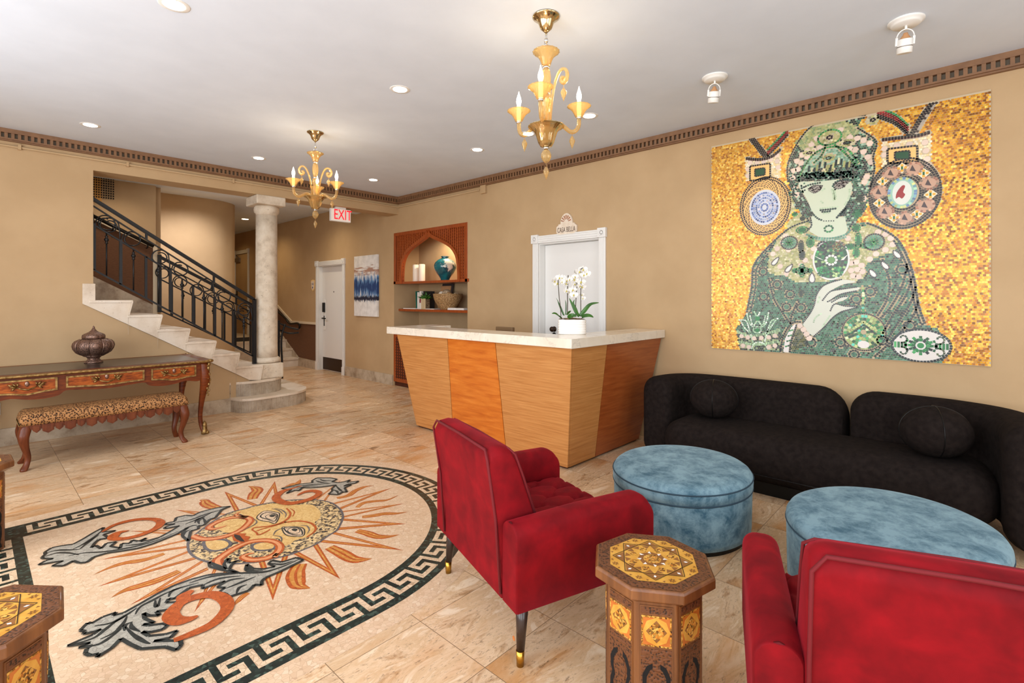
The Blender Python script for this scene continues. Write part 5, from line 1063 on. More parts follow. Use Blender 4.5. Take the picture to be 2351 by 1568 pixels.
# ------------------------------------------------------------------ octagonal inlaid tables
def octp(r, z, rot=PI/8): return [(r*math.cos(rot+i*PI/4), r*math.sin(rot+i*PI/4), z) for i in range(8)]
def octtable(label, loc, rz):
    t = thing('octagonal_table', label, 'side table', loc, rz, 'octagonal inlaid side tables'); H = .5; rt = .212; rb = .168
    m_ = MB(); m_.loft([octp(rb+.004, H-.06), octp(rt-.012, H-.042), octp(rt, H-.036), octp(rt, H-.008), octp(rt-.006, H)], smooth=False); tp = link('top', m_, 'oct', t, bevel=.003)
    m_ = MB()
    a, b_ = octp(rt-.012, H+.0008), octp(.158, H+.0008)
    for i in range(8): j = (i+1) % 8; m_.add([a[i], a[j], b_[j], b_[i]], [(0, 1, 2, 3)])
    link('carved_border', m_, 'carve', tp)
    m_ = MB(); m_.add(octp(.157, H+.0009), [tuple(range(8))]); link('inlay_field', m_, 'inl_gold', tp)
    def poly(m_, pts, z): m_.add([(p[0], p[1], z) for p in pts], [tuple(range(len(pts)))])
    pol = lambda r, a: (r*math.cos(a), r*math.sin(a)); z = H+.0014
    o_, br, pe, mi, dk = MB(), MB(), MB(), MB(), MB()
    RS = .136                                       # star points lie at the middle of the sides
    ri = RS*math.cos(PI/4)/math.cos(PI/8)           # where the two squares cross
    for i in range(8):
        a = i*PI/4; a2 = a+PI/8
        poly(br, [pol(RS-.006, a), pol(ri-.002, a+PI/8-.05), pol(ri*.93, a), pol(ri-.002, a-PI/8+.05)], z)
        poly(pe, [pol(.121, a), pol(.113, a+.045), pol(.105, a), pol(.113, a-.045)], z+.0006)
        poly(mi, [pol(.088, a2), pol(.070, a2+.21), pol(.05, a2), pol(.070, a2-.21)], z+.0006)
        poly(br, [pol(.094, a+.02), pol(.094, a+.33), pol(.073, a+.17)], z+.0004); poly(br, [pol(.094, a-.02), pol(.094, a-.33), pol(.073, a-.17)], z+.0004)
        poly(pe, [pol(.054, a+.10), pol(.043, a+.30), pol(.036, a+.02)], z+.0007) ; poly(pe, [pol(.054, a-.10), pol(.036, a-.02), pol(.043, a-.30)], z+.0007) if False else None
        cx, cy = pol(.138, a2)
        for q in range(6):
            b2 = q*PI/3; poly(br, [(cx+.013*math.cos(b2), cy+.013*math.sin(b2)), (cx+.007*math.cos(b2+.42), cy+.007*math.sin(b2+.42)), (cx+.002*math.cos(b2), cy+.002*math.sin(b2)), (cx+.007*math.cos(b2-.42), cy+.007*math.sin(b2-.42))], z+.0004)
        for s_ in (-1, 1): poly(br, [pol(.146, a2+s_*.2), pol(.139, a2+s_*.24), pol(.136, a2+s_*.17)], z+.0004)
    poly(o_, [pol(ri*.985, PI/8+k_*PI/4) for k_ in range(8)], z+.0002)
    poly(mi, [pol(.031, k_*PI/8) for k_ in range(16)], z+.0006); poly(br, [pol(.049, k_*PI/4) for k_ in range(8)], z+.0004)
    for rot in (0, PI/4):
        sq = [pol(RS, rot+k_*PI/2) for k_ in range(4)]
        for k_ in range(4): A_, B2 = Vector(sq[k_]), Vector(sq[(k_+1) % 4]); n = (B2-A_).normalized().orthogonal()*.0013; poly(dk, [A_+n, B2+n, B2-n, A_-n], z+.0009)
    for mb2, mt, nm in ((o_, 'inl_gold', 'gold_inlay'), (br, 'inl_brown', 'brown_inlay'), (pe, 'pearl', 'pearl_inlay'), (mi, 'mos_fine', 'micro_inlay'), (dk, 'inl_dark', 'line_inlay')): link(nm, mb2, mt, tp)
    m_ = MB(); m_.loft([octp(rb, .0), octp(rb, H-.058)], smooth=False); bd = link('body', m_, 'oct', t, bevel=.004)
    # side panels
    ap = rb*math.cos(PI/8); hw = rb*math.sin(PI/8)
    for i in range(8):
        a = i*PI/4; n = V3(math.cos(a), math.sin(a), 0); tt = V3(-math.sin(a), math.cos(a), 0)
        P2 = lambda u, v, d: tuple(n*(ap+d)+tt*u+V3(0, 0, v))
        def rect(m_, u0, u1, v0, v1, d0, d1): m_.prism([(u0, v0), (u1, v0), (u1, v1), (u0, v1)], P2, d0, d1)
        m_ = MB(); rect(m_, -hw+.012, hw-.012, .018, H-.07, 0, .003); pn = link('side_panel', m_, 'oct', t)
        m_ = MB(); rect(m_, -hw+.016, hw-.016, .405, .425, .003, .0042); rect(m_, -hw+.016, hw-.016, .272, .292, .003, .0042); rect(m_, -hw+.016, hw-.016, .03, .268, .003, .0038); link('carving', m_, 'carve', pn)
        m_ = MB(); rect(m_, -.047, .047, .300, .398, .003, .0048); fr = link('inlay_square', m_, 'mos_fine', pn)
        m_ = MB(); rect(m_, -.042, .042, .305, .393, .0048, .0052); link('orange_field', m_, 'inl_org', pn)
        m_ = MB(); vc = .349
        m_.prism([(.043*math.cos(q), vc+.046*math.sin(q)) for q in np.linspace(0, 2*PI, 9)[:-1]], P2, .0052, .0056); link('gold_octagon', m_, 'inl_gold', pn)
        m_ = MB()
        m_.prism([(0, vc-.036), (.033, vc), (0, vc+.036), (-.033, vc)], P2, .0056, .0059); link('brown_diamond', m_, 'inl_brown', pn)
        m_ = MB(); m_.prism([(.024*math.cos(q), vc+.026*math.sin(q)) for q in np.linspace(0, 2*PI, 25)[:-1]], P2, .0059, .0063); link('rosette', m_, 'mos_fine', pn)
        m_ = MB(); q = []
        for s in (1, -1): q.append([(s*u, v) for u, v in ((.012, .245), (.03, .235), (.044, .205), (.043, .17), (.036, .155), (.045, .13), (.046, .09), (.038, .05), (.047, .02), (.034, .02), (.026, .055), (.033, .09), (.032, .125), (.024, .15), (.031, .175), (.03, .2), (.02, .222), (.0115, .23))])
        for o2 in q: m_.prism(o2, P2, .0038, .0046)
        link('pierced_slot', m_, 'hole', pn)
        m_ = MB(); m_.prism(crom([(0, .222), (.018, .214), (.026, .19), (.02, .155), (.028, .12), (.027, .085), (.016, .05), (0, .03), (-.016, .05), (-.027, .085), (-.028, .12), (-.02, .155), (-.026, .19), (-.018, .214)], 3, True), P2, .0038, .0056); link('carved_cartouche', m_, 'carve', pn)
        if i % 2 == 0 or True:
            pass
    return t
oc1 = octtable('octagonal inlaid wooden side table between the two red armchairs', (1.635, .841, 0), R(-13))
oc2 = dup(oc1, (.003, 2.093, 0), R(-5), 'octagonal inlaid wooden side table at the lower left on the floor mosaic')
oc3 = dup(oc1, (-.025, 4.11, 0), R(2), 'octagonal inlaid wooden side table at the left edge in front of the leopard bench')
# ------------------------------------------------------------------ chandeliers
def chandelier(label, loc, arms, curls):
    t = thing('chandelier', label, 'chandelier', loc, 0, 'amber glass chandeliers')
    flute = lambda n, k_: (lambda a, h: 1+k_*math.cos(n*a))
    m_ = MB(); m_.lathe([(.001, -.092), (.012, -.09), (.018, -.084), (.034, -.07), (.043, -.045), (.052, -.026), (.070, -.012), (.079, -.006), (.079, -.001), (.001, -.0005)], (0, 0, 0), 40); link('canopy', m_, 'brassc', t)
    m_ = MB(); m_.tube([(0, 0, -.09), (0, 0, -.155)], .006, 8); m_.lathe([(.006, -.128), (.011, -.13), (.011, -.148), (.006, -.15)], (0, 0, 0), 14)
    m_.tube([(.016*math.cos(a), 0, -.168+.014*math.sin(a)) for a in np.linspace(0, 2*PI, 17)[:-1]], .0028, 6, closed=True)
    m_.tube([(0, .014*math.cos(a), -.19+.018*math.sin(a)) for a in np.linspace(0, 2*PI, 17)[:-1]], .0028, 6, closed=True)
    m_.tube([(0, 0, -.2), (0, 0, -.29)], .004, 6); link('hanging_rod', m_, 'chrome', t)
    m_ = MB(); m_.lathe([(.02, -.292), (.026, -.28), (.034, -.255), (.046, -.232), (.064, -.216), (.078, -.207), (.0775, -.204), (.062, -.213), (.043, -.230), (.031, -.255), (.022, -.28), (.016, -.289)], (0, 0, 0), 48, mod=flute(16, .03)); link('top_cup', m_, 'amber', t)
    m_ = MB()
    for z in (-.296, -.448, -.765): m_.lathe([(.016, z-.006), (.019, z-.003), (.019, z+.003), (.016, z+.006)], (0, 0, 0), 24)
    link('collar', m_, 'chrome', t)
    m_ = MB(); m_.lathe([(.014, -.30), (.024, -.32), (.0285, -.355), (.027, -.39), (.019, -.43), (.013, -.445)], (0, 0, 0), 40, mod=flute(10, .04)); m_.lathe([(.013, -.45), (.026, -.465), (.031, -.49), (.026, -.515), (.02, -.525), (.026, -.55), (.029, -.58), (.024, -.62), (.016, -.65)], (0, 0, 0), 40, mod=flute(10, .04)); link('stem', m_, 'amber', t)
    m_ = MB(); m_.lathe([(.018, -.758), (.034, -.752), (.046, -.73), (.055, -.70), (.066, -.668), (.085, -.648), (.104, -.640), (.105, -.637), (.086, -.642), (.064, -.664), (.052, -.69), (.04, -.73), (.001, -.745)], (0, 0, 0), 56, mod=flute(20, .022)); link('bowl', m_, 'amberd', t)
    m_ = MB(); m_.lathe([(.011, -.772), (.022, -.782), (.029, -.80), (.028, -.818), (.02, -.836), (.008, -.848), (.001, -.85)], (0, 0, 0), 32, mod=flute(8, .03)); link('finial_ball', m_, 'amber', t)
    def drop(x, y, z, nm='drop'):
        m_ = MB(); m_.tube([(x, y, z), (x, y, z-.026)], .0016, 5); m_.lathe([(.001, z-.024), (.006, z-.028), (.0165, z-.048), (.0165, z-.056), (.009, z-.078), (.003, z-.092), (.001, z-.1)], (x, y, 0), 16, mod=lambda a, h: 1+.06*math.cos(5*a+h*200)); link(nm, m_, 'amber', t)
    drop(0, 0, -.846)
    for a in arms:
        u = V3(math.cos(a), math.sin(a), 0); P = lambda r, z: u*r+V3(0, 0, z)
        m_ = MB(); m_.tube([P(r, z) for r, z in crom([(.02, -.655), (.05, -.625), (.085, -.612), (.12, -.632), (.155, -.652), (.185, -.645), (.206, -.615), (.21, -.57)], 5)], [.012]*20+[.0125]*16, 10); am = link('arm', m_, 'amber', t)
        c = P(.21, 0)
        m_ = MB(); m_.lathe([(.012, -.572), (.0155, -.57), (.0155, -.562), (.012, -.56)], (c.x, c.y, 0), 20); link('collar', m_, 'chrome', am)
        m_ = MB(); m_.lathe([(.014, -.562), (.022, -.558), (.03, -.54), (.041, -.52), (.058, -.503), (.07, -.497), (.0698, -.4945), (.056, -.499), (.038, -.517), (.027, -.54), (.018, -.554)], (c.x, c.y, 0), 48, mod=flute(18, .03)); link('candle_cup', m_, 'amber', am)
        m_ = MB(); m_.lathe([(.0125, -.555), (.0125, -.468), (.009, -.464)], (c.x, c.y, 0), 18); link('candle_sleeve', m_, 'candle_sleeve', am)
        m_ = MB(); m_.lathe([(.008, -.466), (.013, -.452), (.0155, -.438), (.013, -.42), (.007, -.402), (.003, -.388), (.0008, -.378)], (c.x, c.y, 0), 18); bu = link('bulb', m_, 'bulb', am); bu.visible_shadow = True
        drop(u.x*.165, u.y*.165, -.652)
        L = Vector(loc); point('candle_bulb_light', (L.x+c.x*1.0, L.y+c.y, L.z-.366), 1.5, (1, .80, .55), .012)
    for a in curls:
        u = V3(math.cos(a), math.sin(a), 0); P = lambda r, z: u*r+V3(0, 0, z)
        m_ = MB(); C = crom([(.03, -.65), (.036, -.56), (.05, -.46), (.075, -.38), (.105, -.342), (.135, -.346), (.15, -.375), (.142, -.408), (.122, -.418), (.108, -.402), (.116, -.388), (.126, -.394)], 5)
        m_.tube([P(r, z) for r, z in C], list(np.interp(np.linspace(0, 1, len(C)), [0, .4, .7, 1], [.007, .010, .015, .012])), 10, flat=.8); link('curled_leaf', m_, 'amber', t)
        drop(u.x*.125, u.y*.125, -.424)
    return t
tA = lambda deg, c: math.atan2(*(( -(c[1]/math.hypot(*c))*math.sin(R(deg)) + (-(c[0])/math.hypot(*c))*math.cos(R(deg)) if False else 0), 1)) if False else None
def polar(c, deg):        # angle measured from "to the right as seen from the room's entrance side", 90 = towards it
    base = math.atan2(-c[1], -c[0]); return base+R(deg-90)*-1 if False else base-R(90-deg)*-1
def polar(c, deg):
    base = math.atan2(-c[1], -c[0])           # towards the entrance side
    return base+R(90-deg)*1.0
C1, C2 = (2.271, 1.834), (2.311, 4.779)
chandelier('amber glass chandelier with three lit candle bulbs over the seating, nearest of the two', (*C1, ZC), [polar(C1, q) for q in (98, -22, 218)], [polar(C1, 38), polar(C1, 278)])
chandelier('amber glass chandelier with two curled leaves hanging near the exit sign and the stair', (*C2, ZC), [polar(C2, q) for q in (158, 22, 275)], [polar(C2, 188), polar(C2, 352)])
# ------------------------------------------------------------------ recessed and surface lights
DL = [(.773, 3.28, 'above the left end of the floor mosaic'), (.772, 6.132, 'above the writing desk'), (2.285, 3.31, 'between the two chandeliers'), (2.286, 6.138, 'just left of the far chandelier near the beam'),
      (3.779, 6.106, 'nearest the back corner by the niche'), (3.79, 4.03, 'over the long side of the reception counter'), (3.765, 3.27, 'half hidden behind the bowl of the near chandelier'), (3.768, 2.547, 'beside the right candle cup of the near chandelier')]
for x, y, lb_ in DL:
    t = thing('downlight', 'recessed round ceiling downlight '+lb_, 'ceiling light', (x, y, ZC), group='recessed ceiling downlights')
    m_ = MB(); m_.lathe([(.05, -.0015), (.074, -.003), (.078, -.001), (.078, 0)], (0, 0, 0), 36); link('trim_ring', m_, 'whitep', t)
    m_ = MB(); m_.lathe([(.001, -.0045), (.052, -.004), (.054, -.001)], (0, 0, 0), 32); link('lens', m_, 'lens', t)
    spot('downlight_lamp', (x, y, ZC-.02), (x, y, 0), 8, (1, .90, .76), 120, .9, .05)
t = thing('downlight', 'warm recessed downlight in the hall ceiling beyond the column', 'ceiling light', (3.958, 11.357, 3.1), group='recessed ceiling downlights')
m_ = MB(); m_.lathe([(.06, -.0015), (.092, -.003), (.096, -.001), (.096, 0)], (0, 0, 0), 36); link('trim_ring', m_, 'whitep', t); m_ = MB(); m_.lathe([(.001, -.005), (.064, -.004), (.066, -.001)], (0, 0, 0), 32); link('lens', m_, 'lensh', t)
spot('hall_spot', (3.958, 11.357, 3.07), (3.958, 11.36, 0), 46, (1, .76, .45), 150, .9, .05)
spot('hall_spot', (3.95, 8.7, 3.07), (3.95, 8.7, 0), 44, (1, .84, .60), 150, .9, .05)
spot('landing_lamp', (3.95, 13.6, 3.07), (3.95, 13.6, 0), 18, (1, .70, .34), 150, .9, .05)
spot('stairwell_lamp', (1.25, 7.55, 2.9), (1.3, 7.7, 0), 20, (1, .86, .7), 150, .9, .05)
spot('hall_spot', (2.35, 8.75, 3.07), (2.45, 8.9, 0), 135, (.95, .95, 1), 150, .9, .05)  # added fill to brighten the curved wall; no known fixture here
def track(x, y, tilt, az, label):
    t = thing('ceiling_spotlight', label, 'ceiling light', (x, y, ZC), group='white ceiling spotlights'); 
    m_ = MB(); m_.lathe([(.001, -.028), (.066, -.028), (.074, -.022), (.078, -.012), (.088, -.010), (.09, -.004), (.09, 0)], (0, 0, 0), 40); link('mount_disc', m_, 'whitep', t)
    m_ = MB(); m_.tube([(0, 0, -.026), (0, 0, -.052)], .007, 8)
    Mx = Matrix.Translation((0, 0, -.05)) @ Matrix.Rotation(az, 4, 'Z') @ Matrix.Rotation(tilt, 4, 'Y')
    m_.tube([Mx @ V3(0, .042*math.cos(a) if True else 0, -.042+.044*math.sin(a) if a < PI and a > 0 else -.042) for a in np.linspace(0, PI, 15)], .0035, 6)
    for s in (-1, 1): m_.bar(Mx @ V3(0, s*.042, -.04), Mx @ V3(0, s*.042, -.085), .012, .003)
    link('yoke', m_, 'whitep', t)
    def lm(prof, mat, nm, par):
        m_ = MB(); m_.lathe(prof, (0, 0, 0), 28); m_.v = [tuple(Mx @ Vector(p)) for p in m_.v]; return link(nm, m_, mat, par)
    cn = lm([(.034, -.132), (.038, -.13), (.038, -.055), (.036, -.053), (.034, -.055), (.034, -.128)], 'whitep', 'lamp_can', t)
    lm([(.010, -.018), (.014, -.03), (.024, -.045), (.032, -.06), (.033, -.12), (.001, -.121)], 'tile', 'lamp_bulb', t)
    lm([(.0384, -.092), (.0386, -.094), (.0386, -.095), (.0384, -.097)], 'closer', 'can_groove', cn)
    return t
s1 = track(3.747, .308, R(14), R(200), 'white ceiling spotlight with a tilted can, the nearer one above the wall mosaic')
s2 = track(3.738, 1.422, R(-16), R(40), 'white ceiling spotlight with a tilted can, the farther one above the wall mosaic')
for y0, y1 in ((.308, .6), (1.422, 1.3)): spot('spotlight_beam', (3.747, y0, ZC-.19), (4.72, y1, 1.75), 9, (1, .88, .7), 95, .9, .03)
# ------------------------------------------------------------------ floor mosaic medallion
MO = thing('floor_mosaic', 'marble floor mosaic of a sun face inside a dark green Greek key border', 'mosaic', (1.25, 3.19, 0))
MX, MY, MR = 1.25, 3.188, 1.2125
G = lambda u, v, w: (u-MO.location.x, v-MO.location.y, w)
def dring(r, xl, n=48):        # D shape: straight left end, half circle on the right
    return [(xl, MY+r), (xl, MY-r)]+[(MX+r*math.cos(a), MY+r*math.sin(a)) for a in np.linspace(-PI/2, PI/2, n)]
m_ = MB(); m_.flat(dring(MR+.112, -.13), G, .0005); link('ground', m_, 'mcream', MO)
m_ = MB(); a, b_ = dring(MR, -.02), dring(.983, .215); n = len(a)
m_.add([G(*p, .0010) for p in a]+[G(*p, .0010) for p in b_], [(i, (i+1) % n, n+(i+1) % n, n+i) for i in range(n)]); bd = link('key_border', m_, 'mgreen', MO)
PITCH, r0 = .1593, 1.030        # key pattern: rows from the inside out, six columns a repeat
cells = [(0, 1, 6), (1, 1, 2), (1, 5, 6), (2, 1, 4), (2, 5, 6), (3, 3, 4), (3, 5, 6), (4, 0, 4), (4, 5, 6)]
Ls = MX-.215; La = PI*1.1; nrep = int((2*Ls+La)/PITCH); cwid = PITCH/6
def along(s, d):                 # point at path length s, d metres outwards from the inner line of the key
    if s < Ls: return (.215+s, MY-(r0+d))
    if s < Ls+La: q = -PI/2+(s-Ls)/1.1; return (MX+(r0+d)*math.cos(q), MY+(r0+d)*math.sin(q))
    return (MX-(s-Ls-La), MY+r0+d)
m_ = MB(); s0 = .806-.215-4*PITCH-cwid
for k_ in range(-1, nrep+2):
    for row, c0, c1 in cells:
        sa, sb = s0+k_*PITCH+c0*cwid, s0+k_*PITCH+c1*cwid
        if sa < .0 or sb > 2*Ls+La: continue
        d0, d1 = row*.0275, (row+1)*.0275+.0001; st_ = max(1, int((sb-sa)/.03)); 
        pts = [along(s, d0) for s in np.linspace(sa, sb, st_+1)]+[along(s, d1) for s in np.linspace(sb, sa, st_+1)]
        m_.add([G(*p, .0015) for p in pts], [tuple(range(len(pts)))])
# straight end on the left
y = MY-.93
while y < MY+.92:
    for row, c0, c1 in cells:
        x0, x1 = .165-row*.0275, .165-(row+1)*.0275; m_.add([G(x0, y+c0*cwid, .0015), G(x1, y+c0*cwid, .0015), G(x1, y+c1*cwid, .0015), G(x0, y+c1*cwid, .0015)], [(0, 1, 2, 3)])
    y += PITCH
link('key_pattern', m_, 'mcream2', bd)
# picture: points were measured on the floor along sight lines
def fp(o, k): return lambda *pts: [tuple(onz(o[0]+x*k, o[1]+y*k)[:2]) for x, y in pts]
fA, fB, fC, fD, fE = fp((400, 1080), .1276), fp((600, 1080), .14462), fp((400, 1200), .17014), fp((70, 1160), .17439), fp((150, 1300), .19141)
sunc, sunr = (1.262, 3.20), .418
def ray(tip, b0, b1, name='sun_ray'):
    t = np.array(tip); p0, p1 = np.array(b0), np.array(b1); mid = (p0+p1)/2
    m_ = MB(); m_.flat([tuple(p0), tuple(t), tuple(p1)], G, .0010); o = link(name, m_, 'morange', MO)
    def inset(w): 
        # shrink towards the incenter
        a, b_, c = np.linalg.norm(p1-t), np.linalg.norm(p0-t), np.linalg.norm(p0-p1); ic = (a*p0+b_*p1+c*t)/(a+b_+c); per = a+b_+c
        A_ = abs(np.cross(p0-t, p1-t))/2; rin = 2*A_/per; f = max(.05, 1-w/rin); return [tuple(ic+(q-ic)*f) for q in (p0, t, p1)]
    r_ = np.linalg.norm(mid-np.array(sunc))
    ww = np.linalg.norm(p0-p1)
    for w, mt, z, nm in ((.009, 'mgold', .0013, 'gold_band'), (.018, 'morange', .0016, 'inner_line'), (.027, 'mcream', .0019, 'pale_heart')):
        if ww*.5 < w*1.5: continue
        q = inset(w*min(1, ww/.16)); base = np.array(q[0])+(np.array(q[2])-np.array(q[0]))/2; d = mid-base
        q2 = [tuple(np.array(q[0])+d), q[1], tuple(np.array(q[2])+d)]
        m_ = MB(); m_.flat(q2, G, z); link(nm, m_, mt, o)
for tip, b0, b1 in [(fB((2250, 1270)), fB((1150, 975)), fB((905, 1140))), (fB((2300, 850)), fB((1300, 765)), fB((1205, 950))), (fB((2280, 525)), fB((1278, 650)), fB((1312, 750))), (fB((2065, 282)), fB((1085, 535)), fB((1250, 625))),
                    (fB((1260, 158)), fB((850, 475)), fB((1010, 495))), (fA((1810, 195)), fA((1530, 612)), fA((1900, 560))), (fA((905, 383)), fA((1090, 745)), fA((1500, 618))), (fA((30, 710)), fA((700, 890)), fA((950, 785))),
                    (fD((1312, 342)), fD((2010, 400)), fD((2030, 325))), (fD((930, 718)), fD((2040, 452)), fD((2080, 560))), (fD((880, 1075)), fD((2075, 600)), fD((2195, 705))), (fD((1312, 1315)), fD((2255, 728)), fD((2345, 850))),
                    (fC((270, 1212)), fC((560, 560)), fC((800, 560))), (fC((1330, 1050)), fC((1140, 540)), fC((1540, 445))), (fC((2240, 762)), fC((1600, 420)), fC((1935, 285)))]:
    ray(tip[0], b0[0], b1[0])
def wstrip(name, pts, w, mt, z, parent, n=6):
    m_ = MB(); strip(m_, crom(pts, n), w, G, z); return link(name, m_, mt, parent)
def flame(pts, w):
    w *= .8; f = wstrip('flame', pts, [w*.75, w, w*.8, 0], 'morange', .0010, MO); wstrip('gold_core', pts, [w*.5, w*.62, w*.4, 0], 'mgold', .0013, f); wstrip('orange_line', pts, [w*.1, w*.16, w*.1, 0], 'morange', .0016, f)
for pts, w in [(fB((1080, 1220), (1260, 1310), (1450, 1410), (1600, 1420), (1755, 1403)), .10), (fB((1520, 960), (1680, 1000), (1830, 1050), (2000, 1055), (2197, 1020)), .075), (fB((1600, 740), (1780, 720), (1950, 690), (2150, 685), (2325, 658)), .06),
               (fB((1520, 590), (1620, 520), (1800, 490), (2000, 470), (2185, 390)), .05), (fB((1200, 440), (1380, 400), (1500, 320), (1650, 260), (1790, 246)), .06), (fB((400, 270), (500, 225), (580, 200), (620, 140)), .07),
               (fA((1400, 520), (1440, 430), (1500, 360), (1440, 310), (1330, 286)), .11), (fA((800, 690), (650, 640), (560, 590), (540, 545), (450, 535)), .10), (fD((1760, 640), (1500, 720), (1250, 760), (1050, 820), (835, 915)), .055),
               (fD((1960, 870), (1700, 980), (1450, 1060), (1250, 1120), (1065, 1216)), .075), (fC((1700, 560), (1640, 680), (1650, 800), (1700, 860), (1838, 888)), .12), (fC((1000, 950), (920, 1000), (860, 1060), (805, 1120)), .04)]:
    flame(pts, w)
# face
m_ = MB(); circ = [(sunc[0]+sunr*math.cos(a), sunc[1]+sunr*math.sin(a)) for a in np.linspace(0, 2*PI, 65)[:-1]]
outl = fC((185, 310), (205, 400), (300, 480), (480, 540), (700, 555), (900, 555), (1180, 525), (1450, 465), (1650, 405), (1900, 300), (2080, 180))+fB((1190, 960), (1250, 870), (1295, 750), (1270, 650), (1180, 560), (1080, 510), (900, 475), (700, 465), (400, 480), (200, 510))+fA((1500, 630), (1250, 700), (1050, 750), (850, 830), (700, 920), (560, 1020), (330, 1200), (258, 1290))
outl = crom(outl, 3, True)
m_.flat(outl, G, .0022); FA = link('sun_face', m_, 'mspeck', MO); FA['label'] = 'round sun face with speckled mane'
def patch(name, pts, mt, z, n=4): m_ = MB(); m_.flat(crom(pts, n, True) if n else pts, G, z); return link(name, m_, mt, FA)
m_ = MB(); strip(m_, outl+outl[:1], .014, G, .0025); link('face_outline', m_, 'mslate', FA)
patch('forehead', fA((1100, 750), (1300, 700), (1600, 625), (1850, 600))+fB((300, 545), (500, 552), (700, 545), (800, 550), (880, 595), (935, 660), (940, 730), (890, 800), (850, 830), (870, 940), (770, 1035), (660, 1085), (540, 1115), (430, 1185), (345, 1190))+fA((1930, 1290), (1850, 1230), (1500, 1270), (1330, 1300), (1050, 1270), (960, 1230), (1200, 1100), (1400, 930), (1330, 850), (1190, 790)), 'mskin', .0026)
patch('cheek', fA((720, 1000), (800, 920), (1000, 880), (1200, 880), (1300, 920), (1270, 1000), (1150, 1080), (1000, 1130), (900, 1120), (800, 1070)), 'mskin', .0030)
for nm, pts in (('chin_lobe', fA((530, 1300), (600, 1260), (800, 1250), (950, 1270), (1010, 1330), (950, 1400), (800, 1450), (650, 1450), (560, 1400))), ('cheek_lobe', fA((1395, 1390), (1450, 1330), (1600, 1295), (1780, 1300), (1830, 1350), (1780, 1420), (1600, 1450), (1450, 1440)))):
    patch(nm, pts, 'mskin', .0030); m_ = MB(); q = crom(pts, 5, True); strip(m_, q+q[:1], .018, G, .0033); link('lobe_outline', m_, 'mslate', FA)
def scroll(pts, w, par=FA, z=.0036, n=6):
    s_ = wstrip('moustache_scroll', pts, w, 'morange', z, par, n); wstrip('pale_band', pts, [q*.42 for q in w], 'mpeach', z+.0003, s_, n) if par is MO else wstrip('pale_band', pts, [q*.42 for q in w], 'mpeach', z+.0003, par, n)
scroll(fA((320, 1185), (500, 1243), (750, 1232), (1000, 1170), (1200, 1080), (1330, 970), (1368, 900), (1300, 855), (1150, 845), (950, 875), (780, 935), (650, 1010), (630, 1050), (720, 1062), (850, 1032), (950, 1000)), [.045, .05, .05, .045, .05, .04, .008])
scroll(fA((1310, 855), (1150, 830), (1110, 800), (1190, 755)), [.04, .03, .012])
scroll(fC((600, 590), (585, 520), (650, 460), (800, 360), (1000, 272), (1200, 245), (1350, 265), (1425, 325), (1390, 410), (1250, 485), (1050, 510), (930, 472), (990, 432), (1080, 420)), [.06, .055, .05, .045, .055, .045, .008])
scroll(fC((1385, 420), (1340, 460), (1400, 470)), [.035, .03, .012])
for pts, w in [(fA((1400, 1080), (1450, 1040), (1700, 1012), (1900, 962), (2040, 880), (2090, 780), (2020, 690)), .018), (fA((1480, 1100), (1600, 1060), (1850, 990), (2000, 940))+fB((400, 830), (600, 812), (780, 845), (860, 915), (835, 985), (720, 1070)), .018), (fA((1400, 1080), (1480, 1130), (1520, 1170), (1680, 1100), (1720, 1070)), .014), (fA((2080, 690), (2160, 750), (2130, 840)), .008)]:
    wstrip('face_line', pts, [w*.6, w, w*.6], 'morange', .0040, FA)
patch('lips', fA((1040, 1190), (1090, 1142), (1300, 1145), (1270, 1180), (1370, 1205), (1312, 1300), (1180, 1312), (1060, 1270)), 'morange', .0040, 0)
patch('mouth', fA((1080, 1160), (1180, 1180), (1220, 1232), (1272, 1292), (1200, 1292), (1120, 1252), (1075, 1200)), 'mlips', .0043, 0)
for nm, o_, i_, ir, pu in [('eye', fA((1485, 850), (1620, 742), (1820, 760), (1895, 802), (1820, 962), (1700, 932), (1560, 912)), fA((1550, 842), (1650, 770), (1820, 790), (1855, 832), (1808, 922), (1680, 892)), fA((1640, 845), (1700, 805), (1800, 800), (1830, 840), (1780, 890), (1690, 880)), fA((1710, 825), (1760, 805), (1815, 815), (1790, 845), (1740, 850))),
                           ('eye', fA((1940, 1040), (2010, 1025), (2150, 1020), (2300, 1042), (2345, 1100), (2310, 1192), (2100, 1195), (1985, 1150)), fA((1970, 1045), (2040, 1045), (2160, 1035), (2270, 1060), (2300, 1170), (2130, 1165), (2030, 1120)), fA((2040, 1090), (2100, 1050), (2220, 1050), (2260, 1110), (2180, 1150), (2080, 1130)), fA((2110, 1075), (2160, 1055), (2220, 1070), (2190, 1105), (2140, 1100)))]:
    e = patch(nm, o_, 'mcream2', .0040, 3); m_ = MB(); q = crom(o_, 4, True); strip(m_, q+q[:1], .007, G, .0043); q = crom(i_, 4, True); strip(m_, q+q[:1], .009, G, .0043); q = crom(ir, 4, True); strip(m_, q+q[:1], .005, G, .0043); m_.flat(crom(pu, 4, True), G, .0044); link('eye_lines', m_, 'mline', FA)
for pts in (fA((1800, 690), (1930, 720), (2010, 790), (1990, 860)), fA((1760, 700), (1880, 730), (1960, 800)), fA((1420, 880), (1485, 930), (1420, 1000), (1180, 1110)), fA((1780, 1180), (1830, 1100), (1940, 1050)), fA((1790, 1185), (1900, 1200), (1935, 1250), (1920, 1300)), fB((620, 880), (720, 890), (760, 950), (730, 1010))):
    wstrip('brow_line', pts, [.003, .009, .003], 'mslate', .0045, FA)
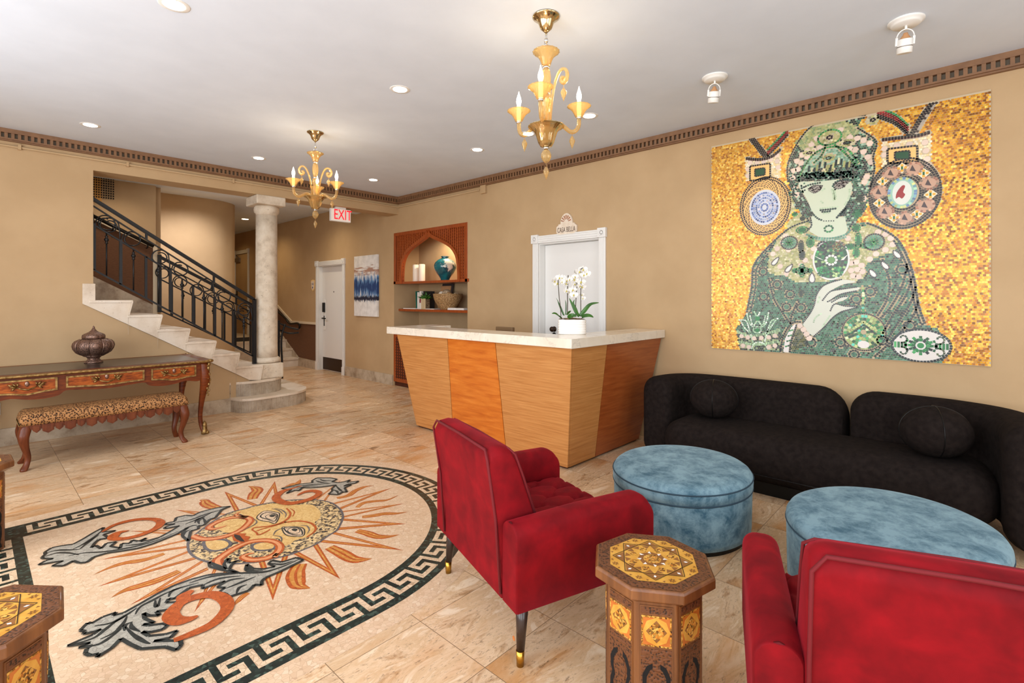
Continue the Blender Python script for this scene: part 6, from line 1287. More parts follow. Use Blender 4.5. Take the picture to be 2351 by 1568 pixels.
# acanthus leaves and orange scrolls
def leafpoly(pts, veins, label):
    m_ = MB(); m_.flat(pts, G, .0050); L = link('acanthus_leaf', m_, 'mgrey', MO); L['label'] = label
    m_ = MB(); q = [pts[-1]]+pts+[pts[0]]
    for a, b_ in zip(pts, pts[1:]+pts[:1]): strip(m_, [a, b_], .017, G, .0053)
    link('leaf_outline', m_, 'mline', L)
    m_ = MB()
    for v in veins: strip(m_, crom(v, 5), [.006, .020, .005], G, .0054)
    link('leaf_veins', m_, 'mline', L)
leafpoly(fD((105, 795), (200, 740), (300, 715), (165, 712), (150, 695), (200, 655), (188, 628), (280, 570), (430, 540), (560, 525), (700, 450), (830, 370), (960, 302), (945, 365), (1120, 342), (960, 395), (1030, 440), (900, 460), (850, 500), (800, 570), (860, 540), (930, 582), (1000, 510), (1130, 492), (1050, 550), (1180, 578), (1200, 515), (1310, 512), (1340, 470), (1420, 485), (1525, 440), (1450, 490), (1560, 470), (1700, 432), (1850, 350), (1960, 280), (1770, 318), (1765, 300), (1900, 255), (1770, 265), (1790, 245), (1900, 222), (1920, 170), (2010, 150))
          + fA((200, 820), (340, 830), (450, 770), (600, 725), (800, 680), (1010, 658), (860, 710), (740, 862), (640, 890), (560, 970), (530, 1000), (430, 1010), (440, 1060), (300, 1100), (250, 1280), (150, 1200), (150, 1130), (250, 1040), (100, 1120))
          + fD((1960, 372), (1800, 440), (1600, 520), (1400, 580), (1200, 612), (1000, 640), (830, 692), (740, 762), (640, 770), (560, 742), (430, 810), (285, 808), (430, 745), (300, 760)),
         [fD((200, 640), (350, 605), (520, 600), (650, 592)), fD((180, 690), (350, 640), (500, 640), (640, 665)), fD((560, 590), (700, 520), (850, 420), (940, 345)), fD((650, 590), (760, 500), (900, 400)), fD((500, 680), (700, 640), (1000, 620), (1400, 550), (1700, 460), (1950, 350)), fD((1250, 540), (1450, 520), (1700, 440)), fA((0, 950), (300, 900), (600, 790), (950, 700)), fA((200, 980), (450, 880), (700, 760)), fA((180, 1060), (330, 1010), (420, 1000)), fA((370, 960), (420, 900), (560, 850)), fA((450, 980), (440, 920), (540, 870)), fA((520, 870), (560, 940), (560, 990)), fA((170, 1190), (200, 1120), (300, 1080))],
         'grey acanthus leaf curling from the left of the sun face')
leafpoly(fE((25, 968), (200, 890), (330, 835), (430, 768), (330, 800), (215, 828), (240, 795), (178, 782), (270, 690), (310, 702), (450, 620), (610, 565), (575, 605), (700, 572), (900, 460), (1100, 345), (1300, 245), (1500, 172), (1700, 118))+fC((600, 700), (850, 690), (640, 650), (480, 605), (470, 545), (600, 595), (700, 640), (670, 570), (730, 490), (740, 560), (840, 530), (780, 570), (740, 640), (880, 695), (1040, 690), (960, 645), (980, 575), (1060, 632), (1200, 640), (1360, 605), (1270, 565), (1320, 520), (1450, 545), (1650, 482), (1742, 515), (1450, 660), (1230, 755), (1180, 800), (1180, 855), (1080, 848), (1050, 885), (1000, 930), (830, 985), (740, 1012), (690, 970), (600, 952), (690, 890), (580, 885), (690, 800), (470, 868), (380, 905), (390, 850), (200, 890), (0, 1040))
          + fE((1240, 400), (1210, 450), (1350, 440), (1240, 530), (1090, 555), (1130, 600), (1000, 605), (940, 575), (950, 640), (1065, 690), (930, 712), (1000, 725), (1180, 700), (1225, 718), (1170, 770), (1010, 805), (920, 800), (1000, 850), (1200, 830), (1345, 785), (1260, 870), (1060, 912), (1380, 905), (1392, 960), (1330, 1022), (1200, 980), (900, 1005), (780, 950), (665, 880), (560, 990), (380, 1105), (400, 1060), (300, 1085), (238, 1060), (260, 1000), (320, 965), (160, 992), (300, 930)),
         [fE((350, 730), (560, 690), (760, 580), (860, 510)), fE((40, 965), (330, 880), (480, 770), (600, 680), (740, 600)), fE((170, 990), (400, 950), (560, 850), (680, 760)), fE((420, 890), (600, 800), (700, 690), (740, 610)), fE((840, 590), (900, 500), (1050, 420), (1200, 340), (1400, 260)), fE((720, 740), (820, 840), (950, 920), (1020, 945)), fE((790, 690), (800, 750), (900, 800)), fE((710, 790), (720, 720), (810, 680)), fE((1080, 420), (1080, 480), (1110, 490), (1140, 390)), fE((1240, 380), (1300, 300), (1600, 210)), fC((200, 830), (500, 740), (850, 700)), fC((380, 860), (600, 770), (900, 730)), fC((600, 880), (750, 790), (950, 760)), fC((700, 900), (900, 820), (1100, 740)), fC((840, 970), (880, 890), (980, 850)), fC((700, 700), (900, 690), (1200, 680), (1450, 610), (1700, 500)), fC((1300, 560), (1450, 575), (1600, 530)), fC((490, 560), (600, 620), (760, 680)), fC((960, 600), (1050, 660), (1200, 660))],
         'large grey acanthus leaf below the sun face')
leafpoly(fB((320, 295), (600, 228), (815, 205), (805, 172), (880, 128), (1100, 128), (1200, 148), (1120, 190), (1220, 205), (1320, 188), (1410, 158), (1360, 200), (1545, 178), (1490, 212), (1370, 228), (1310, 262), (1430, 238), (1320, 285), (1360, 352), (1290, 350), (1220, 395), (1070, 385), (1130, 335), (1120, 300), (1190, 240), (950, 272), (780, 285), (650, 282), (600, 332), (540, 322), (400, 375), (480, 315)),
         [fB((400, 285), (650, 250), (900, 230), (1100, 215)), fB((560, 300), (700, 265), (900, 255)), fB((860, 170), (950, 200), (1100, 215)), fB((930, 150), (1000, 175), (1130, 170)), fB((1180, 250), (1250, 320), (1290, 350)), fB((1130, 320), (1200, 340), (1220, 390))],
         'small grey acanthus leaf above the sun face')
for pts, w, lb_ in [(fD((945, 362), (1100, 272), (1350, 205), (1600, 192), (1712, 232), (1655, 310), (1450, 400), (1220, 452), (1085, 440), (1150, 375), (1300, 343)), [.015, .04, .036, .05, .042, .04, .06, .008], 'orange scroll ring on the left'),
                    (fE((1300, 905), (1500, 830), (1750, 715), (1900, 580), (1945, 480), (1890, 395), (1750, 352), (1550, 385), (1380, 455), (1280, 560), (1275, 625), (1350, 668), (1480, 650), (1590, 608)), [.03, .05, .055, .06, .056, .056, .07, .062, .014], 'large orange scroll ring at the bottom'),
                    (fB((640, 255), (480, 300), (350, 335), (240, 420), (270, 490), (450, 535), (700, 490), (850, 430), (915, 370), (830, 335), (680, 355), (570, 410)), [.012, .035, .055, .06, .055, .05, .045, .045, .01], 'orange scroll over the top of the sun face')]:
    o = wstrip('orange_scroll', pts, w, 'morange', .0058, MO, 8); o['label'] = lb_
wstrip('orange_scroll', fE((1400, 440), (1420, 370), (1530, 300)), [.04, .06, .02], 'morange', .0057, MO)
# ------------------------------------------------------------------ wall mosaic: glass pieces laid on a panel
WM = thing('wall_mosaic', 'large glass mosaic of a green cloaked woman with big earrings on a gold ground', 'mosaic', (XW, .877, 1.9))
wy0, wy1, wz0, wz1 = -.068, 1.822, .957, 2.840
m_ = MB(); m_.box(-.012, 0, wy0-.877, wy1-.877, wz0-1.9, wz1-1.9); link('backing_panel', m_, 'grout', WM)
def wp(*pts, o=(1600, 150), k=.47834): return [(p.y, p.z) for p in (onx(o[0]+a*k, o[1]+b_*k, XW-.012) for a, b_ in pts)]
w2 = lambda *p: wp(*p, o=(1780, 260), k=.15944); w1 = lambda *p: wp(*p, o=(1620, 280), k=.17857); w4 = lambda *p: wp(*p, o=(1740, 480), k=.3125); w5 = lambda *p: wp(*p, o=(1670, 620), k=.23445); w6 = lambda *p: wp(*p, o=(1880, 640), k=.30506); w3 = lambda *p: wp(*p, o=(1950, 200), k=.37946)
PT = .0157
ny_, nz_ = int((wy1-wy0)/PT), int((wz1-wz0)/PT)
gy, gz = np.meshgrid(np.arange(ny_+1), np.arange(nz_)); ty = (wy0+(gy+.5-.5*(gz % 2))*PT).ravel(); tz = (wz0+(gz+.5)*PT+.002).ravel()
ok_ = (ty > wy0+.004) & (ty < wy1-.004); ty, tz = ty[ok_], tz[ok_]; NT = len(ty)
reg = np.zeros(NT, int); colr = np.zeros((NT, 3)); keep = np.ones(NT, bool); extra = {}
def lin(*a): return np.array([S(*q)[:3] for q in a])
def pip(poly, x, y):
    P_ = np.array(poly); r = np.zeros(len(x), bool); j = len(P_)-1
    for i in range(len(P_)):
        xi, yi = P_[i]; xj, yj = P_[j]
        c = ((yi > y) != (yj > y)) & (x < (xj-xi)*(y-yi)/((yj-yi) if yj != yi else 1e-9)+xi); r ^= c; j = i
    return r
NAMES = ['gold_ground', 'cloak', 'collar', 'headdress', 'face', 'left_earring', 'right_earring', 'hand', 'cuff', 'brooch', 'pendant', 'oval_medallion', 'crown_motif', 'strap']
def paint(m, pal, r, wts=None):
    n = m.sum(); 
    if not n: return
    colr[m] = pal[rng.choice(len(pal), n, p=wts)]*(1+rng.normal(0, .10, (n, 1))); reg[m] = r; keep[m] = True
def fill(poly, pal, r, wts=None): paint(pip(poly, ty, tz), pal, r, wts)
def hide(m): keep[m] = False
def quad(r, pts, c, x=0.):
    extra.setdefault(r, []).append(([(p[0], p[1]) for p in pts], c, x))
def disc(c, rad, col, r, ry=None, hidden=True, n=14, x=.0, jit=.05):
    ry = ry or rad
    if hidden: hide(((ty-c[0])/(rad+.002))**2+((tz-c[1])/(ry+.002))**2 < 1)
    quad(r, [(c[0]+rad*math.cos(a), c[1]+ry*math.sin(a)) for a in np.linspace(0, 2*PI, n+1)[:-1]], np.array(col)*(1+rng.normal(0, jit)), x)
def string(pts, col, r, w=.014, L=.016, gap=.003, smooth=True, closed=False, x=.001, hidden=True, jit=.18):
    P_ = np.array(crom(pts, 8, closed) if smooth else pts); 
    if closed: P_ = np.vstack([P_, P_[:1]])
    s = np.r_[0, np.cumsum(np.hypot(*np.diff(P_, axis=0).T))]
    if hidden:
        for q in np.linspace(0, s[-1], max(2, int(s[-1]/.008))):
            cx, cy = np.interp(q, s, P_[:, 0]), np.interp(q, s, P_[:, 1]); hide((ty-cx)**2+(tz-cy)**2 < (w*.5+.0035)**2)
    q = 0
    while q < s[-1]-L*.4:
        e = min(q+L, s[-1]); a = np.array([np.interp(q, s, P_[:, 0]), np.interp(q, s, P_[:, 1])]); b_ = np.array([np.interp(e, s, P_[:, 0]), np.interp(e, s, P_[:, 1])]); d = b_-a; l = np.hypot(*d)
        if l > 1e-6:
            n = np.array([-d[1], d[0]])/l*w/2; c = col[rng.integers(len(col))] if np.ndim(col) > 1 else np.array(col); quad(r, [a-n, b_-n, b_+n, a+n], c*(1+rng.normal(0, jit)), x)
        q = e+gap
def ring(c, rx, ry, col, r, **k): string([(c[0]+rx*math.cos(a), c[1]+ry*math.sin(a)) for a in np.linspace(0, 2*PI, 25)[:-1]], col, r, closed=True, smooth=False, **k)
def smoothshape(poly, col, r, x=.0008): hide(pip(poly, ty, tz)); quad(r, poly, np.array(col), x)
def el(c, rx, ry, n=32): return [(c[0]+rx*math.cos(a), c[1]+ry*math.sin(a)) for a in np.linspace(0, 2*PI, n+1)[:-1]]
GOLD = lin((212, 146, 26), (226, 164, 44), (192, 122, 18), (240, 192, 84), (166, 98, 14)); GOLDD = lin((204, 136, 16), (222, 158, 30), (168, 100, 10), (240, 186, 64), (132, 78, 8))
CLOAK = lin((42, 92, 70), (58, 112, 86), (78, 130, 102), (24, 56, 44), (8, 20, 18)); DK = lin((16, 24, 24), (26, 36, 34)); BLK = lin((22, 16, 16), (38, 26, 26))
PALE = lin((172, 170, 110), (190, 186, 130), (206, 200, 160), (160, 162, 100)); PEARL = S(222, 198, 180)[:3]; WHITE = S(226, 218, 210)[:3]
GRN = lin((22, 96, 44), (30, 124, 58), (16, 70, 36), (60, 150, 80)); HAIR = lin((14, 26, 26), (22, 46, 38), (38, 84, 64), (60, 110, 86), (150, 180, 156)); SKIN = S(196, 204, 178)[:3]; SK2 = S(152, 176, 138)[:3]
BRN = lin((172, 122, 96), (150, 100, 78), (190, 150, 124), (128, 110, 92)); BLU = lin((70, 92, 152), (104, 124, 178), (160, 172, 206), (50, 66, 120)); PEACH = S(240, 188, 112)[:3]; REDC = lin((124, 22, 24), (150, 34, 34))
paint(np.ones(NT, bool), GOLD, 0, [.3, .3, .18, .14, .08]); rightm = ty < .45; paint(rightm, GOLDD, 0, [.3, .26, .2, .12, .12])
# cloak
fill(wp((205, 1400), (203, 1330), (188, 1270), (235, 1190), (262, 1060), (270, 960), (330, 880), (440, 780), (560, 740), (820, 755), (880, 780), (960, 830), (1010, 920), (1040, 1020), (1062, 1150), (1092, 1240), (1150, 1265), (1215, 1330), (1180, 1430), (700, 1430)), CLOAK, 1, [.3, .3, .2, .12, .08])
for pts in (wp((240, 1185), (264, 1060), (272, 965), (330, 885), (440, 785), (540, 745)), wp((815, 757), (880, 782), (962, 835), (1012, 925), (1042, 1022), (1064, 1150), (1094, 1240))): string(pts, DK, 1)
for pts in (wp((258, 1185), (282, 1060), (288, 975), (345, 900)), wp((945, 840), (995, 930), (1025, 1025), (1046, 1150), (1074, 1240))): string(pts, DK, 1, w=.012)
for pts in (wp((345, 1020), (370, 1120), (420, 1200), (450, 1240)), wp((890, 930), (925, 1040), (910, 1130), (865, 1205)), wp((1035, 1010), (1005, 1100), (940, 1200), (890, 1290)), wp((1050, 1060), (1030, 1130), (975, 1220), (905, 1330)), wp((1010, 950), (985, 1060), (930, 1160), (880, 1215)), wp((1060, 1130), (1040, 1200), (960, 1300), (850, 1400)), wp((480, 1140), (455, 1200), (450, 1240))): string(pts, DK, 1); 
for a, b_ in ((385, 1052), (448, 1098), (320, 1110), (500, 1163), (318, 990), (688, 1330), (832, 1085), (765, 1122), (985, 980), (548, 1330), (755, 1388), (1020, 1250), (430, 1160), (890, 1320)):
    c = wp((a, b_))[0]; hide((ty-c[0])**2+(tz-c[1])**2 < .034**2); ring(c, .033, .033, DK, 1, w=.013, L=.015)
    for q in range(7): a2 = q*PI*2/7; cc = CLOAK[rng.integers(3)]; quad(1, [(c[0]+.022*math.cos(a2), c[1]+.022*math.sin(a2)), (c[0]+.022*math.cos(a2+.8), c[1]+.022*math.sin(a2+.8)), (c[0], c[1])], cc)
# collar
fill(wp((425, 790), (450, 740), (500, 700), (560, 760), (640, 800), (740, 790), (820, 765), (900, 795), (965, 850), (945, 900), (880, 915), (815, 945), (805, 1025), (740, 1038), (650, 1032), (560, 1042), (480, 1045), (425, 1012), (345, 1000), (338, 940), (372, 860)), PALE, 2)
fill(wp((400, 780), (430, 720), (480, 690), (520, 620), (450, 620)), PALE, 2)
for a, b_ in ((385, 880), (365, 905), (400, 965), (410, 850), (425, 820), (440, 885), (545, 850), (560, 920), (430, 1000), (500, 960), (870, 800), (905, 810), (930, 830), (940, 860), (905, 885), (860, 905), (830, 930), (740, 950), (765, 945), (790, 960), (740, 985), (770, 980), (795, 990), (750, 1010), (775, 1015), (725, 830), (700, 820), (620, 830), (560, 880), (520, 935), (590, 830)): disc(wp((a, b_))[0], .021, PEARL, 2)
for c, rx, ry in ((wp((443, 852))[0], .062, .055), (wp((850, 848))[0], .064, .062)):
    hide(((ty-c[0])/rx)**2+((tz-c[1])/ry)**2 < 1); ring(c, rx, ry, BLK, 2, w=.011, L=.012)
    for f_, cc in ((.8, lin((96, 140, 114))), (.58, lin((74, 128, 98))), (.36, GRN), (.16, GRN)): ring(c, rx*f_, ry*f_, cc, 2, w=.014, L=.014, hidden=False, x=.0005)
for a, b_, rx, ry in ((505, 790, .05, .03), (545, 850, .03, .045), (500, 870, .02, .06), (505, 985, .06, .03), (505, 985, .022, .065), (470, 985, .02, .02), (543, 985, .02, .02), (775, 840, .02, .07), (735, 870, .045, .022), (815, 865, .045, .022), (765, 780, .03, .035), (500, 1095, .018, .034), (508, 735, .02, .02), (470, 715, .022, .018), (545, 715, .022, .018), (770, 712, .035, .033), (785, 640, .028, .03), (765, 900, .022, .04), (505, 910, .022, .045)):
    c = wp((a, b_))[0]; pal = GRN if rng.random() < .6 else lin((36, 44, 26), (58, 66, 40)); hide(((ty-c[0])/rx)**2+((tz-c[1])/ry)**2 < 1.1); ring(c, rx*.86, ry*.86, pal, 2, w=.012, L=.013, hidden=False); quad(2, el(c, rx*.62, ry*.62, 12), pal[0], .0004)
# headdress and hair
fill(wp((440, 560), (438, 480), (470, 400), (520, 320), (560, 285), (700, 250), (812, 236), (770, 300), (850, 350), (862, 385), (848, 440), (845, 520), (825, 600), (815, 680), (760, 760), (700, 790), (560, 780), (510, 720), (470, 680), (455, 620)), HAIR, 3, [.30, .22, .22, .14, .12])
fill(wp((500, 520), (520, 450), (570, 400), (640, 380), (720, 395), (770, 440), (720, 470), (640, 480), (560, 500)), lin((150, 186, 160), (120, 160, 132), (96, 140, 112)), 3)
fill(wp((470, 370), (550, 290), (700, 262), (800, 300), (760, 340), (700, 350), (600, 370), (520, 420)), lin((160, 164, 104), (178, 180, 126), (130, 150, 100)), 3)
for a, b_ in ((550, 380), (530, 410), (505, 430), (480, 460), (465, 505), (460, 540), (575, 350), (590, 395), (560, 410), (530, 440), (500, 470), (485, 500), (690, 310), (735, 345), (770, 350), (800, 360), (830, 375), (700, 385), (735, 400), (760, 405), (800, 415), (820, 440), (835, 465), (815, 535), (805, 560), (470, 590), (480, 620), (800, 640)): disc(wp((a, b_))[0], .021, PEARL, 3)
c = wp((637, 346))[0]; hide(((ty-c[0])/.085)**2+((tz-c[1])/.062)**2 < 1); ring(c, .082, .06, GRN, 3); ring(c, .064, .046, PALE, 3, w=.017, hidden=False); ring(c, .044, .03, PALE, 3, w=.017, hidden=False); ring(c, .02, .014, BLK, 3, w=.014, hidden=False)
c = wp((845, 262))[0]; hide(((ty-c[0])/.04)**2+((tz-c[1])/.035)**2 < 1); ring(c, .034, .028, PALE, 3, w=.016); ring(c, .016, .012, DK, 3, w=.012, hidden=False)
for a, b_, rx, ry, pal in ((632, 445, .04, .022, PALE), (632, 500, .035, .02, PALE), (720, 372, .05, .02, PALE), (540, 420, .045, .018, PALE)):
    c = wp((a, b_))[0]; ring(c, rx, ry, pal, 3, w=.017); ring(c, rx*.5, ry*.5, BLK, 3, w=.010, hidden=False)
for k_ in range(16): a, b_ = 540+k_*13, 500-k_*2.2+14*math.sin(k_); q = wp((a, b_-18), (a-6, b_+22)); string(q, PALE if k_ % 2 else DK, 3, w=.014, L=.05, smooth=False, hidden=False, x=.0012)
string(wp((480, 560), (520, 480), (570, 420), (640, 392), (720, 402), (775, 470)), GRN, 3, w=.014); string(wp((620, 380), (600, 430), (560, 470)), GRN, 3); string(wp((660, 380), (720, 430), (760, 480)), GRN, 3)
for pts in (wp((438, 560), (436, 480), (470, 395), (520, 322), (560, 286)), wp((560, 286), (700, 252), (812, 238)), wp((770, 300), (850, 352), (862, 385), (846, 440), (852, 500), (830, 590))): string(pts, DK, 3, w=.012)
# dotted fringe
for k_ in range(330):
    t_ = rng.random(); a = 180+t_*900 if False else None
    x_ = rng.uniform(200, 1230); yb = 930-55*math.sin((x_-200)/1030*PI)*0; y_ = rng.uniform(860, 985)
    if 430 < x_ < 1100: y_ = rng.uniform(860, 950)-(x_-430)*.04
    elif x_ <= 430: y_ = rng.uniform(880, 1180)
    else: y_ = rng.uniform(600, 1010)
    disc(w2((x_, y_))[0], .0072, HAIR[rng.integers(4)], 3, hidden=False, n=8, x=.0014)
# face
neck = w4((395, 40), (640, 60), (660, 150), (640, 190), (540, 215), (440, 200), (380, 165)); smoothshape(neck, SKIN, 4, .0006)
face = crom(w2((345, 985), (500, 985), (700, 975), (850, 960), (1050, 965), (1110, 1060), (1080, 1200), (1025, 1330), (940, 1440), (870, 1515), (740, 1560), (640, 1535), (560, 1450), (510, 1370), (470, 1270), (400, 1150), (350, 1080)), 3, True); smoothshape(face, SKIN, 4, .0012)
def dots(pts, col, rad=.0075, x=.0022, step=.017):
    P_ = np.array(crom(pts, 6)) if len(pts) > 2 else np.array(pts); s = np.r_[0, np.cumsum(np.hypot(*np.diff(P_, axis=0).T))]
    for q in np.arange(0, s[-1], step): disc((np.interp(q, s, P_[:, 0]), np.interp(q, s, P_[:, 1])), rad, col[rng.integers(len(col))] if np.ndim(col) > 1 else col, 4, hidden=False, n=9, x=x)
EYE_ = lin((62, 48, 46), (84, 70, 66), (44, 34, 34), (150, 142, 130))
for o_, up_, lo_ in ((w2((475, 1095), (560, 1035), (690, 1045), (645, 1110), (565, 1148)), w2((470, 1095), (560, 1038), (695, 1048)), w2((480, 1110), (565, 1150), (650, 1105))), (w2((842, 1045), (900, 990), (985, 968), (1075, 985), (1000, 1055), (910, 1090)), w2((840, 1045), (900, 988), (985, 968), (1078, 985)), w2((850, 1065), (910, 1090), (1010, 1055)))):
    quad(4, o_, EYE_[3], .0020)
    for k_ in range(70):
        q = np.array(o_); lo, hi = q.min(0), q.max(0); p = lo+(hi-lo)*rng.random(2)
        if pip(o_, p[:1], p[1:])[0]: quad(4, [(p[0]-.005, p[1]-.003), (p[0]+.005, p[1]-.003), (p[0]+.005, p[1]+.003), (p[0]-.005, p[1]+.003)], EYE_[rng.integers(3)], .0024)
    string(up_, BLK, 4, w=.008, L=.012, hidden=False, x=.003); string(lo_, EYE_[:2], 4, w=.007, L=.011, hidden=False, x=.003)
LIPC = lin((18, 34, 26), (30, 56, 42)); SG = lin((172, 192, 156), (180, 198, 166))
dots(w2((655, 1397), (740, 1388), (800, 1382), (890, 1370)), LIPC, .0085); dots(w2((680, 1420), (740, 1418), (820, 1405)), LIPC, .0085); dots(w2((700, 1440), (800, 1432)), SG)
dots(w2((650, 1375), (760, 1360), (900, 1345)), SG); dots(w2((820, 1100), (840, 1180), (850, 1270)), SG, .009); dots(w2((850, 1110), (865, 1190), (860, 1250)), SG, .009); dots(w2((660, 1270), (690, 1295)), SG); dots(w2((1070, 1100), (1065, 1200), (1000, 1320)), SG); dots(w2((680, 1110), (720, 1080)), SG)
dots(w2((380, 1080), (470, 1040), (560, 1015), (660, 1000)), HAIR[:3], .008); dots(w2((830, 1050), (860, 1000), (950, 960), (1080, 960)), HAIR[:3], .008); dots(w2((850, 1070), (870, 1110)), LIPC)
dots(w2((560, 1470), (620, 1520), (690, 1545)), LIPC, .008); dots(w2((890, 1500), (950, 1430), (1020, 1350), (1070, 1255)), LIPC, .009); dots(w2((960, 1450), (1030, 1370)), LIPC, .01); dots(w2((700, 1552), (860, 1550)), LIPC, .005)
string(w4((385, 60), (395, 120), (372, 150)), DK, 4, w=.012); string(w4((355, 185), (440, 210), (540, 215), (640, 190), (680, 150)), lin((84, 136, 112)), 4, w=.016); string(w4((370, 200), (450, 225), (545, 230), (650, 205)), lin((110, 156, 128)), 4, w=.014)
c = w4((520, 145))[0]; ring(c, .03, .026, GRN, 4, w=.014, hidden=False, x=.002)
# earrings with their boxes and straps
BOX = lin((236, 214, 170), (226, 198, 140), (240, 224, 196))
fill(wp((233, 452), (330, 455), (403, 415), (405, 540), (235, 560)), BOX, 13); fill(wp((888, 372), (1000, 360), (1124, 330), (1130, 500), (890, 490)), BOX, 13)
for a, b_ in ((255, 468), (290, 465), (320, 462), (355, 452), (385, 432), (385, 460), (390, 490), (245, 500), (245, 530), (900, 400), (960, 385), (1020, 378), (1095, 370), (1100, 410), (1105, 450), (1110, 480), (900, 430)): disc(wp((a, b_))[0], .02, PEARL, 13)
for c0 in (((255, 485), (352, 470), (352, 540), (255, 555)), ((915, 402), (1058, 385), (1058, 470), (915, 470))):
    q = wp(*c0); smoothshape(q, PEACH, 13, .0006); string(q+q[:1], BLK, 13, w=.015, smooth=False, hidden=False)
    m0 = np.array(q).mean(0); h0 = np.array(q)-m0; fill([tuple(p) for p in m0+h0*.55], GRN[:3], 13); hide(pip([tuple(p) for p in m0+h0*.5], ty, tz) & False)
    qq = [tuple(p) for p in m0+h0*.5]; quad(13, qq, GRN[2], .0012); string(qq+qq[:1], BLK, 13, w=.012, smooth=False, hidden=False, x=.0016)
for pts, cs in (((wp((252, 352), (290, 400), (322, 440))), [BLK]*3), (wp((1122, 182), (1070, 250), (1022, 335)), [BLK, BLK, lin((60, 50, 50), (180, 170, 160))])):
    P_ = np.array(pts)
    for i, cc in enumerate(cs): string([tuple(p+np.array([-.018*i, 0])) for p in P_], cc, 13, w=.016)
for pts, cs in ((wp((438, 322), (390, 375), (335, 430)), [BLK, REDC, REDC, lin((40, 130, 70))]), (wp((865, 238), (950, 270), (1015, 325)), [BLK, BLK, REDC, REDC, lin((40, 130, 70), (60, 150, 84))])):
    P_ = np.array(pts)
    for i, cc in enumerate(cs): string([tuple(p+np.array([0., -.018*(1-i)])) for p in P_], cc, 13, w=.016)
for q in (wp((236, 445), (300, 450), (360, 435), (405, 398)), wp((888, 355), (980, 345), (1060, 335), (1120, 318))): string(q, BLK, 13, w=.018); string([(p[0], p[1]-.012) for p in q], lin((70, 30, 34)), 13, w=.012)
c = wp((326, 675))[0]; rx, ry = .155, .168
e1, e2 = wp((202, 675), (450, 675)); rx = abs(e1[0]-e2[0])/2; f1v, f2v = wp((326, 535), (326, 818)); ry = abs(f1v[1]-f2v[1])/2
smoothshape(el(c, rx, ry), PEACH, 5, .0006); ring(c, rx-.006, ry-.006, BLK, 5, w=.013, L=.014, hidden=False); ring(c, rx-.024, ry-.024, BLK, 5, w=.013, L=.014, hidden=False)
for k_ in range(30):
    a0 = k_*2*PI/30+.1*rng.random(); q = [(c[0]+(rx-.03-.075*t_)*math.cos(a0+1.0*t_), c[1]+(ry-.03-.075*t_)*math.sin(a0+1.0*t_)) for t_ in np.linspace(0, 1, 5)]; string(q, BLK if k_ % 5 else lin((96, 40, 30)), 5, w=.0055, L=.02, gap=.006, hidden=False, x=.0016)
cb_ = wp((325, 682))[0]; quad(5, el(cb_, rx*.60, ry*.60), S(206, 208, 216)[:3], .0020)
for f_, n_ in ((.55, 0), (.46, 1), (.36, 0), (.26, 1), (.14, 0)): ring(cb_, rx*f_*.9, ry*f_*.9, BLU if n_ == 0 else lin((168, 178, 206), (120, 138, 186), (190, 180, 190)), 5, w=.015, L=.014, hidden=False, x=.0026)
c = wp((993, 614))[0]; e1, e2 = wp((818, 614), (1168, 614)); rx = abs(e1[0]-e2[0])/2; f1v, f2v = wp((993, 443), (993, 783)); ry = abs(f1v[1]-f2v[1])/2
hide(((ty-c[0])/(rx+.004))**2+((tz-c[1])/(ry+.004))**2 < 1)
for k_ in range(12):
    f_ = 1-k_*.075
    if f_ > .42: ring(c, rx*f_-.004, ry*f_-.004, BLK, 6, w=.0145, L=.015, gap=.0025, hidden=False)
for k_ in range(7):
    a = R(90-22+k_*360/7); p = (c[0]-rx*.70*math.cos(a), c[1]+ry*.70*math.sin(a))
    quad(6, el(p, .056, .05, 18), BRN[2], .0016); ring(p, .050, .045, BRN, 6, w=.016, L=.014, hidden=False, x=.002); quad(6, [(p[0]-.014, p[1]-.02), (p[0]+.022, p[1]-.01), (p[0]+.006, p[1]+.03)], S(70, 52, 48)[:3], .0024)
    a += R(360/14); p = (c[0]-rx*.72*math.cos(a), c[1]+ry*.72*math.sin(a)); d = .04
    quad(6, [(p[0]-d, p[1]), (p[0], p[1]-d), (p[0]+d, p[1]), (p[0], p[1]+d)], S(232, 216, 184)[:3], .0018)
    for q in ((-.5, .0), (.5, 0), (0, .5), (0, -.5)): quad(6, [(p[0]+q[0]*d-.008, p[1]+q[1]*d-.008), (p[0]+q[0]*d+.008, p[1]+q[1]*d-.008), (p[0]+q[0]*d+.008, p[1]+q[1]*d+.008), (p[0]+q[0]*d-.008, p[1]+q[1]*d+.008)], GOLD[1], .0022)
    quad(6, [(p[0]-.006, p[1]-.012), (p[0]+.006, p[1]-.012), (p[0]+.006, p[1]+.012), (p[0]-.006, p[1]+.012)], GRN[0], .0025)
ci = wp((985, 612))[0]; quad(6, el(ci, rx*.40, ry*.44), S(150, 190, 170)[:3], .0026); ring(ci, rx*.37, ry*.41, lin((120, 164, 176), (150, 190, 160), (186, 190, 120), (110, 140, 180)), 6, w=.018, hidden=False, x=.003); quad(6, el((ci[0], ci[1]), rx*.27, ry*.34, 20), S(214, 216, 206)[:3], .0032)
quad(6, crom(wp((955, 640), (960, 610), (985, 578), (1000, 580), (990, 608), (1000, 620), (985, 640), (970, 632)), 3, True), REDC[1], .0038)
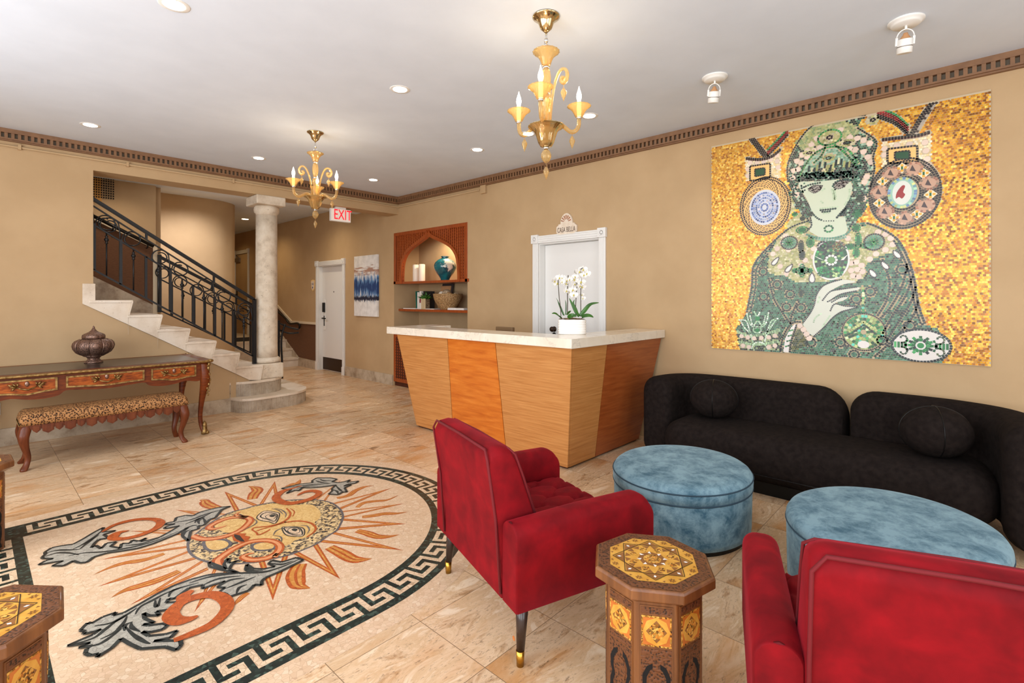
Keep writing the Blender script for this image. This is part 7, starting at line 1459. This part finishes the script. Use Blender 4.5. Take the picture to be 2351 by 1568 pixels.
# hand
hand = wp((560, 1300), (508, 1240), (545, 1190), (562, 1150), (572, 1105), (600, 1065), (640, 1045), (700, 1028), (765, 1040), (700, 1052), (640, 1085), (690, 1076), (775, 1065), (770, 1080), (690, 1098), (640, 1128), (690, 1112), (728, 1108), (705, 1128), (662, 1142), (710, 1155), (775, 1158), (730, 1172), (690, 1182), (650, 1210), (610, 1255)); hand = crom(hand, 3, True); smoothshape(hand, S(206, 206, 188)[:3], 7, .001)
for pts in (wp((508, 1238), (545, 1188), (564, 1148), (574, 1103), (602, 1062), (642, 1042), (700, 1026)), wp((562, 1300), (612, 1256), (652, 1212), (692, 1184), (732, 1172), (775, 1160)), wp((602, 1130), (640, 1086), (690, 1075), (772, 1063)), wp((625, 1135), (642, 1128), (690, 1099), (770, 1082)), wp((645, 1138), (690, 1113), (726, 1108)), wp((640, 1180), (662, 1145), (710, 1155), (770, 1158))): string(pts, BLK, 7, w=.011, L=.011, hidden=False, x=.002)
for pts in (wp((590, 1110), (580, 1140)), wp((600, 1190), (570, 1210), (560, 1235)), wp((640, 1200), (600, 1260))): string(pts, SG, 7, w=.012, hidden=False, x=.0018)
# cuffs
fill(wp((410, 1400), (420, 1330), (450, 1260), (480, 1235), (500, 1240), (560, 1310), (540, 1340), (440, 1380)), lin((70, 76, 40), (96, 100, 54), (40, 60, 40)), 8)
smoothshape(wp((415, 1375), (424, 1310), (452, 1258), (472, 1240), (478, 1246), (462, 1275), (445, 1330), (440, 1378)), WHITE, 8)
for k_ in range(4): q = wp((424+k_*6, 1350-k_*25), (446+k_*6, 1344-k_*25)); string(q, GRN, 8, w=.012, hidden=False, x=.002)
for pts in (wp((402, 1375), (412, 1310), (440, 1255), (470, 1232), (500, 1232)), wp((446, 1378), (452, 1330), (470, 1275), (486, 1245), (540, 1320), (560, 1310))): string(pts, DK, 8)
for a, b_ in ((495, 1250), (512, 1268), (527, 1290), (540, 1310)): disc(wp((a, b_))[0], .022, PEARL, 8, x=.002)
# brooch, pendant, oval, crown motif, drops
c = wp((643, 932))[0]; rx, ry = .10, .148; e1, e2 = wp((553, 930), (732, 930)); rx = abs(e1[0]-e2[0])/2; f1v, f2v = wp((643, 834), (643, 1032)); ry = abs(f1v[1]-f2v[1])/2
smoothshape(el(c, rx, ry), WHITE, 9, .0008); quad(9, el(c, rx*.9, ry*.92), S(60, 92, 56)[:3], .0012)
for f_ in (.82, .64, .46, .3): ring(c, rx*f_, ry*f_, np.vstack([GRN, lin((30, 30, 22), (150, 180, 110), (54, 48, 30))]), 9, w=.018, L=.017, hidden=False, x=.0018)
for a, b_, pal in ((605, 868, lin((60, 54, 48), (30, 26, 24))), (680, 870, lin((70, 64, 50), (120, 90, 50))), (607, 990, GRN), (672, 992, np.vstack([GRN, lin((190, 214, 140))]))):
    p = wp((a, b_))[0]; ring(p, .038, .036, pal, 9, w=.016, hidden=False, x=.0024); ring(p, .018, .016, pal, 9, w=.014, hidden=False, x=.0024)
p = wp((645, 935))[0]
for i in range(10): a = i*PI/5; disc((p[0]+.036*math.cos(a), p[1]+.036*math.sin(a)), .0105, WHITE, 9, hidden=False, n=8, x=.003)
quad(9, el(p, .026, .026, 8), S(96, 140, 70)[:3], .003); quad(9, wp((560, 912), (610, 935), (590, 930)), WHITE, .003); quad(9, wp((728, 905), (690, 935), (705, 935)), WHITE, .003)
c = wp((800, 1280))[0]; e1, e2 = wp((695, 1280), (906, 1280)); rx = abs(e1[0]-e2[0])/2; f1v, f2v = wp((800, 1192), (800, 1370)); ry = abs(f1v[1]-f2v[1])/2
hide(((ty-c[0])/rx)**2+((tz-c[1])/ry)**2 < 1); ring(c, rx, ry, BLK, 10, w=.010, L=.011); PEN = np.vstack([GRN, lin((150, 170, 96), (186, 204, 130), (206, 226, 170), (90, 200, 170))])
for f_ in (.86, .7, .54, .38, .22): ring(c, rx*f_, ry*f_, PEN, 10, w=.021, L=.019, hidden=False)
for s in (-1, 1): q = wp((800, 1245), (800+s*60, 1290)); string(q, BLK, 10, w=.010, L=.012, hidden=False, x=.002); q = wp((800, 1230), (800+s*70, 1280)); string(q, lin((186, 190, 120)), 10, w=.018, hidden=False, x=.002)
string(wp((796, 1065), (800, 1100), (796, 1140), (800, 1190)), PEN, 10, w=.018); quad(10, el(wp((800, 1340))[0], .04, .03, 10), WHITE, .002)
c = wp((1074, 1345))[0]; e1, e2 = wp((930, 1345), (1215, 1345)); rx = abs(e1[0]-e2[0])/2; ry = .118
cz = [(max(wy0, p[0]), max(wz0+.003, p[1])) for p in el(c, rx, ry)]; smoothshape(cz, S(222, 214, 206)[:3], 11, .0008); ring((c[0], c[1]), rx, ry, DK, 11, w=.016, hidden=False, x=.0014)
for i in range(12): a = i*PI/6; q = [(c[0]+.03*math.cos(a), c[1]+.03*math.sin(a)), (c[0]+.095*math.cos(a), c[1]+.07*math.sin(a))]; string(q, np.vstack([GRN, DK]), 11, w=.018, L=.02, hidden=False, x=.0018, smooth=False)
ring(c, .055, .045, GRN, 11, w=.016, hidden=False, x=.0016); disc(c, .02, GRN[1], 11, hidden=False, x=.002)
for sx_ in (-1, 1):
    for sy_ in (-1, 1):
        o_ = (c[0]+sx_*rx*.62, c[1]+sy_*ry*.42); string([(o_[0]+(.012+.024*t_)*math.cos(5*t_*sx_), o_[1]+(.012+.024*t_)*math.sin(5*t_*sy_)) for t_ in np.linspace(0, 1, 8)], lin((84, 92, 60), (40, 70, 44)), 11, w=.012, hidden=False, x=.0018)
    for k_ in range(4): string([(c[0]+sx_*(rx*.52+.02*k_), c[1]-.022), (c[0]+sx_*(rx*.52+.02*k_), c[1]+.022)], GRN, 11, w=.015, L=.05, hidden=False, x=.0018, smooth=False)
LG = lin((196, 222, 190), (222, 232, 214), (170, 204, 164))
fill(wp((190, 1265), (250, 1290), (330, 1295), (400, 1260), (402, 1365), (300, 1370), (205, 1365)), lin((36, 62, 52), (150, 168, 120), (20, 34, 30)), 12)
for pts in (wp((200, 1222), (235, 1225), (250, 1260), (270, 1330)), wp((392, 1215), (360, 1225), (345, 1260), (325, 1330)), wp((240, 1190), (255, 1240), (290, 1260), (330, 1240), (345, 1185)), wp((275, 1180), (290, 1205), (305, 1180)), wp((210, 1225), (230, 1260), (262, 1290)), wp((380, 1220), (360, 1250), (330, 1290)), wp((255, 1200), (270, 1250), (292, 1225), (315, 1250), (330, 1200)), wp((262, 1362), (275, 1335), (300, 1328), (325, 1338), (340, 1362))): string(pts, LG, 12, w=.013, L=.014, hidden=False, x=.002)
c = wp((290, 1270))[0]; ring(c, .034, .026, LG, 12, w=.012, hidden=False, x=.002); disc(c, .018, GRN[1], 12, hidden=False, x=.0024); disc(wp((291, 1215))[0], .02, GRN[1], 12, hidden=False, x=.0024)
for q in (wp((192, 1275), (260, 1300), (400, 1270)), wp((200, 1325), (280, 1340), (400, 1325))): string(q, lin((150, 176, 134)), 12, w=.022, hidden=False, x=.0016)
for a, b_ in ((215, 1300), (245, 1305), (275, 1310), (310, 1308), (345, 1305), (375, 1298), (222, 1345), (250, 1352), (345, 1352), (375, 1345)): disc(wp((a, b_))[0], .019, PEARL, 12, x=.0022)
for (a, b_), (dx, dy) in (((375, 938), (18, -18)), ((440, 972), (18, -18)), ((962, 905), (-16, -18)), ((905, 958), (-16, -18)), ((846, 996), (-14, -18)), ((553, 1022), (0, -26))):
    q = crom(wp((a+dx, b_+dy), (a+dx*.3-14, b_), (a-dx*.4-10, b_+18), (a-dx*.5+8, b_+20), (a+14, b_+2)), 4, True); smoothshape(q, WHITE, 1, .0016); string(q+q[:1], BLK, 1, w=.009, L=.009, smooth=False, hidden=False, x=.002)
# build one mesh per region
g_ = PT*.462
for r, nm in enumerate(NAMES):
    vs, fs, cs = [], [], []
    for i in np.nonzero((reg == r) & keep)[0]:
        y, z = ty[i], tz[i]; o = len(vs); h_ = -.0128; q = [(min(max(y+sy_*g_, wy0), wy1), z+sz_*g_) for sy_, sz_ in ((-1, -1), (1, -1), (1, 1), (-1, 1))]
        tl = rng.normal(0, .0004, 4); vs += [(h_+tl[k_], q[k_][0]-.877, q[k_][1]-1.9) for k_ in range(4)]; fs.append((o+3, o+2, o+1, o)); cs += [(*np.clip(colr[i], 0, 1), 1)]*4
    for pts, c, x in extra.get(r, []):
        o = len(vs); pts = [(min(max(p[0], wy0), wy1), min(max(p[1], wz0), wz1)) for p in pts]; vs += [(-.0132-x, p[0]-.877, p[1]-1.9) for p in pts]; cs += [(*np.clip(c, 0, 1), 1)]*len(pts)
        if len(pts) <= 4: fs.append(tuple(range(o, o+len(pts))))
        else: fs += [tuple(o+j for j in t) for t in tessellate_polygon([[Vector((p[0], p[1], 0)) for p in pts]])]
    if not vs: continue
    m_ = MB(); m_.add(vs, fs); link(nm, m_, 'goldtess' if r == 0 else 'tesserae', WM, cols=cs)
